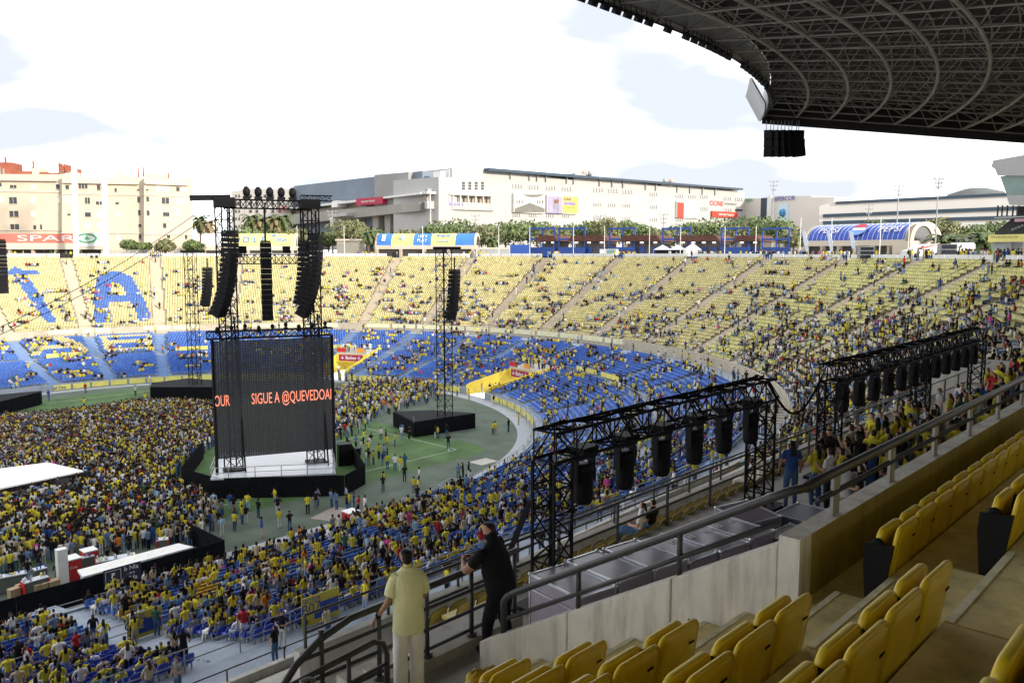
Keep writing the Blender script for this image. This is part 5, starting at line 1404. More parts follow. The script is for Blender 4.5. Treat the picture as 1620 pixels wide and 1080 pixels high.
# connecting block and terrace
f2 = Fac(694, 254, 778, 274)
f2.poly(MB(), [(694, 420), (778, 412), (778, 282), (694, 280)], 0.0, 20).build('centre_block', MALL, mall)
for x in (731, 741, 751, 761, 771):
    for y in (288, 292.5, 297): f2.part('window', SHADE_GLASS, mall, x, y, x + 4, y + 3, 0.2)
f3 = Fac(634, 250, 784, 268)
f3.poly(MB(), [(680, 360), (786, 356), (786, 331), (680, 331)], 0.0, 22).build('terrace_base', MALL, mall)
f3.part('terrace_glass', mat('terrace_glass', (0.30, 0.24, 0.18), 0.3, 0.25, 0.5), mall, 676, 309, 779, 322, -1, 3)
f3.part('terrace_parapet', mat('parapet_grey', (0.42, 0.41, 0.39), 0.7, 0.1, 0.4), mall, 674, 320, 780, 332, 0.8, 1)
f3.part('terrace_roof', WHITE, mall, 672, 305.5, 780, 309, 1.5, 6)
for x in range(678, 780, 12): f3.part('terrace_post', WHITE, mall, x, 308, x + 1.2, 331, 1.0)
f3.text('terrace_lettering', 'Palacios', PL, 718, 322.5, 6, mall, 27, 1.1); f3.poly(MB(), [(698, 313), (708, 313), (706, 324), (702, 324)], 1.2, 0.2).build('violet_mark', PL, mall)
# the dark grey wing
f4 = Fac(457, 325, 660, 262)
f4.poly(MB(), [(457, 372), (660, 350), (660, 270), (457, 294)], -2.0, 40).build('wing_wall', MALLD, mall)
f5 = Fac(660, 262, 757, 285); f5.poly(MB(), [(660, 330), (757, 330), (757, 263), (735, 264), (700, 268), (660, 271)], -4, 20).build('wing_end', MALLG, mall)
f4.poly(MB(), [(457, 334), (680, 308), (680, 305), (457, 331)], 3.5, 6).build('terrace_roof', WHITE, mall)
f4.poly(MB(), [(457, 345), (680, 325), (680, 308), (457, 334)], -0.5, 1).build('terrace_glass', MATS['terrace_glass'], mall)
f4.poly(MB(), [(457, 357), (676, 334), (676, 321), (457, 341)], 3.0, 1.0).build('terrace_parapet', MALLC, mall)
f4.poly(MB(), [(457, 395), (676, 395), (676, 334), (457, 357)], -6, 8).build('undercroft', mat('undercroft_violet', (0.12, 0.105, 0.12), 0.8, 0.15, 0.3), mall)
for x in (562, 592, 611, 633, 655, 676):
    f4.poly(MB(), [(x + 1, 400), (x + 7, 400), (x + 9, 334), (x - 1, 336)], 0.5, 5).build('pillar', MALLC, mall)
f4.poly(MB(), [(578, 326), (620, 323), (620, 312), (578, 315)], 3.7, 0.2).build('red_sign', mat('sign_crimson', (0.40, 0.02, 0.06), 0.6, 0.05, 1), mall)
f4.text('sign_lettering', 'worten', WHITE, 598, 319, 4.6, mall, 22, 4.0)
f4.poly(MB(), [(497, 330), (520, 327), (520, 322), (497, 325)], 3.7, 0.2).build('green_sign', mat('sign_green', (0.05, 0.22, 0.14), 0.6, 0.05, 1), mall)
f4.text('sign_lettering', 'CINESA', MATS['poster_red'], 461, 331, 7, mall, 20, 4.0)
f4.poly(MB(), [(539, 329), (548, 328), (548, 318), (539, 319)], 3.7, 0.2).build('pale_sign', WB2, mall)
f4.poly(MB(), [(545, 345), (572, 342), (572, 337), (545, 340)], 6, 6).build('entrance_canopy', MALL, mall); f4.poly(MB(), [(546, 395), (548, 395), (548, 343), (546, 343)], 6, 0.5).build('canopy_post', WHITE, mall)
for (x, y) in ((708, 270), (722, 268), (733, 277)): f2.part('roof_unit', WHITE, mall, x, y, x + 8, 284, -3, 6)
f2.part('roof_unit', GREYP, mall, 684, 298, 690, 305, -2, 3)
for (x, y, Z) in ((924, 274, 300), (934, 274, 300), (1052, 286, 330), (1062, 287, 330)):
    p = at_Z(x, y, Z); m = MB(); m.ell(p, (1.2, 1.0, 1.1), 8, 5); m.tube(p, p - V3((0, 0, 2)), 0.15, 5); m.build('satellite_dish', mat('dish_tan', (0.45, 0.32, 0.24), 0.6, 0.1, 1) if x in (924, 1062) else GREYP, mall)
for (x, y, Z) in ((680, 262, 270), (949, 275, 300)):
    p = at_Z(x, y + 8, Z); m = MB(); m.path([p, p + V3((0, 0, 2.2)), p + RIGHT * 0.8 + V3((0, 0, 3.0)), p + RIGHT * 1.6 + V3((0, 0, 2.8))], 0.12, 5); m.build('roof_crane', GREYP, mall)
f6 = Fac(365, 330, 480, 320); th = thing('white_apartment_tower', 'plain pale block of flats behind the palms', 'building', f6.P(420, 400))
f6.poly(MB(), [(366, 402), (460, 402), (460, 299), (387, 299), (366, 303)], 0, 20).build('wall', mat('pale_render', (0.52, 0.49, 0.45), 0.8, 0.05, 0.2), th)
for r in range(5):
    for x in (373, 378, 395, 405, 418, 430, 441):
        f6.part('window', SHADE_GLASS, th, x, 308 + r * 12, x + (1.6 if x < 390 else 3.5), 312.5 + r * 12, 0.2)

# ---- superstore and long striped building
f7 = Fac(1178, 372, 1320, 330); th = thing('superstore', 'pale superstore block with blue lettering and a round poster', 'building', f7.P(1240, 400))
f7.poly(MB(), [(1178, 405), (1320, 405), (1320, 312), (1284, 312), (1284, 310), (1222, 310), (1222, 314), (1178, 314)], 0, 40).build('wall', mat('store_white', (0.60, 0.57, 0.52), 0.8, 0.04, 0.1), th)
f7.part('glass_slot', STRIPE, th, 1204, 313, 1217, 352, 0.3); f7.part('white_fin', WHITE, th, 1217, 310, 1223, 355, 1.5)
f7.text('store_lettering', 'HIPERCOR', mat('store_blue', (0.05, 0.04, 0.32), 0.6, 0.05, 1), 1241, 314.5, 7, th, 34, 0.5)
f7.part('poster', mat('poster_sky', (0.50, 0.62, 0.70), 0.7, 0.08, 0.5), th, 1231, 323, 1248, 354, 0.4); p = f7.P(1239.5, 337); m = MB(); m.ell(p + f7.n * 0.5, (1.6, 1.6, 1.8), 10, 6); m.build('poster_globe', mat('poster_globe_blue', (0.06, 0.20, 0.38), 0.6, 0.4, 1.2), th)
f7.text('store_lettering', 'ing\u00e9s', mat('store_green', (0.04, 0.25, 0.15), 0.6, 0.05, 1), 1185, 316, 6, th, 13, 0.5)
f8 = Fac(1296, 330, 1640, 300); th = thing('striped_building', 'long white building with dark horizontal window bands at the right', 'building', f8.P(1450, 400))
f8.poly(MB(), [(1296, 405), (1640, 405), (1640, 304), (1322, 319), (1296, 326)], 0, 30).build('wall', mat('long_white', (0.62, 0.60, 0.57), 0.7, 0.03, 0.1), th)
for pts in ([(1322, 323), (1640, 308), (1640, 303), (1322, 319)], [(1302, 344), (1640, 331), (1640, 325), (1302, 339)], [(1302, 355), (1640, 346), (1640, 340), (1302, 350)]):
    f8.poly(MB(), pts, 0.5, 0.2).build('window_band', STRIPE, th)
m = MB(); hc = at_Z(1538, 398, 3200)
for j in range(1):
    rings_ = []
    for (r, z) in ((900, -40), (420, 60), (260, 130), (160, 190), (90, 232), (30, 250)):
        rings_.append([(hc[0] + r * (1 + 0.2 * math.sin(3 * a + z)) * math.cos(a), hc[1] + r * (1 + 0.2 * math.sin(2 * a + z)) * math.sin(a), 21 + z) for a in np.linspace(0, 2 * math.pi, 25)[:-1]])
    m.loft(rings_)
tag(m.build('hill', MOUNT, None, True), kind='structure')

# ---- glass press box and end of the next stand at the right edge
f9 = Fac(1568, 104, 1720, 92); th = thing('press_box', 'overhanging grey press box with slanted glass front at the right edge', 'building', f9.P(1600, 405))
f9.poly(MB(), [(1573, 264), (1576, 254), (1700, 232), (1700, 278), (1583, 278), (1579, 268)], 0.5, 7).build('roof_slab', mat('press_grey', (0.36, 0.36, 0.355), 0.6, 0.06, 0.6), th)
f9.poly(MB(), [(1584, 279), (1700, 272), (1700, 306), (1595, 310)], 0.2, 6).build('glass_front', mat('press_glass', (0.13, 0.20, 0.18), 0.12, 0.25, 0.4), th)
f9.poly(MB(), [(1595, 310), (1700, 306), (1700, 324), (1600, 324)], 0.3, 6).build('sill_band', MATS['press_grey'], th)
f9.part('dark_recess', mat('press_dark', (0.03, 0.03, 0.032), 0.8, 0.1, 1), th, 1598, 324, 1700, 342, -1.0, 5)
for x in (1579, 1586, 1594, 1603, 1612): f9.part('balcony_post', RAILM, th, x, 325, x + 0.8, 342, 0.2)
f9.part('balcony_rail', RAILM, th, 1578, 325, 1700, 326.2, 0.25); f9.part('balcony_slab', GREYP, th, 1577, 341, 1700, 343, 0.4, 4)
f9.poly(MB(), [(1569, 367), (1596, 346), (1700, 343), (1700, 372), (1569, 372)], -0.5, 5).build('raked_side', MATS['press_dark'], th)
for k in range(5): f9.part('grey_seat', mat('seat_grey_blue', (0.30, 0.38, 0.45), 0.6, 0.1, 1), th, 1597 + k * 5, 361 - k * 2, 1601 + k * 5, 365 - k * 2, -0.3, 0.3)
f9.part('yellow_banner', YB2, th, 1567, 370, 1700, 382, 0.4, 0.3); f9.part('pink_banner', mat('pink_banner', (0.55, 0.30, 0.42), 0.6, 0.1, 1), th, 1607, 344, 1700, 349, 0.2, 0.2)
for k in range(5): f9.part('banner_print', mat('banner_print_tan', (0.45, 0.40, 0.15), 0.6, 0.1, 1), th, 1571 + k * 9, 373, 1578 + k * 9, 376, 0.45)
f9.part('support_post', GREYP, th, 1599, 382, 1601, 408, 0.2, 0.3); f9.part('screen_wall', mat('booth_glass', (0.30, 0.34, 0.36), 0.3, 0.15, 0.5), th, 1568, 383, 1599, 394, -2, 0.2)
# vans and dark panels on the rim
def van(x0, x1, y0, y1, Z, lab, stripe):
    f = Fac(x0, Z, x1, Z + 1); th = thing('parked_van', lab, 'van', f.P((x0 + x1) / 2, 404), 'vans on the rim'); w = x1 - x0
    f.poly(MB(), [(x0, y1), (x1, y1), (x1, y0 + 2), (x1 - 2, y0), (x0 + w * .42, y0), (x0 + w * .16, y0 + (y1 - y0) * .45), (x0, y0 + (y1 - y0) * .55)], 0, 2.1).build('body', WHITE, th)
    f.poly(MB(), [(x0 + w * .18, y0 + (y1 - y0) * .45), (x0 + w * .36, y0 + (y1 - y0) * .45), (x0 + w * .42, y0 + 2), (x0 + w * .40, y0 + 2)], 0.05, 0.1).build('side_window', SHADE_GLASS, th)
    if stripe: f.poly(MB(), [(x0 + w * .25, y0 + 6), (x0 + w * .75, y0 + 1), (x0 + w * .85, y0 + 1), (x0 + w * .4, y0 + 7)], 0.06, 0.1).build('red_stripe', RED, th)
    for k in (.18, .8):
        c = f.P(x0 + w * k, y1); m = MB(); m.tube(c + f.n * .1 + (0, 0, .1), c - f.n * .2 + (0, 0, .1), .36, 10); m.build('wheel', SEATK, th)
van(1440, 1492, 386, 405, 122, 'white van with a red stripe parked on the rim', True); van(1508, 1543, 384, 402, 121, 'plain white van behind the dark panel on the rim', False)
for i, (x0, y0, x1, y1) in enumerate(((1361, 390, 1383, 409), (1489, 386, 1514, 411))):
    f = Fac(x0, 128 - i * 12, x1, 128 - i * 12); th = thing('dark_panel_stack', 'dark glossy panel stack on the rim, ' + ['beside the blue gate', 'beside the white vans'][i], 'panel', f.P(x0, 408), 'dark panels on the rim')
    f.part('frame', GALV, th, x0, y0, x1, y1, 0, 1.2)
    for a in range(4):
        for b_ in range(3): f.part('panel', mat('panel_night', (0.012, 0.016, 0.03), 0.25, 0.2, 1), th, x0 + .6 + a * (x1 - x0 - .6) / 4, y0 + .7 + b_ * (y1 - y0) / 3, x0 + (a + 1) * (x1 - x0 - .6) / 4, y0 + (b_ + .93) * (y1 - y0) / 3, 0.08)
f = Fac(1495, 150, 1640, 140); th = thing('grey_boundary_wall', 'grey wall behind the rim at the right with greenery above', 'wall', f.P(1550, 404)); f.part('wall', GREYP, th, 1482, 376, 1640, 404, 0, 0.4)
f = Fac(530, 218, 592, 216); th = thing('service_hut', 'small beige flat roofed hut left of the banded gate', 'hut', f.P(550, 404)); f.part('wall', CREAM2, th, 533, 380, 568, 406, 0, 5); f.part('flat_roof', CREAM2, th, 531, 378, 571, 381, .4, 5.5)
f = Fac(175, 208, 320, 212); th = thing('bar_fence_on_rim', 'grey upright bar fence right of the floodlight frame', 'fence', f.P(240, 404)); f.part('lower_rail', GREYP, th, 172, 404, 320, 405.5, .1)
for i in range(46): f.part('bar', GREYP, th, 173 + i * 3.2, 395, 174.6 + i * 3.2, 406, 0.1)

# ---- trees
def leaf_crown(m, c, r, n, ls, rng):
    v = []; fcs = []
    for i in range(n):
        d = rng.normal(size=3); d /= np.linalg.norm(d); p = c + d * r * (0.55 + 0.5 * rng.random() ** 0.5)
        a = rng.normal(size=3); a /= np.linalg.norm(a); b = np.cross(a, d + 0.3 * rng.normal(size=3)); b /= np.linalg.norm(b) + 1e-6
        s = ls * (0.6 + 0.8 * rng.random()); k = len(v)
        v += [p - a * s, p + b * s * .6, p + a * s, p - b * s * .6]; fcs.append((k, k + 1, k + 2, k + 3))
    m.add(v, fcs)
TREES = []
def tree(x, yt, w, Z, mt, lab):
    base = at_Z(x, 404, Z); h = (400 - yt) / F_PX * Z + 1.2; W = w / F_PX * Z / 2
    th = thing('leafy_tree', lab, 'tree', (base[0], base[1], 21.8), 'trees beyond the rim'); b = V3((base[0], base[1], 21.8))
    m = MB(); fork = b + (0, 0, h * 0.4); m.tube(b, fork, 0.32, 7, 0.22)
    lobes = []
    for k in range(7):
        a = k * 2.4 + RNG.random(); rr = W * (0.25 + 0.5 * RNG.random()); c = b + V3((math.cos(a) * rr, math.sin(a) * rr, h * (0.55 + 0.25 * RNG.random()))); lobes.append(c); m.tube(fork, c, 0.16, 5, 0.05)
    m.build('trunk', BARK, th)
    m = MB()
    for c in lobes + [b + V3((0, 0, h * .78))]:
        s = 0.55 + 0.25 * RNG.random(); leaf_crown(m, c, V3((W * s, W * s, h * 0.24)), 150, 0.34 + W * 0.02, RNG)
    cr = m.build('crown', mt, th)
def palm(x, yt, Z, lab, dry=False, R=2.6, n=22):
    base = at_Z(x, 404, Z); zt = EYE + (400 - yt) / F_PX * Z - R * .45; b = V3((base[0], base[1], 21.8)); t = V3((base[0], base[1], max(zt, 22.4)))
    th = thing('palm_tree', lab, 'palm', b, 'palms beyond the rim'); m = MB(); m.tube(b, t, 0.3, 7, 0.22); m.build('trunk', BARK, th); m = MB()
    for i in range(n):
        a = i * 2.399; el = 1.1 - 1.9 * (i / n); d = V3((math.cos(a), math.sin(a), 0)); p = t.copy(); ang = el; prev = None; side = V3((-d[1], d[0], 0))
        for k in range(6):
            q = p + (d * math.cos(ang) + V3((0, 0, math.sin(ang)))) * R / 6; ang -= 0.32; w = 0.42 * R / 2.6 * (1 - abs(k - 2) / 5)
            for s_ in (-1, 1): m.add([p, q, q + side * w * s_ * 1.3 - V3((0, 0, .28)), p + side * w * s_ - V3((0, 0, .2))], [(0, 1, 2, 3)])
            p = q
    m.build('frond_crown', LEAFP if not dry else LEAFD, th)
TL = [(555, 350, 60), (590, 362, 50), (520, 368, 55), (640, 365, 55), (690, 356, 60), (727, 346, 90), (762, 358, 60), (800, 352, 80), (838, 349, 70), (872, 358, 55), (898, 356, 50), (935, 352, 60), (960, 344, 45), (990, 352, 60), (1025, 358, 55), (1060, 362, 60), (1090, 354, 60), (1125, 345, 75), (1160, 356, 60), (1195, 342, 80), (1232, 346, 60), (1255, 362, 40), (385, 358, 70), (430, 362, 60), (470, 362, 60), (208, 380, 26), (228, 385, 20), (262, 378, 28), (305, 380, 28), (1320, 356, 40), (1505, 352, 40), (1540, 356, 50), (1575, 350, 60), (1480, 346, 40)]
for i, (x, yt, w) in enumerate(TL):
    Z = 222 if x < 1200 else 190
    if w < 30: Z = 206
    tree(x, yt, w, Z + (i % 3) * 5, LEAF1 if i % 3 else LEAF2, '%s tree beyond the rim, %s of the row counting from the left' % (['olive green', 'mid green', 'bushy green'][i % 3], ORD[sorted(t[0] for t in TL).index(x)]))
for i, (x, yt, dry) in enumerate(((318, 338, 0), (332, 345, 1), (400, 336, 0), (412, 342, 1), (425, 338, 0), (438, 340, 1), (450, 336, 0), (583, 362, 0), (778, 372, 0), (1380, 345, 0), (1395, 350, 0))):
    palm(x, yt, 232 if x < 560 else 212, ('dry' if dry else 'green') + ' palm tree beyond the rim, %s palm from the left' % ORD[i], dry, 4.2 if x < 460 else 3.2)
palm(1497, 365, 140, 'big low palm spreading behind the vans at the right', False, 4.6, 34); palm(1556, 362, 136, 'big low palm beside the press box', False, 4.6, 34)

# ================================================================== SEATS of the bowl
YS, BS = V3((0.70, 0.635, 0.34)), V3((0.10, 0.215, 0.60))
YS2 = V3((0.66, 0.40, 0.02))
def seat_lod():
    v = []; t = []
    def bx(x0, x1, y0, y1, z0, z1, lean=0.0, skip=()):
        k = len(v)
        for z, dy in ((z0, 0.0), (z1, -lean)):
            v.extend([(x0, y0 + dy, z), (x1, y0 + dy, z), (x1, y1 + dy, z), (x0, y1 + dy, z)])
        for nm, q in (('t', (4, 5, 6, 7)), ('f', (3, 2, 6, 7)), ('b', (1, 0, 4, 5)), ('l', (0, 3, 7, 4)), ('r', (2, 1, 5, 6))):
            if nm not in skip:
                a, b, c, d = [k + i for i in q]; t.extend([(a, b, c), (a, c, d)])
    bx(-0.22, 0.22, -0.03, 0.03, 0.36, 0.82, 0.09)
    bx(-0.22, 0.22, 0.03, 0.40, 0.38, 0.44, 0.0, ('b',))
    return np.array(v), np.array(t)
SLV, SLT = seat_lod()
def glyph(ch, u, v):
    """u, v in 0..1 inside a block; True where the seats spell the mark"""
    def seg(x0, y0, x1, y1, w):
        dx, dy = x1 - x0, y1 - y0; L2 = dx * dx + dy * dy; s = max(0, min(1, ((u - x0) * dx + (v - y0) * dy) / L2)) if L2 else 0
        return math.hypot(u - x0 - s * dx, (v - y0 - s * dy)) < w
    if ch == 'A': return seg(.22, .12, .36, .62, .085) or seg(.36, .62, .5, .70, .085) or seg(.5, .70, .64, .62, .085) or seg(.64, .62, .80, .12, .085) or (abs(v - .36) < .05 and .28 < u < .75)
    if ch == '/': return seg(.44, .78, .58, .14, .07) or (abs(v - .77) < .04 and .28 < u < .66)
    if ch == 'E': return .14 < u < .86 and .08 < v < .97 and (u < .24 or u > .78 or v > .84 or v < .2 or abs(v - .52) < .11)
    if ch == 'a': return seg(.1, .1, .42, .92, .09) or seg(.42, .92, .62, .92, .1) or seg(.62, .92, .9, .1, .09) or (abs(v - .42) < .09 and .25 < u < .78)
    return False
SEATS = []          # (x, y, z, t, tier, row, colour, occupiable)
def col_jit(c, k=0.10): return c * (1 + RNG.uniform(-k, k))
AIS = [deg(a) for a in AISLES]
def block_of(t):
    for i in range(len(AIS) - 1):
        if AIS[i] <= t < AIS[i + 1]: return i, (t - AIS[i]) / (AIS[i + 1] - AIS[i])
    return -1, 0
def fill_tier(tier, d0, h0, tread, rise, n, half, tmin, tmax, pitch=0.52):
    for r in range(n):
        R = R0 + d0 + r * tread + tread * 0.72; z = h0 + r * rise
        t = tmin
        while t < tmax:
            step = pitch if t < 0 else (pitch / R if t < math.pi else pitch / 60)
            if t < 0 and t + step > 0: t = 0.0; continue
            tt = t + step / 2; t += step
            if tt < 0:
                if any(abs(tt - a) < half + .25 for a in NEAR_AISLES): continue
                if tt > -1.2: continue
            else:
                if any(abs(tt - a) * R < half + .25 for a in AIS): continue
                if tt > math.pi + .35: break
            if tier == 'C' and tt < T_CUT and r < 4: continue
            if tier == 'C' and any(abs(tt - g0) < w + .35 / R for g0, w in GAPS): continue
            x, y = oval(tt, R); zz = z + (drop(tt) if tier == 'U' else 0)
            if not in_view((x, y, zz), 90): continue
            b, u = block_of(tt); v = r / (n - 1); u = 1 - u      # u from the left as we look at it
            c = YS if tier == 'U' else BS
            if tier == 'U':
                if b == 14 and glyph('A', u, v): c = BS
                if b == 15 and glyph('/', u, v): c = BS
                if tt < deg(60): c = V3((0.69, 0.655, 0.31))  # greener tone on the right: difference in sunlight put into the seat colour
            elif tier == 'B':
                if b == 14 and glyph('E', u, v): c = YS
                if b == 15 and glyph('a', u, v): c = YS
                if -24 < tt < -13 and (r % 4 == 1) and (tt * 1.7 % 3.0) < 2.0: c = YS2
            elif tier == 'C':
                if -33 < tt < -16 and ((tt + r * .35) % 4.2) < 1.6 and 2 < r < 14: c = YS2
                if -10 < tt < -1.5 and ((tt - r * .3) % 4.0) < 2.0 and 4 < r < 14: c = YS2
            SEATS.append((x, y, zz, tt, tier, r, c))
fill_tier('C', C_D, C_H, C_T, C_S, C_ROWS, 0.85, -46, deg(205))
fill_tier('B', B_D, B_H, B_T, B_S, B_ROWS, 0.95, -46, deg(205))
fill_tier('U', U_D + 0.25, U_H, U_T, U_S, U_ROWS, 1.15, deg(6), deg(205))

# ================================================================== PEOPLE
PEOPLE = []   # dict(pos, ang, pose, top, legs, hair, skin, zone)
TOPS = [('yellow', (0.58, 0.50, 0.045)), ('black', (0.012, 0.012, 0.015)), ('white', (0.62, 0.62, 0.62)), ('blue', (0.03, 0.07, 0.24)), ('grey', (0.20, 0.20, 0.21)), ('denim', (0.13, 0.22, 0.38)), ('beige', (0.42, 0.36, 0.26)), ('red', (0.36, 0.02, 0.025)), ('green', (0.03, 0.10, 0.06)), ('pink', (0.55, 0.08, 0.28)), ('orange', (0.55, 0.18, 0.02)), ('pale blue', (0.30, 0.44, 0.58))]
LEGS = [('jeans', (0.06, 0.11, 0.22)), ('black trousers', (0.012, 0.012, 0.014)), ('pale jeans', (0.26, 0.36, 0.50)), ('white trousers', (0.60, 0.60, 0.58)), ('beige trousers', (0.36, 0.31, 0.22)), ('grey trousers', (0.14, 0.14, 0.15))]
HAIRS = [('dark hair', (0.010, 0.007, 0.005)), ('black hair', (0.005, 0.004, 0.004)), ('brown hair', (0.035, 0.018, 0.009)), ('fair hair', (0.16, 0.095, 0.035))]
SKINS = [(0.42, 0.24, 0.15), (0.50, 0.30, 0.20), (0.36, 0.19, 0.115), (0.26, 0.13, 0.075)]
def person(pos, ang, pose, zone, yel=0.3, top=None, legs=None, hair=None, scale=None):
    if top is None:
        w = np.array([yel, .34, .20, .07, .07, .07, .06, .025, .02, .012, .010, .03]); w[1:] *= (1 - yel) / w[1:].sum(); top = int(RNG.choice(12, p=w))
    legs = int(RNG.choice(6, p=[.34, .27, .16, .11, .07, .05])) if legs is None else legs
    hair = int(RNG.choice(4, p=[.42, .33, .20, .05])) if hair is None else hair
    PEOPLE.append(dict(pos=V3(pos), ang=ang, pose=pose, top=top, legs=legs, hair=hair, skin=int(RNG.choice(4, p=[.45, .3, .2, .05])), zone=zone, k=RNG.uniform(0.82, 1.15), sc=scale or RNG.uniform(0.93, 1.05), male=RNG.random() < .5))
def inside(p, poly):
    x, y = p; c = False; n = len(poly)
    for i in range(n):
        x0, y0 = poly[i]; x1, y1 = poly[(i + 1) % n]
        if (y0 > y) != (y1 > y) and x < (x1 - x0) * (y - y0) / (y1 - y0) + x0: c = not c
    return c
STAGE_DIR = at_h(20, 750, 0)[:2]
ST_PTS = [at_h(-90, 790, 1.7), at_h(-90, 752, 1.7), at_h(76, 731, 1.7), at_h(132, 744, 1.7)]; STG = np.mean([p_[:2] for p_ in ST_PTS], axis=0)
BLOCKED = [[p[:2] for p in fp], [STG + (p_[:2] - STG) * 1.13 for p_ in ST_PTS],
           [p[:2] for p in (at_h(618, 672, 0), at_h(655, 696, 0), at_h(756, 682, 0), at_h(756, 655, 0), at_h(684, 650, 0))],
           [p[:2] for p in (at_h(234, 636, 0), at_h(340, 636, 0), at_h(340, 612, 0), at_h(236, 612, 0))], [p[:2] for p in (at_h(-60, 675, 0), at_h(70, 646, 0), at_h(70, 620, 0), at_h(-60, 640, 0))]]
def crowd_zone(px_poly, dens, zone, yel, face=None, wob=0.9, fade=None):
    poly = [tuple(at_h(x, y, 0)[:2]) for x, y in px_poly]
    xs, ys = [p[0] for p in poly], [p[1] for p in poly]; sp = 1 / math.sqrt(dens)
    x = min(xs)
    while x < max(xs):
        y = min(ys)
        while y < max(ys):
            q = (x + RNG.uniform(-.48, .48) * sp, y + RNG.uniform(-.48, .48) * sp); y += sp
            if not inside(q, poly) or any(inside(q, b) for b in BLOCKED): continue
            if fade and RNG.random() > fade(q): continue
            d = STAGE_DIR - np.array(q) if face is None else np.array(face)
            person((q[0], q[1], 0.01), math.atan2(d[1], d[0]) + RNG.normal() * wob, 'stand', zone, yel)
        x += sp
crowd_zone([(-60, 668), (60, 668), (150, 657), (215, 645), (300, 643), (342, 650), (342, 705), (300, 735), (268, 772), (335, 800), (345, 822), (335, 848), (300, 868), (240, 868), (190, 880), (150, 880), (100, 890), (45, 905), (-60, 928)], 2.7, 'dense crowd on the pitch', 0.22, None, 0.8)
crowd_zone([(345, 800), (390, 800), (400, 830), (350, 850)], 0.45, 'loose crowd below the stage', 0.35)
crowd_zone([(527, 628), (560, 612), (620, 606), (690, 612), (700, 632), (640, 648), (600, 662), (565, 690), (527, 705)], 0.95, 'crowd right of the screen', 0.28, None, 1.3)
crowd_zone([(0, 640), (60, 625), (240, 612), (240, 640), (100, 650)], 0.018, 'far open turf', 0.4, None, 3)
crowd_zone([(300, 800), (560, 795), (620, 780), (530, 850), (400, 872), (360, 860)], 0.10, 'open turf before the stage', 0.42, None, 3)
crowd_zone([(560, 700), (640, 690), (620, 735), (575, 750)], 0.22, 'open turf beside the stage', 0.3, None, 3)
crowd_zone([(640, 655), (800, 640), (830, 680), (760, 730), (640, 760)], 0.012, 'corner of the turf', 0.4, None, 3)
for (x, y) in ((607, 773), (606, 778), (655, 780), (660, 783), (640, 762), (663, 765), (725, 758), (733, 758), (741, 757), (688, 693), (693, 694), (647, 694), (780, 687), (784, 687), (636, 690), (634, 745), (641, 743), (625, 745), (613, 742), (605, 738), (591, 735), (580, 736), (560, 808), (566, 812), (500, 805), (503, 800), (440, 815), (435, 800), (525, 803), (533, 806), (553, 806)):
    person((*at_h(x, y, 0)[:2], 0.01), RNG.uniform(0, 6.28), 'stand', 'open turf between stage and fence', .45)
# spectators in the seats
def occ(t, tier, r):
    a = math.degrees(t) if t >= 0 else 0
    if t < 0: p = {'C': .64, 'B': .70, 'U': 0}[tier]
    elif tier == 'U':
        p = float(np.interp(a, [10, 30, 50, 70, 95, 120, 150, 178], [.62, .50, .26, .19, .21, .17, .11, .09])) * (1.75 - 1.55 * r / U_ROWS)
    else: p = float(np.interp(a, [0, 15, 45, 80, 110, 140, 178], [.5, .42, .27, .30, .30, .16, .12]))
    return p
run = 0; last = None; on_ = False
for i, (x, y, z, t, tier, r, c) in enumerate(SEATS):
    key = (tier, r)
    if key != last: on_ = False; last = key
    p = occ(t, tier, r); leave = 0.34
    enter = min(0.9, p * leave / max(0.05, 1 - p))
    on_ = (RNG.random() > leave) if on_ else (RNG.random() < enter)
    if on_ and RNG.random() < 0.93:
        o = outward(t); f = V3((-o[0], -o[1], 0)); st = RNG.random() < (0.26 if t < deg(5) else 0.08)
        y_share = {'C': .34, 'B': .34, 'U': .16}[tier] if t > 0 else .40
        person(V3((x, y, z)) + f * (0.34 if st else 0.06), math.atan2(f[1], f[0]) + RNG.normal() * .25, 'stand' if st else 'sit', {'C': 'lower blue seats', 'B': 'rear blue seats', 'U': 'upper tier'}[tier] + (' beside us' if t < deg(12) else ''), y_share)
# people on the aisles, the walkways and the rim
for a in AISLES:
    if a < 30: continue
    n = int(np.interp(a, [30, 60, 90, 120, 178], [16, 14, 13, 6, 4]))
    for k in range(n):
        r = RNG.uniform(0, 1) ** 1.2 * (U_ROWS - 1); d = U_D + .25 + r * U_T; s_ = RNG.uniform(-.8, .8)
        p = V3((*oval(deg(a), R0 + d + .2), U_H + int(r) * U_S + .22)) + V3((-outward(deg(a))[1], outward(deg(a))[0], 0)) * s_
        person(p, RNG.uniform(0, 6.28), 'stand', 'upper aisles', .2)
def along(R, z, t0, t1, per_m, zone, yel, spread, face=0):
    t = t0
    while t < t1:
        Rm = R if t >= 0 else 1.0
        t += RNG.exponential(1 / per_m) / Rm
        rr = R + RNG.uniform(-spread, spread); o = outward(t)
        person((*oval(t, rr), z), math.atan2(-o[1], -o[0]) + RNG.normal() * 1.4, 'stand', zone, yel)
along(R0 + 26.2, 6.31, -40, 0, .5, 'concrete walkway', .35, 1.0); along(R0 + 26.2, 6.31, deg(0), deg(60), .55, 'concrete walkway', .3, 1.2); along(R0 + 26.2, 6.31, deg(60), deg(178), .22, 'far walkway', .3, 1.0)
along(R0 + 14.7, 3.41, -40, -.1, 1.3, 'middle walkway', .4, .5); along(R0 + 14.7, 3.41, .01, deg(80), .4, 'middle walkway', .4, .3); along(R0 + 14.7, 3.41, deg(80), deg(178), .16, 'middle walkway', .3, .3)
along(R0 + 1.6, .03, -26, deg(-.1), .7, 'path by the pitch fence', .45, 1.0); along(R0 - 1.7, .03, deg(40), deg(150), .12, 'far path', .3, 1.2)
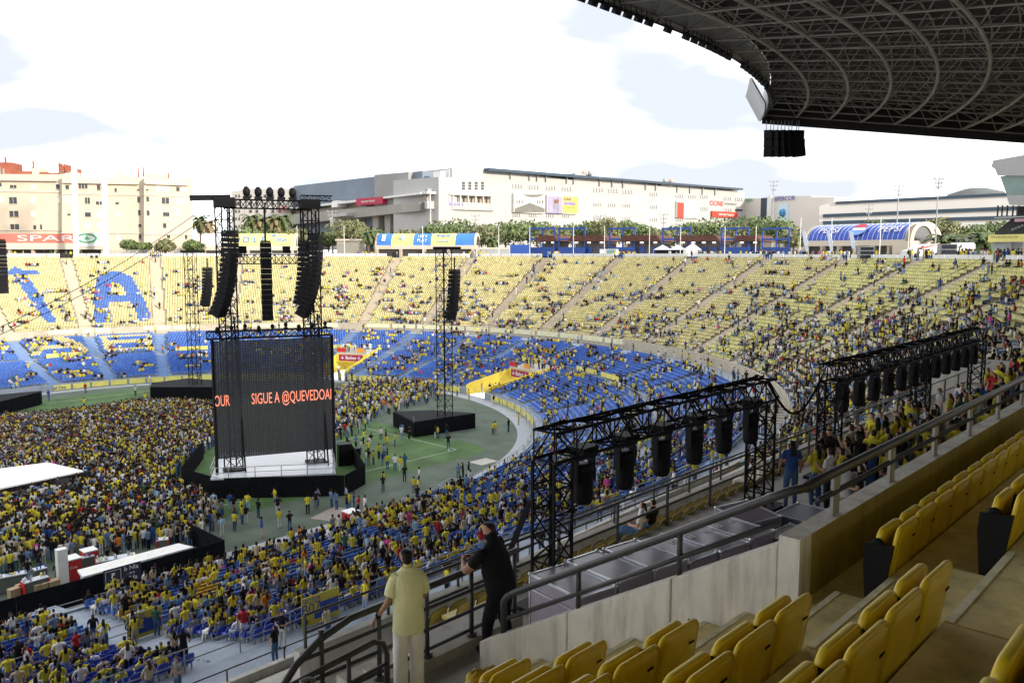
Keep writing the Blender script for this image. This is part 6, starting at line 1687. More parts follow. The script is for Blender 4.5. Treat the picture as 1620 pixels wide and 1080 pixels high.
for (xa, xb, den) in ((20, 100, .9), (100, 130, 1.3), (230, 260, 1), (370, 390, 1), (490, 525, 1.2), (560, 640, .8), (640, 680, .8), (735, 770, 1.6), (858, 885, 2.4), (972, 1003, 2.6), (1080, 1120, 1.6), (1110, 1215, 2.0), (1205, 1240, 3), (1240, 1345, 1.6), (1325, 1350, 3), (1385, 1400, 1), (1435, 1475, 3), (1515, 1620, 3.6), (1000, 1080, .4), (680, 735, .4)):
    p, q = rim_at(xa, 104), rim_at(xb, 104); n = int(np.linalg.norm(q - p) * den * .9)
    for k in range(n):
        x = RNG.uniform(xa, xb); R = 103.1 + RNG.exponential(1.1); person((*rim_at(x, min(R, 107)), 21.81), RNG.uniform(0, 6.28), 'stand', 'street level rim', .3)
for g0, w in GAPS:
    for k in range(16): person((*oval(g0 + RNG.uniform(-w, w) * .9, R0 + RNG.uniform(9.4, 14.5)), 3.86), RNG.uniform(0, 6.28), 'stand', 'terrace over the tunnel', .25)
    for k in range(7): person((*oval(g0 + RNG.uniform(-w, w) * .8, R0 + RNG.uniform(0, 11)), .02), RNG.uniform(0, 6.28), 'stand', 'tunnel mouth', .3)
# queue at the pitch side bar
for k in range(46):
    q = at_h(RNG.uniform(545, 700), 0, 0) if False else None
    f_ = RNG.random(); px = 548 + 130 * f_; py = 868 - 38 * f_ + RNG.uniform(-6, 14); p = at_h(px, py, 1.0)
    d = 102 - p[1] - R0; z = 0.02 if d < 0.8 else C_H + int((d - C_D) / C_T) * C_S
    person((p[0], p[1], z), deg(95) + RNG.normal() * .6, 'stand', 'queue at the pitch side bar', .38)
for (x, y) in ((45, 905), (18, 918), (92, 912), (185, 880), (205, 872), (170, 884), (60, 893)):
    person((*at_h(x, y + 14, 0)[:2], .01), RNG.uniform(0, 6.28), 'stand', 'bars behind the black fence', .1, 1)
# platform below the parapet: standing people, seen close
PLATFORM = [(float(RNG.uniform(19, 45)), float(RNG.uniform(5.2, 8.6)), None) for _ in range(110)] + [(float(RNG.uniform(18.3, 28)), float(RNG.uniform(6.2, 8.6)), None) for _ in range(34)] + [(19.6, 7.6, 2), (18.6, 6.6, 1), (19.2, 6.2, 1), (20.4, 7.0, 3), (20.9, 6.1, 1), (21.6, 8.0, 0), (22.0, 6.6, 8), (22.8, 7.4, 0), (23.6, 7.8, 0), (23.2, 6.2, 2), (24.4, 6.8, 8), (25.0, 7.9, 0), (25.6, 6.0, 1), (26.2, 7.2, 0), (27.0, 6.4, 5), (27.6, 7.8, 2), (28.4, 6.8, 1), (29.0, 5.8, 3), (29.8, 7.4, 8), (30.6, 6.4, 1), (31.4, 7.6, 2), (32.4, 6.6, 4), (33.2, 7.6, 3), (34.2, 6.6, 1), (35.4, 7.4, 3), (36.2, 6.4, 2), (37.2, 7.2, 4), (38.4, 6.6, 2), (39.6, 7.4, 3), (40.8, 6.8, 2), (21.2, 5.2, 1), (22.6, 5.0, 1), (24.0, 5.3, 7), (25.4, 4.9, 1), (27.2, 5.1, 3), (42, 7, 5), (43, 6.5, 2), (44, 7.6, 0)]
for (s, n, top) in PLATFORM:
    person((s + RNG.uniform(-.15, .15), n, 16.61), deg(90) + RNG.normal() * .7, 'stand', 'platform below the parapet', .3, top)
for (s, n, z) in ((15.9, 11.1, 15.92), (16.5, 11.15, 15.92), (22.4, 11.2, 15.92), (23.1, 11.9, 15.52), (24.2, 11.2, 15.92)):
    person((s, n - .45, z), deg(90) + RNG.normal() * .2, 'sit', 'yellow rows below the truss', .1)

# ---- low detail people for the mass, one mesh
def lod(pose):
    V, T, G = [], [], []
    def tube_(pts, n, g, cap=False):
        k = len(V); m_ = len(pts)
        for (c, rx, ry) in pts:
            for i in range(n):
                a = 2 * math.pi * i / n + .4; V.append((c[0] + rx * math.cos(a), c[1] + ry * math.sin(a), c[2])); G.append(g)
        for j in range(m_ - 1):
            for i in range(n):
                a, b = k + j * n + i, k + j * n + (i + 1) % n; T.extend([(a, b, b + n), (a, b + n, a + n)])
        if cap:
            V.append((pts[-1][0][0], pts[-1][0][1], pts[-1][0][2] + .02)); G.append(g); q = len(V) - 1
            for i in range(n): T.append((k + (m_ - 1) * n + i, k + (m_ - 1) * n + (i + 1) % n, q))
    dz = 0 if pose == 'stand' else -0.44
    tube_([((0, 0, .86 + dz), .17, .12), ((0, 0, 1.12 + dz), .155, .105), ((0, .0, 1.38 + dz), .20, .11), ((0, 0, 1.47 + dz), .08, .07)], 6, 0)
    for s in (-1, 1):
        if pose == 'stand':
            tube_([((s * .10, .01, .03), .055, .08), ((s * .10, 0, .48), .065, .07), ((s * .085, 0, .90), .09, .10)], 4, 1)
        else:
            tube_([((s * .11, .44, .03), .055, .08), ((s * .11, .43, .48), .07, .075)], 4, 1)
            k = len(V)
            for (y, z0, z1) in ((-.08, .36, .54), (.48, .39, .54)):
                for (xx, zz) in ((-.085, z0), (.085, z0), (.085, z1), (-.085, z1)): V.append((s * .11 + xx, y, zz)); G.append(1)
            for i in range(4): a, b = k + i, k + (i + 1) % 4; T.extend([(a, b, b + 4), (a, b + 4, a + 4)])
            T.extend([(k + 4, k + 5, k + 6), (k + 4, k + 6, k + 7)])
        tube_([((s * .25, .16, 1.02 + dz), .035, .04), ((s * .255, .02, 1.14 + dz), .045, .05)], 4, 2)
        tube_([((s * .255, .01, 1.13 + dz), .05, .055), ((s * .21, 0, 1.42 + dz), .06, .06)], 4, 0)
    k = len(V); tube_([((0, .02, 1.47 + dz), .055, .06), ((0, .025, 1.56 + dz), .085, .10), ((0, .015, 1.66 + dz), .085, .105), ((0, .005, 1.73 + dz), .05, .06)], 6, 2, True)
    for i in range(k, len(V)):
        x, y, z = V[i]
        if z > 1.64 + dz or (y < .0 and z > 1.5 + dz): G[i] = 3
    return np.array(V), np.array(T), np.array(G)
LODS = {p: lod(p) for p in ('stand', 'sit')}
def crowd_mesh(name, ppl):
    vs, ts, cs = [], [], []; off = 0
    for pose in ('stand', 'sit'):
        sel = [p for p in ppl if p['pose'] == pose]
        if not sel: continue
        V, T, G = LODS[pose]; N = len(sel)
        ang = np.array([p['ang'] for p in sel]) - math.pi / 2; ca, sa = np.cos(ang)[:, None], np.sin(ang)[:, None]
        sc = np.array([p['sc'] for p in sel])[:, None]; pos = np.array([p['pos'] for p in sel])
        wide = RNG.uniform(.92, 1.12, (N, 1)); lean = RNG.normal(0, .05, (N, 1))
        X, Y, Z = V[:, 0][None] * wide * sc, (V[:, 1][None] + lean * V[:, 2][None]) * sc, V[:, 2][None] * sc
        W = np.stack([X * ca - Y * sa + pos[:, 0:1], X * sa + Y * ca + pos[:, 1:2], Z + pos[:, 2:3]], -1)
        pal = np.stack([np.array([np.array(TOPS[p['top']][1]) * p['k'] for p in sel]), np.array([np.array(LEGS[p['legs']][1]) * p['k'] for p in sel]), np.array([SKINS[p['skin']] for p in sel]), np.array([HAIRS[p['hair']][1] for p in sel])], 1)
        cs.append(pal[:, G, :].reshape(-1, 3)); vs.append(W.reshape(-1, 3))
        ts.append((T[None] + (np.arange(N) * len(V))[:, None, None] + off).reshape(-1, 3)); off += N * len(V)
    return big_mesh(name, np.concatenate(vs), np.concatenate(ts), np.concatenate(cs), M_CROWD)

# ---- detailed bodies (one continuous skin each)
def skin_body(name, J, B, sub=1):
    names = list(J); me = bpy.data.meshes.new(name + '_bones')
    me.from_pydata([J[n][0] for n in names], [(names.index(a), names.index(b)) for a, b, _ in B], [])
    ob = bpy.data.objects.new(name + '_bones', me); COL.objects.link(ob)
    md = ob.modifiers.new('skin', 'SKIN'); md.use_smooth_shade = True; md.branch_smoothing = 0.3
    if not me.skin_vertices: me.skin_vertices.new()
    for i, n in enumerate(names):
        r = J[n][1]; me.skin_vertices[0].data[i].radius = r if isinstance(r, tuple) else (r, r)
        me.skin_vertices[0].data[i].use_root = (n == 'pelvis')
    sb = ob.modifiers.new('sub', 'SUBSURF'); sb.levels = sb.render_levels = sub
    bpy.context.view_layer.update()
    out = bpy.data.meshes.new_from_object(ob.evaluated_get(bpy.context.evaluated_depsgraph_get())); out.name = name
    bpy.data.objects.remove(ob)
    segs = [(V3(J[a][0]), V3(J[b][0]), g) for a, b, g in B]; rad = [np.mean([np.mean(J[a][1]), np.mean(J[b][1])]) for a, b, _ in B]
    out.materials.clear()
    for m_ in (M_TOP, M_LEGS, M_SKIN, M_HAIR, M_SHOE): out.materials.append(m_)
    idx = {'top': 0, 'legs': 1, 'skin': 2, 'hair': 3, 'shoe': 4}; hc = V3(J['head'][0])
    n = len(out.polygons); C_ = np.empty(n * 3, np.float32); out.polygons.foreach_get('center', C_); C_ = C_.reshape(-1, 3)
    D = []
    for (a, b, g_), r in zip(segs, rad):
        ab = b - a; t = np.clip((C_ - a) @ ab / max(ab @ ab, 1e-9), 0, 1); D.append(np.linalg.norm(C_ - a - t[:, None] * ab, axis=1) - r)
    best = np.argmin(np.array(D), 0); mi = []
    for k, c in zip(best, C_):
        g_ = segs[k][2]
        if g_ == 'head': g_ = 'hair' if (c[2] > hc[2] + .045 or (c[1] < hc[1] - .015 and c[2] > hc[2] - .07)) else 'skin'
        mi.append(idx[g_])
    out.polygons.foreach_set('material_index', mi); out.polygons.foreach_set('use_smooth', [True] * n)
    return out
def pose_joints(kind, female):
    s = 0.94 if female else 1.0; sh = .165 if female else .195
    J = {'pelvis': ((0, 0, .95), (.15, .11)), 'spine': ((0, .0, 1.14), (.13 if female else .145, .10)), 'chest': ((0, 0, 1.33), (.155 if female else .175, .115)), 'collar': ((0, -.005, 1.45), (.09, .07)), 'neck': ((0, .005, 1.51), (.052, .055)), 'head': ((0, .025, 1.61), (.078, .098)), 'crown': ((0, .015, 1.69), (.07, .085))}
    B = [('pelvis', 'spine', 'top'), ('spine', 'chest', 'top'), ('chest', 'collar', 'top'), ('collar', 'neck', 'skin'), ('neck', 'head', 'head'), ('head', 'crown', 'head')]
    arms = {'a': (((.245, .0, 1.16), (.25, .09, .95), (.245, .14, .84)),) * 2, 'b': (((.26, .03, 1.15), (.12, .24, 1.14), (.03, .27, 1.18)),) * 2,
            'c': (((.26, .02, 1.16), (.20, .22, 1.24), (.13, .28, 1.33)), ((.25, 0, 1.16), (.25, .09, .95), (.245, .13, .84))),
            'd': (((.33, -.05, 1.18), (.20, .03, 1.0), (.15, .06, .98)), ((.25, 0, 1.16), (.23, .16, 1.0), (.18, .22, .98))),
            'up': (((.30, .08, 1.52), (.22, .2, 1.72), (.18, .22, 1.83)), ((.26, .02, 1.16), (.14, .22, 1.16), (.06, .25, 1.2)))}[kind if kind in 'abcd' else ('b' if kind == 'sit' else 'up')]
    for i, sx in enumerate((-1, 1)):
        e, w_, h = arms[i]; n = 'LR'[i]
        J['sho' + n] = ((sx * sh, 0, 1.405), (.062, .06)); J['bic' + n] = ((sx * (sh * .45 + e[0] * .55), e[1] * .5, 1.405 * .45 + e[2] * .55), .055); J['elb' + n] = ((sx * e[0], e[1], e[2]), .042); J['wri' + n] = ((sx * w_[0], w_[1], w_[2]), .030); J['han' + n] = ((sx * h[0], h[1], h[2]), (.038, .028))
        B += [('chest', 'sho' + n, 'top'), ('sho' + n, 'bic' + n, 'top'), ('bic' + n, 'elb' + n, 'skin'), ('elb' + n, 'wri' + n, 'skin'), ('wri' + n, 'han' + n, 'skin')]
        st = .05 * sx if kind == 'd' else 0
        J['hip' + n] = ((sx * .09, 0, .86), (.095, .10)); J['kne' + n] = ((sx * .10, .03 + st, .48), (.062, .066)); J['ank' + n] = ((sx * .105, -.01 + st * 2, .10), (.045, .05)); J['toe' + n] = ((sx * .12, .14 + st * 2, .045), (.042, .035))
        B += [('pelvis', 'hip' + n, 'legs'), ('hip' + n, 'kne' + n, 'legs'), ('kne' + n, 'ank' + n, 'legs'), ('ank' + n, 'toe' + n, 'shoe')]
    if female:
        J['h1'] = ((0, -.075, 1.60), (.075, .04)); J['h2'] = ((0, -.105, 1.46), (.085, .035)); J['h3'] = ((0, -.11, 1.30), (.06, .025)); B += [('head', 'h1', 'hair'), ('h1', 'h2', 'hair'), ('h2', 'h3', 'hair')]
    if kind == 'sit':
        for n in J:
            p, r = J[n]; J[n] = ((p[0], p[1] - (p[2] - .95) * .08, p[2] - .45), r) if not n.startswith(('hip', 'kne', 'ank', 'toe')) else (p, r)
        for i, sx in enumerate((-1, 1)):
            n = 'LR'[i]; J['hip' + n] = ((sx * .10, .05, .50), (.095, .09)); J['kne' + n] = ((sx * .12, .46, .52), (.066, .07)); J['ank' + n] = ((sx * .12, .44, .10), (.045, .05)); J['toe' + n] = ((sx * .13, .58, .045), (.042, .035))
    return J, B
BODIES = {}
for kind in ('a', 'b', 'c', 'd', 'up', 'sit'):
    for fem in (False, True):
        J, B = pose_joints(kind, fem); BODIES[(kind, fem)] = skin_body('person', J, B)

# ---- who is built one by one: the 300 that show largest and are not hidden
dg = bpy.context.evaluated_depsgraph_get(); dg.update()
def seen(p):
    d = Vector(p - EYEPOS); L_ = d.length; d.normalize()
    hit, loc, *_ = SC.ray_cast(dg, Vector(EYEPOS) + d * 0.3, d)
    return (not hit) or (loc - Vector(EYEPOS)).length > L_ - 0.5
for p in PEOPLE:
    h = 1.6 if p['pose'] == 'stand' else 1.15
    x, y, z = proj(p['pos'] + (0, 0, h)); p['px'] = (x, y); p['size'] = F_PX * h / z if z > 1 else 0
    p['vis'] = z > 1 and -10 < x < 1630 and -5 < y < 1085
cand = sorted([p for p in PEOPLE if p['vis']], key=lambda p: -p['size']); chosen = []
for p in cand:
    if len(chosen) >= 300: break
    if seen(p['pos'] + (0, 0, 1.6 if p['pose'] == 'stand' else 1.15)): chosen.append(p)
PCT = Counter(); PG = {}
for p in sorted(chosen, key=lambda q: q['px'][0]):
    kind = 'sit' if p['pose'] == 'sit' else str(RNG.choice(['a', 'b', 'c', 'd', 'up'], p=[.34, .30, .16, .17, .03]))
    o = link('person', BODIES[(kind, not p['male'])])
    o.location = p['pos']; o.rotation_euler = (0, 0, p['ang'] - math.pi / 2); o.scale = (p['sc'] * RNG.uniform(.95, 1.1), p['sc'], p['sc'])
    o['top_tone'] = [float(c * p['k']) for c in TOPS[p['top']][1]]; o['legs_tone'] = [float(c * p['k']) for c in LEGS[p['legs']][1]]
    o['hair_tone'] = list(HAIRS[p['hair']][1]); o['skin_tone'] = list(SKINS[p['skin']]); o['shoe_tone'] = list(((.6, .6, .6), (.02, .02, .02))[int(RNG.random() < .5)])
    p['obj'] = o
    base = 'person in %s top and %s %s %s' % (TOPS[p['top']][0], LEGS[p['legs']][0], 'seated' if p['pose'] == 'sit' else 'standing', {'platform below the parapet': 'on platform below parapet', 'lower blue seats beside us': 'in lower blue seats', 'rear blue seats beside us': 'in rear blue seats', 'queue at the pitch side bar': 'queueing at pitchside bar'}.get(p['zone'], 'at ' + ' '.join(p['zone'].split()[:3])))
    PG.setdefault(base, []).append(o)
for base, lst in PG.items():
    for i, o in enumerate(lst):
        tag(o, base if len(lst) == 1 else base + ', %s from left' % ORD[i], 'person', 'spectators near us')
ids = {id(p) for p in chosen}
rest = [p for p in PEOPLE if id(p) not in ids and proj(p['pos'])[2] > 2]
tag(link('crowd', crowd_mesh('crowd', rest)), 'far mass of spectators in the bowl and on the pitch', 'crowd', kind='stuff')

# ---- seats: the nearest visible ones one by one, the rest as one mass
def shell_seat(mt, rim):
    d = {}
    m = MB(); w, h = .46, .44; pts = []
    for j in range(5):
        v = j / 4; ww = w * (1 - .16 * max(0, v - .55) ** 1.3 / .35); row = []
        for i in range(6):
            u = i / 5 - .5; row.append((u * ww, -.05 - .11 * v + .045 * (2 * u) ** 2, .40 + h * v - (.05 * (2 * abs(u)) ** 3 if j == 4 else 0)))
        pts.append(row)
    m.loft(pts, cap=False, closed=False); m.loft([[(p[0], p[1] - .03, p[2]) for p in r] for r in pts], cap=False, closed=False)
    edge = [r[0] for r in pts] + pts[-1][1:-1] + [r[-1] for r in pts[::-1]]; m2 = MB(); m2.path([(p[0], p[1] - .015, p[2]) for p in edge], .018, 4)
    d['shell_back'] = m.mesh('shell_back', mt, smooth=True); d['back_rim'] = m2.mesh('back_rim', rim)
    m = MB(); m.box((0, .16, .42), (.45, .40, .05)); m.box((0, .34, .40), (.44, .05, .06)); d['seat_pan'] = m.mesh('seat_pan', mt)
    m = MB(); m.bar((-.15, -.02, 0), (-.15, .02, .40), .05); m.bar((.15, -.02, 0), (.15, .02, .40), .05); m.bar((-.17, .01, .36), (.17, .01, .36), .045); d['bracket'] = m.mesh('bracket', GALV)
    return d
SHB = shell_seat(SEATB, mat('seat_rim_pale_blue', (0.16, 0.22, 0.55), 0.5, 0.1, 4)); SHY = shell_seat(mat('seat_yellow_shell', (0.62, 0.36, 0.012), 0.45, 0.1, 5), SEATB); SHO = shell_seat(mat('seat_yellow_faded', (0.50, 0.40, 0.10), 0.5, 0.12, 5), mat('seat_rim_dark', (0.10, 0.08, 0.03), 0.6, 0.1, 4))
def place_seat(d, pos, ang, label, group):
    st = thing('stadium_seat', label, 'seat', pos, group); st.rotation_euler = (0, 0, ang - math.pi / 2)
    for nm, me in d.items(): link(nm, me, st)
for r in range(3):
    for j in range(44):
        s = 10.6 + .53 * j
        place_seat(SHO, (s, 10.62 + .8 * r - .26, 15.9 - .4 * r), deg(90), 'faded yellow seat below the front truss, %s row, %s from left' % (ORD[r], ORD[j]), 'faded yellow seats below the trusses')
near_seats = []
for i, s_ in enumerate(SEATS):
    if s_[3] < deg(10) and s_[4] != 'U':
        z = proj(s_[:3])[2]; near_seats.append((z, i))
near_seats.sort(); one = set(); SL = {}
for z, i in near_seats:
    if len(one) >= 200: break
    x, y, zz, t, tier, r, c = s_ = SEATS[i]
    px = proj((x, y, zz + .7))
    if -5 < px[0] < 1625 and px[1] < 1085 and seen(V3((x, y, zz + .75))): one.add(i); SL.setdefault((tier, r, bool(c[0] > .3)), []).append(i)
for (tier, r, yel), lst in SL.items():
    lst.sort(key=lambda i: proj(SEATS[i][:3])[0])
    for k, i in enumerate(lst):
        x, y, zz, t, *_ = SEATS[i]; o = outward(t)
        place_seat(SHY if yel else SHB, (x, y, zz), math.atan2(-o[1], -o[0]), '%s plastic seat in the %s blue block, %s row, %s from left' % ('yellow' if yel else 'blue', 'rear' if tier == 'B' else 'front', ORD[r], ORD[k]), 'near plastic seats')
keep = [s_ for i, s_ in enumerate(SEATS) if i not in one]
ang = np.array([math.atan2(-outward(s_[3])[1], -outward(s_[3])[0]) - math.pi / 2 for s_ in keep]); ca, sa = np.cos(ang)[:, None], np.sin(ang)[:, None]
pos = np.array([s_[:3] for s_ in keep]); X, Y, Z = SLV[:, 0][None], SLV[:, 1][None], SLV[:, 2][None]
W = np.stack([X * ca - Y * sa + pos[:, 0:1], X * sa + Y * ca + pos[:, 1:2], np.broadcast_to(Z, (len(keep), len(SLV))) + pos[:, 2:3]], -1).reshape(-1, 3)
T = (SLT[None] + (np.arange(len(keep)) * len(SLV))[:, None, None]).reshape(-1, 3)
cols = np.repeat(np.array([s_[6] for s_ in keep]) * RNG.uniform(.85, 1.15, (len(keep), 1)), len(SLV), 0)
tag(link('seat_rows', big_mesh('seat_rows', W, T, cols, M_SEATS)), 'yellow and blue seat rows all round the far bowl', 'seats', kind='stuff')
print('SEATS', len(SEATS), 'PEOPLE', len(PEOPLE), 'chosen', len(chosen))

# ================================================================== THE TWO MEN at the railing, and what lies near them
def hand_chains(J, B, n, wrist, hand, side_x, curl=0.5):
    """palm with four unequal fingers and a thumb leaving its side"""
    w, h = V3(wrist), V3(hand); ax = unit(h - w); sd = unit(np.cross(ax, V3((0, 0, 1)) if abs(ax[2]) < .9 else V3((0, 1, 0)))); dn = np.cross(sd, ax) * (1 if np.cross(sd, ax)[2] < 0 else -1)
    for k, (o, L_) in enumerate(((-.030, .070), (-.010, .080), (.010, .076), (.029, .060))):
        a = h + sd * o + ax * .02; b = a + (ax * math.cos(curl) + dn * math.sin(curl)) * L_ * .55; c = b + (ax * math.cos(curl * 2.2) + dn * math.sin(curl * 2.2)) * L_ * .5
        for nm, p in (('a', a), ('b', b), ('c', c)): J['f%s%d%s' % (n, k, nm)] = (tuple(p), .0088 if nm != 'c' else .007)
        B += [('han' + n, 'f%s%da' % (n, k), 'skin'), ('f%s%da' % (n, k), 'f%s%db' % (n, k), 'skin'), ('f%s%db' % (n, k), 'f%s%dc' % (n, k), 'skin')]
    a = w + ax * .035 + sd * side_x * .035; b = a + (ax + sd * side_x * .8 + dn * .4) * .03; c = b + (ax + sd * side_x * .2 + dn * .5) * .025
    for nm, p in (('a', a), ('b', b), ('c', c)): J['t%s%s' % (n, nm)] = (tuple(p), .010 if nm != 'c' else .008)
    B += [('wri' + n, 't%sa' % n, 'skin'), ('t%sa' % n, 't%sb' % n, 'skin'), ('t%sb' % n, 't%sc' % n, 'skin')]
def face_bits(J, B, hy=0.0):
    h = V3(J['head'][0])
    J['nose'] = (tuple(h + (0, .108, -.012)), .013); B.append(('head', 'nose', 'skin')); J['chin'] = (tuple(h + (0, .065, -.085)), .032); B.append(('head', 'chin', 'skin'))
    for n, sx in (('L', -1), ('R', 1)): J['ear' + n] = (tuple(h + (sx * .085, -.005, -.012)), (.012, .022)); B.append(('head', 'ear' + n, 'skin'))
def hero(name, label, J, B, loc, ang, tones, sc=1.0):
    me = skin_body('person', J, B, 2)
    o = link('person', me); o.location = loc; o.rotation_euler = (0, 0, ang - math.pi / 2); o.scale = (sc, sc, sc)
    for k, v in tones.items(): o[k] = list(v)
    tag(o, label, 'person', 'the two men at the railing'); ORG[o.name] = V3((0, 0, 0)); return o
def loft_cloth(name, rings, material, parent, n=18, wr=0.012, seed=0):
    m = MB(); rr = random.Random(seed); out = []
    for j, (c, ax1, ax2) in enumerate(rings):
        ring = []
        for i in range(n):
            a = 2 * math.pi * i / n; k = 1 + wr / .2 * (math.sin(3 * a + j * .9 + seed) * .5 + math.sin(7 * a - j * 1.3) * .3 + rr.uniform(-.2, .2))
            ring.append(V3(c) + V3(ax1) * math.cos(a) * k + V3(ax2) * math.sin(a) * k)
        out.append(ring)
    m.loft(out, cap=False); o = m.build(name, material, parent, True)
    md = o.modifiers.new('thick', 'SOLIDIFY'); md.thickness = .006; sb = o.modifiers.new('sub', 'SUBSURF'); sb.levels = sb.render_levels = 1
    return o
# man in the pale yellow shirt, seen from behind
J, B = pose_joints('a', False)
J['elbL'] = ((-.28, -.02, 1.13), .045); J['bicL'] = ((-.235, -.01, 1.28), .055); J['wriL'] = ((-.40, .10, .94), .030); J['hanL'] = ((-.44, .14, .88), (.036, .024))
J['elbR'] = ((.27, .07, 1.12), .045); J['wriR'] = ((.16, .27, 1.02), .030); J['hanR'] = ((.11, .31, 1.03), (.036, .024)); J['bicR'] = ((.24, .03, 1.27), .055)
J['head'] = ((-.012, .03, 1.61), (.084, .104)); J['crown'] = ((-.008, .02, 1.69), (.076, .092)); J['neck'] = ((0, .005, 1.51), (.06, .062))
hand_chains(J, B, 'L', J['wriL'][0], J['hanL'][0], 1, .4); hand_chains(J, B, 'R', J['wriR'][0], J['hanR'][0], -1, .9); face_bits(J, B)
SHIRT = mat('pale_yellow_cotton', (0.78, 0.78, 0.46), 0.9, 0.08, 3, bump=0.6, spec=0.1); TROU = mat('white_cotton', (0.84, 0.82, 0.79), 0.9, 0.08, 3, bump=0.6, spec=0.1)
y_man = hero('person', 'man in long pale yellow shirt and white trousers seen from behind at the railing', J, B, (5.93, 7.17, 17.80), deg(62), dict(top_tone=(.60, .60, .24), legs_tone=(.60, .58, .55), skin_tone=(.36, .20, .125), hair_tone=(.012, .008, .006), shoe_tone=(.5, .5, .5)), 1.055)
y_man.scale = (.84, .92, 1.055)
R_ = lambda z, rx, ry, y=0: ((0, y, z), (rx, 0, 0), (0, ry, 0))
loft_cloth('shirt', [R_(.76, .232, .165), R_(.82, .228, .162), R_(.92, .222, .155), R_(1.04, .216, .148), R_(1.16, .218, .146), R_(1.28, .232, .150, -.005), R_(1.36, .238, .138, -.008), R_(1.415, .215, .112, -.01), R_(1.455, .145, .092, -.01), R_(1.485, .092, .082, -.006), R_(1.505, .078, .074, 0)], SHIRT, y_man, 20, .010, 1)
for n, sx in (('L', -1), ('R', 1)):
    a, b = V3(J['sho' + n][0]), V3(J['elb' + n][0]); d = unit(b - a); e1 = unit(np.cross(d, (0, 1, 0))); e2 = np.cross(d, e1)
    loft_cloth('sleeve', [(a - d * .02 - V3((sx * .06, 0, -.005)), e1 * .062, e2 * .075), (a + d * .05 - V3((sx * .01, 0, 0)), e1 * .078, e2 * .082), (a + (b - a) * .45, e1 * .078, e2 * .08), (a + (b - a) * .80, e1 * .080, e2 * .082)], SHIRT, y_man, 14, .008, 3)
    h, k, q = V3(J['hip' + n][0]), V3(J['kne' + n][0]), V3(J['ank' + n][0])
    loft_cloth('trouser_leg', [((sx * .085, 0, .98), (.125, 0, 0), (0, .125, 0)), ((sx * .098, 0, .86), (.118, 0, 0), (0, .13, 0)), ((sx * .112, 0.01, .68), (.108, 0, 0), (0, .118, 0)), ((sx * .115, .02, .48), (.102, 0, 0), (0, .106, 0)), ((sx * .118, .01, .28), (.098, 0, 0), (0, .10, 0)), ((sx * .12, .0, .06), (.10, 0, 0), (0, .105, 0))], TROU, y_man, 16, .014, 5)
m = MB(); w = V3(J['wriL'][0]); m.tube(w - unit(V3(J['hanL'][0]) - w) * .02, w + unit(V3(J['hanL'][0]) - w) * .02, .037, 10); m.build('wrist_watch', SEATK, y_man)
# heavy man in black leaning on the rail, face in profile
J, B = pose_joints('a', False)
J['pelvis'] = ((0, -.06, .93), (.185, .16)); J['spine'] = ((0, 0, 1.12), (.205, .185)); J['chest'] = ((0, .035, 1.32), (.215, .165)); J['collar'] = ((0, .06, 1.46), (.12, .095)); J['neck'] = ((0, .085, 1.53), (.07, .072)); J['head'] = ((0, .12, 1.63), (.085, .104)); J['crown'] = ((0, .11, 1.71), (.075, .09))
for n, sx in (('L', -1), ('R', 1)):
    J['sho' + n] = ((sx * .225, .08, 1.39), (.085, .08)); J['bic' + n] = ((sx * .27, .17, 1.26), .075); J['elb' + n] = ((sx * .27, .30, 1.12), .055); J['wri' + n] = ((sx * .10, .44, 1.16), .036); J['han' + n] = ((sx * .03, .47, 1.20), (.04, .028))
    J['hip' + n] = ((sx * .10, -.06, .84), (.125, .13)); J['kne' + n] = ((sx * .10, .02 - sx * .06, .47), (.085, .09)); J['ank' + n] = ((sx * .07, -.02 - sx * .14, .10), (.05, .055)); J['toe' + n] = ((sx * .09, .12 - sx * .14, .045), (.045, .038))
    hand_chains(J, B, n, J['wri' + n][0], J['han' + n][0], -sx, .8)
face_bits(J, B)
b_man = hero('person', 'heavy man in black polo and black trousers leaning on the railing', J, B, (7.36, 7.10, 17.80), deg(104), dict(top_tone=(.010, .010, .012), legs_tone=(.009, .009, .011), skin_tone=(.36, .19, .13), hair_tone=(.015, .010, .008), shoe_tone=(.02, .02, .02)), 1.03)
BL = mat('black_polo', (0.010, 0.010, 0.012), 0.9, 0.2, 6, spec=0.15)
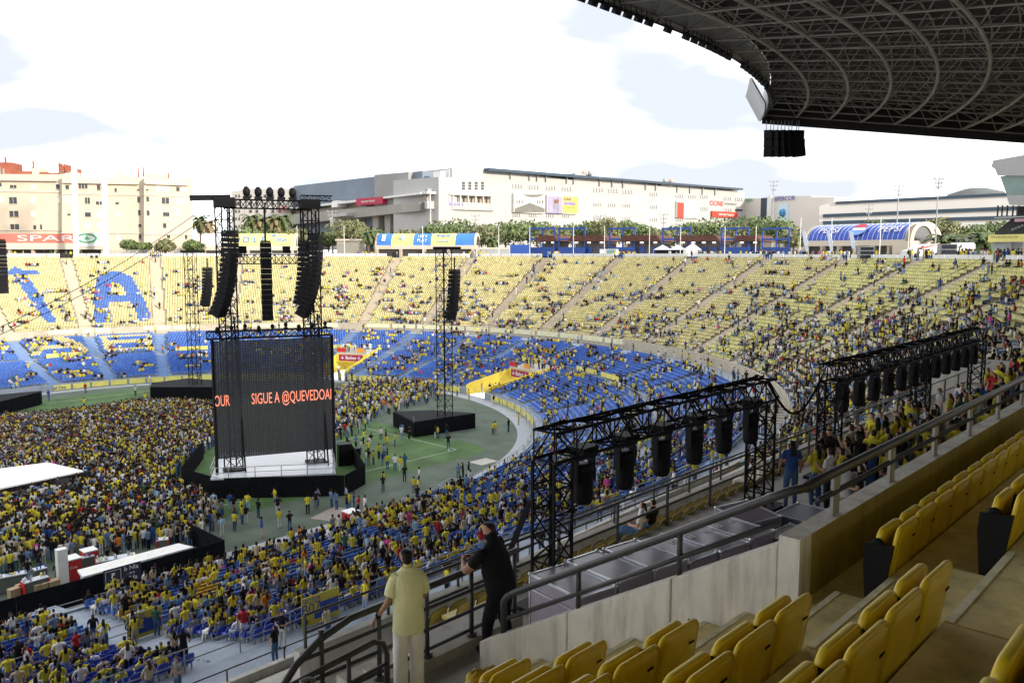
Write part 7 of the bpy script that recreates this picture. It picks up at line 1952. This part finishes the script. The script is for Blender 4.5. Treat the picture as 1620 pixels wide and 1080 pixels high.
loft_cloth('polo_hem', [((0, -.055, .84), (.212, 0, 0), (0, .192, 0)), ((0, -.04, .94), (.214, 0, 0), (0, .196, 0)), ((0, -.015, 1.05), (.222, 0, 0), (0, .205, 0)), ((0, .012, 1.12), (.226, 0, 0), (0, .202, 0)), ((0, .03, 1.18), (.18, 0, 0), (0, .16, 0))], BL, b_man, 18, .006, 2)
m = MB(); m.path([(.07 * math.cos(a), .085 + .075 * math.sin(a), 1.505 + .015 * math.sin(a)) for a in np.linspace(0, 2 * math.pi, 15)], .018, 6); m.build('collar_band', BL, b_man, True)
# man whose head only shows at the lower edge
p = at_Z(485, 1058, 8.2); J, B = pose_joints('a', False); face_bits(J, B)
h3 = hero('person', 'dark haired man with sunglasses pushed up, only his head showing', J, B, (p[0], p[1], p[2] - 1.75), deg(250), dict(top_tone=(.02, .02, .02), legs_tone=(.02, .02, .03), skin_tone=(.32, .17, .11), hair_tone=(.008, .006, .005), shoe_tone=(.02, .02, .02)))
h3['group'] = 'men on the stairs'
m = MB()
for s_ in (-1, 1): m.ell((s_ * .034, .085, 1.665), (.032, .014, .02), 10, 5)
m.bar((-.08, .02, 1.67), (-.06, .08, 1.668), .008); m.bar((.08, .02, 1.67), (.06, .08, 1.668), .008); m.build('sunglasses', SHADE_GLASS, h3, True)
m = MB(); m.box((p[0], p[1], p[2] - 1.85), (1.6, 1.0, 0.2)); m.build('stair_step', CONC_STEP, near)
# bundle of yellow cloth on the lowest seats
p = at_Z(762, 1078, 7.4); m = MB(); rr = np.random.default_rng(4)
for k in range(5):
    c = p + V3((rr.uniform(-.12, .12), rr.uniform(-.1, .1), rr.uniform(-.06, .03))); rings_ = []
    for j in range(8):
        a = math.pi * j / 7 - math.pi / 2; rings_.append([c + V3((.11 * max(math.cos(a), .05) * math.cos(t) * (1 + .25 * math.sin(3 * t + k)), .09 * max(math.cos(a), .05) * math.sin(t), .06 * math.sin(a) * (1 + .3 * math.sin(4 * t + k)))) for t in np.linspace(0, 2 * math.pi, 13)[:-1]])
    m.loft(rings_)
tag(m.build('folded_jersey', mat('jersey_cloth', (0.55, 0.38, 0.05), 0.9, 0.2, 12), None, True), 'crumpled yellow jersey lying at the foot of the side wall', 'clothing')
m = MB(); m.box((p[0], p[1], p[2] - .14), (.5, .4, .08)); m.build('ledge', CONC_STEP, near)
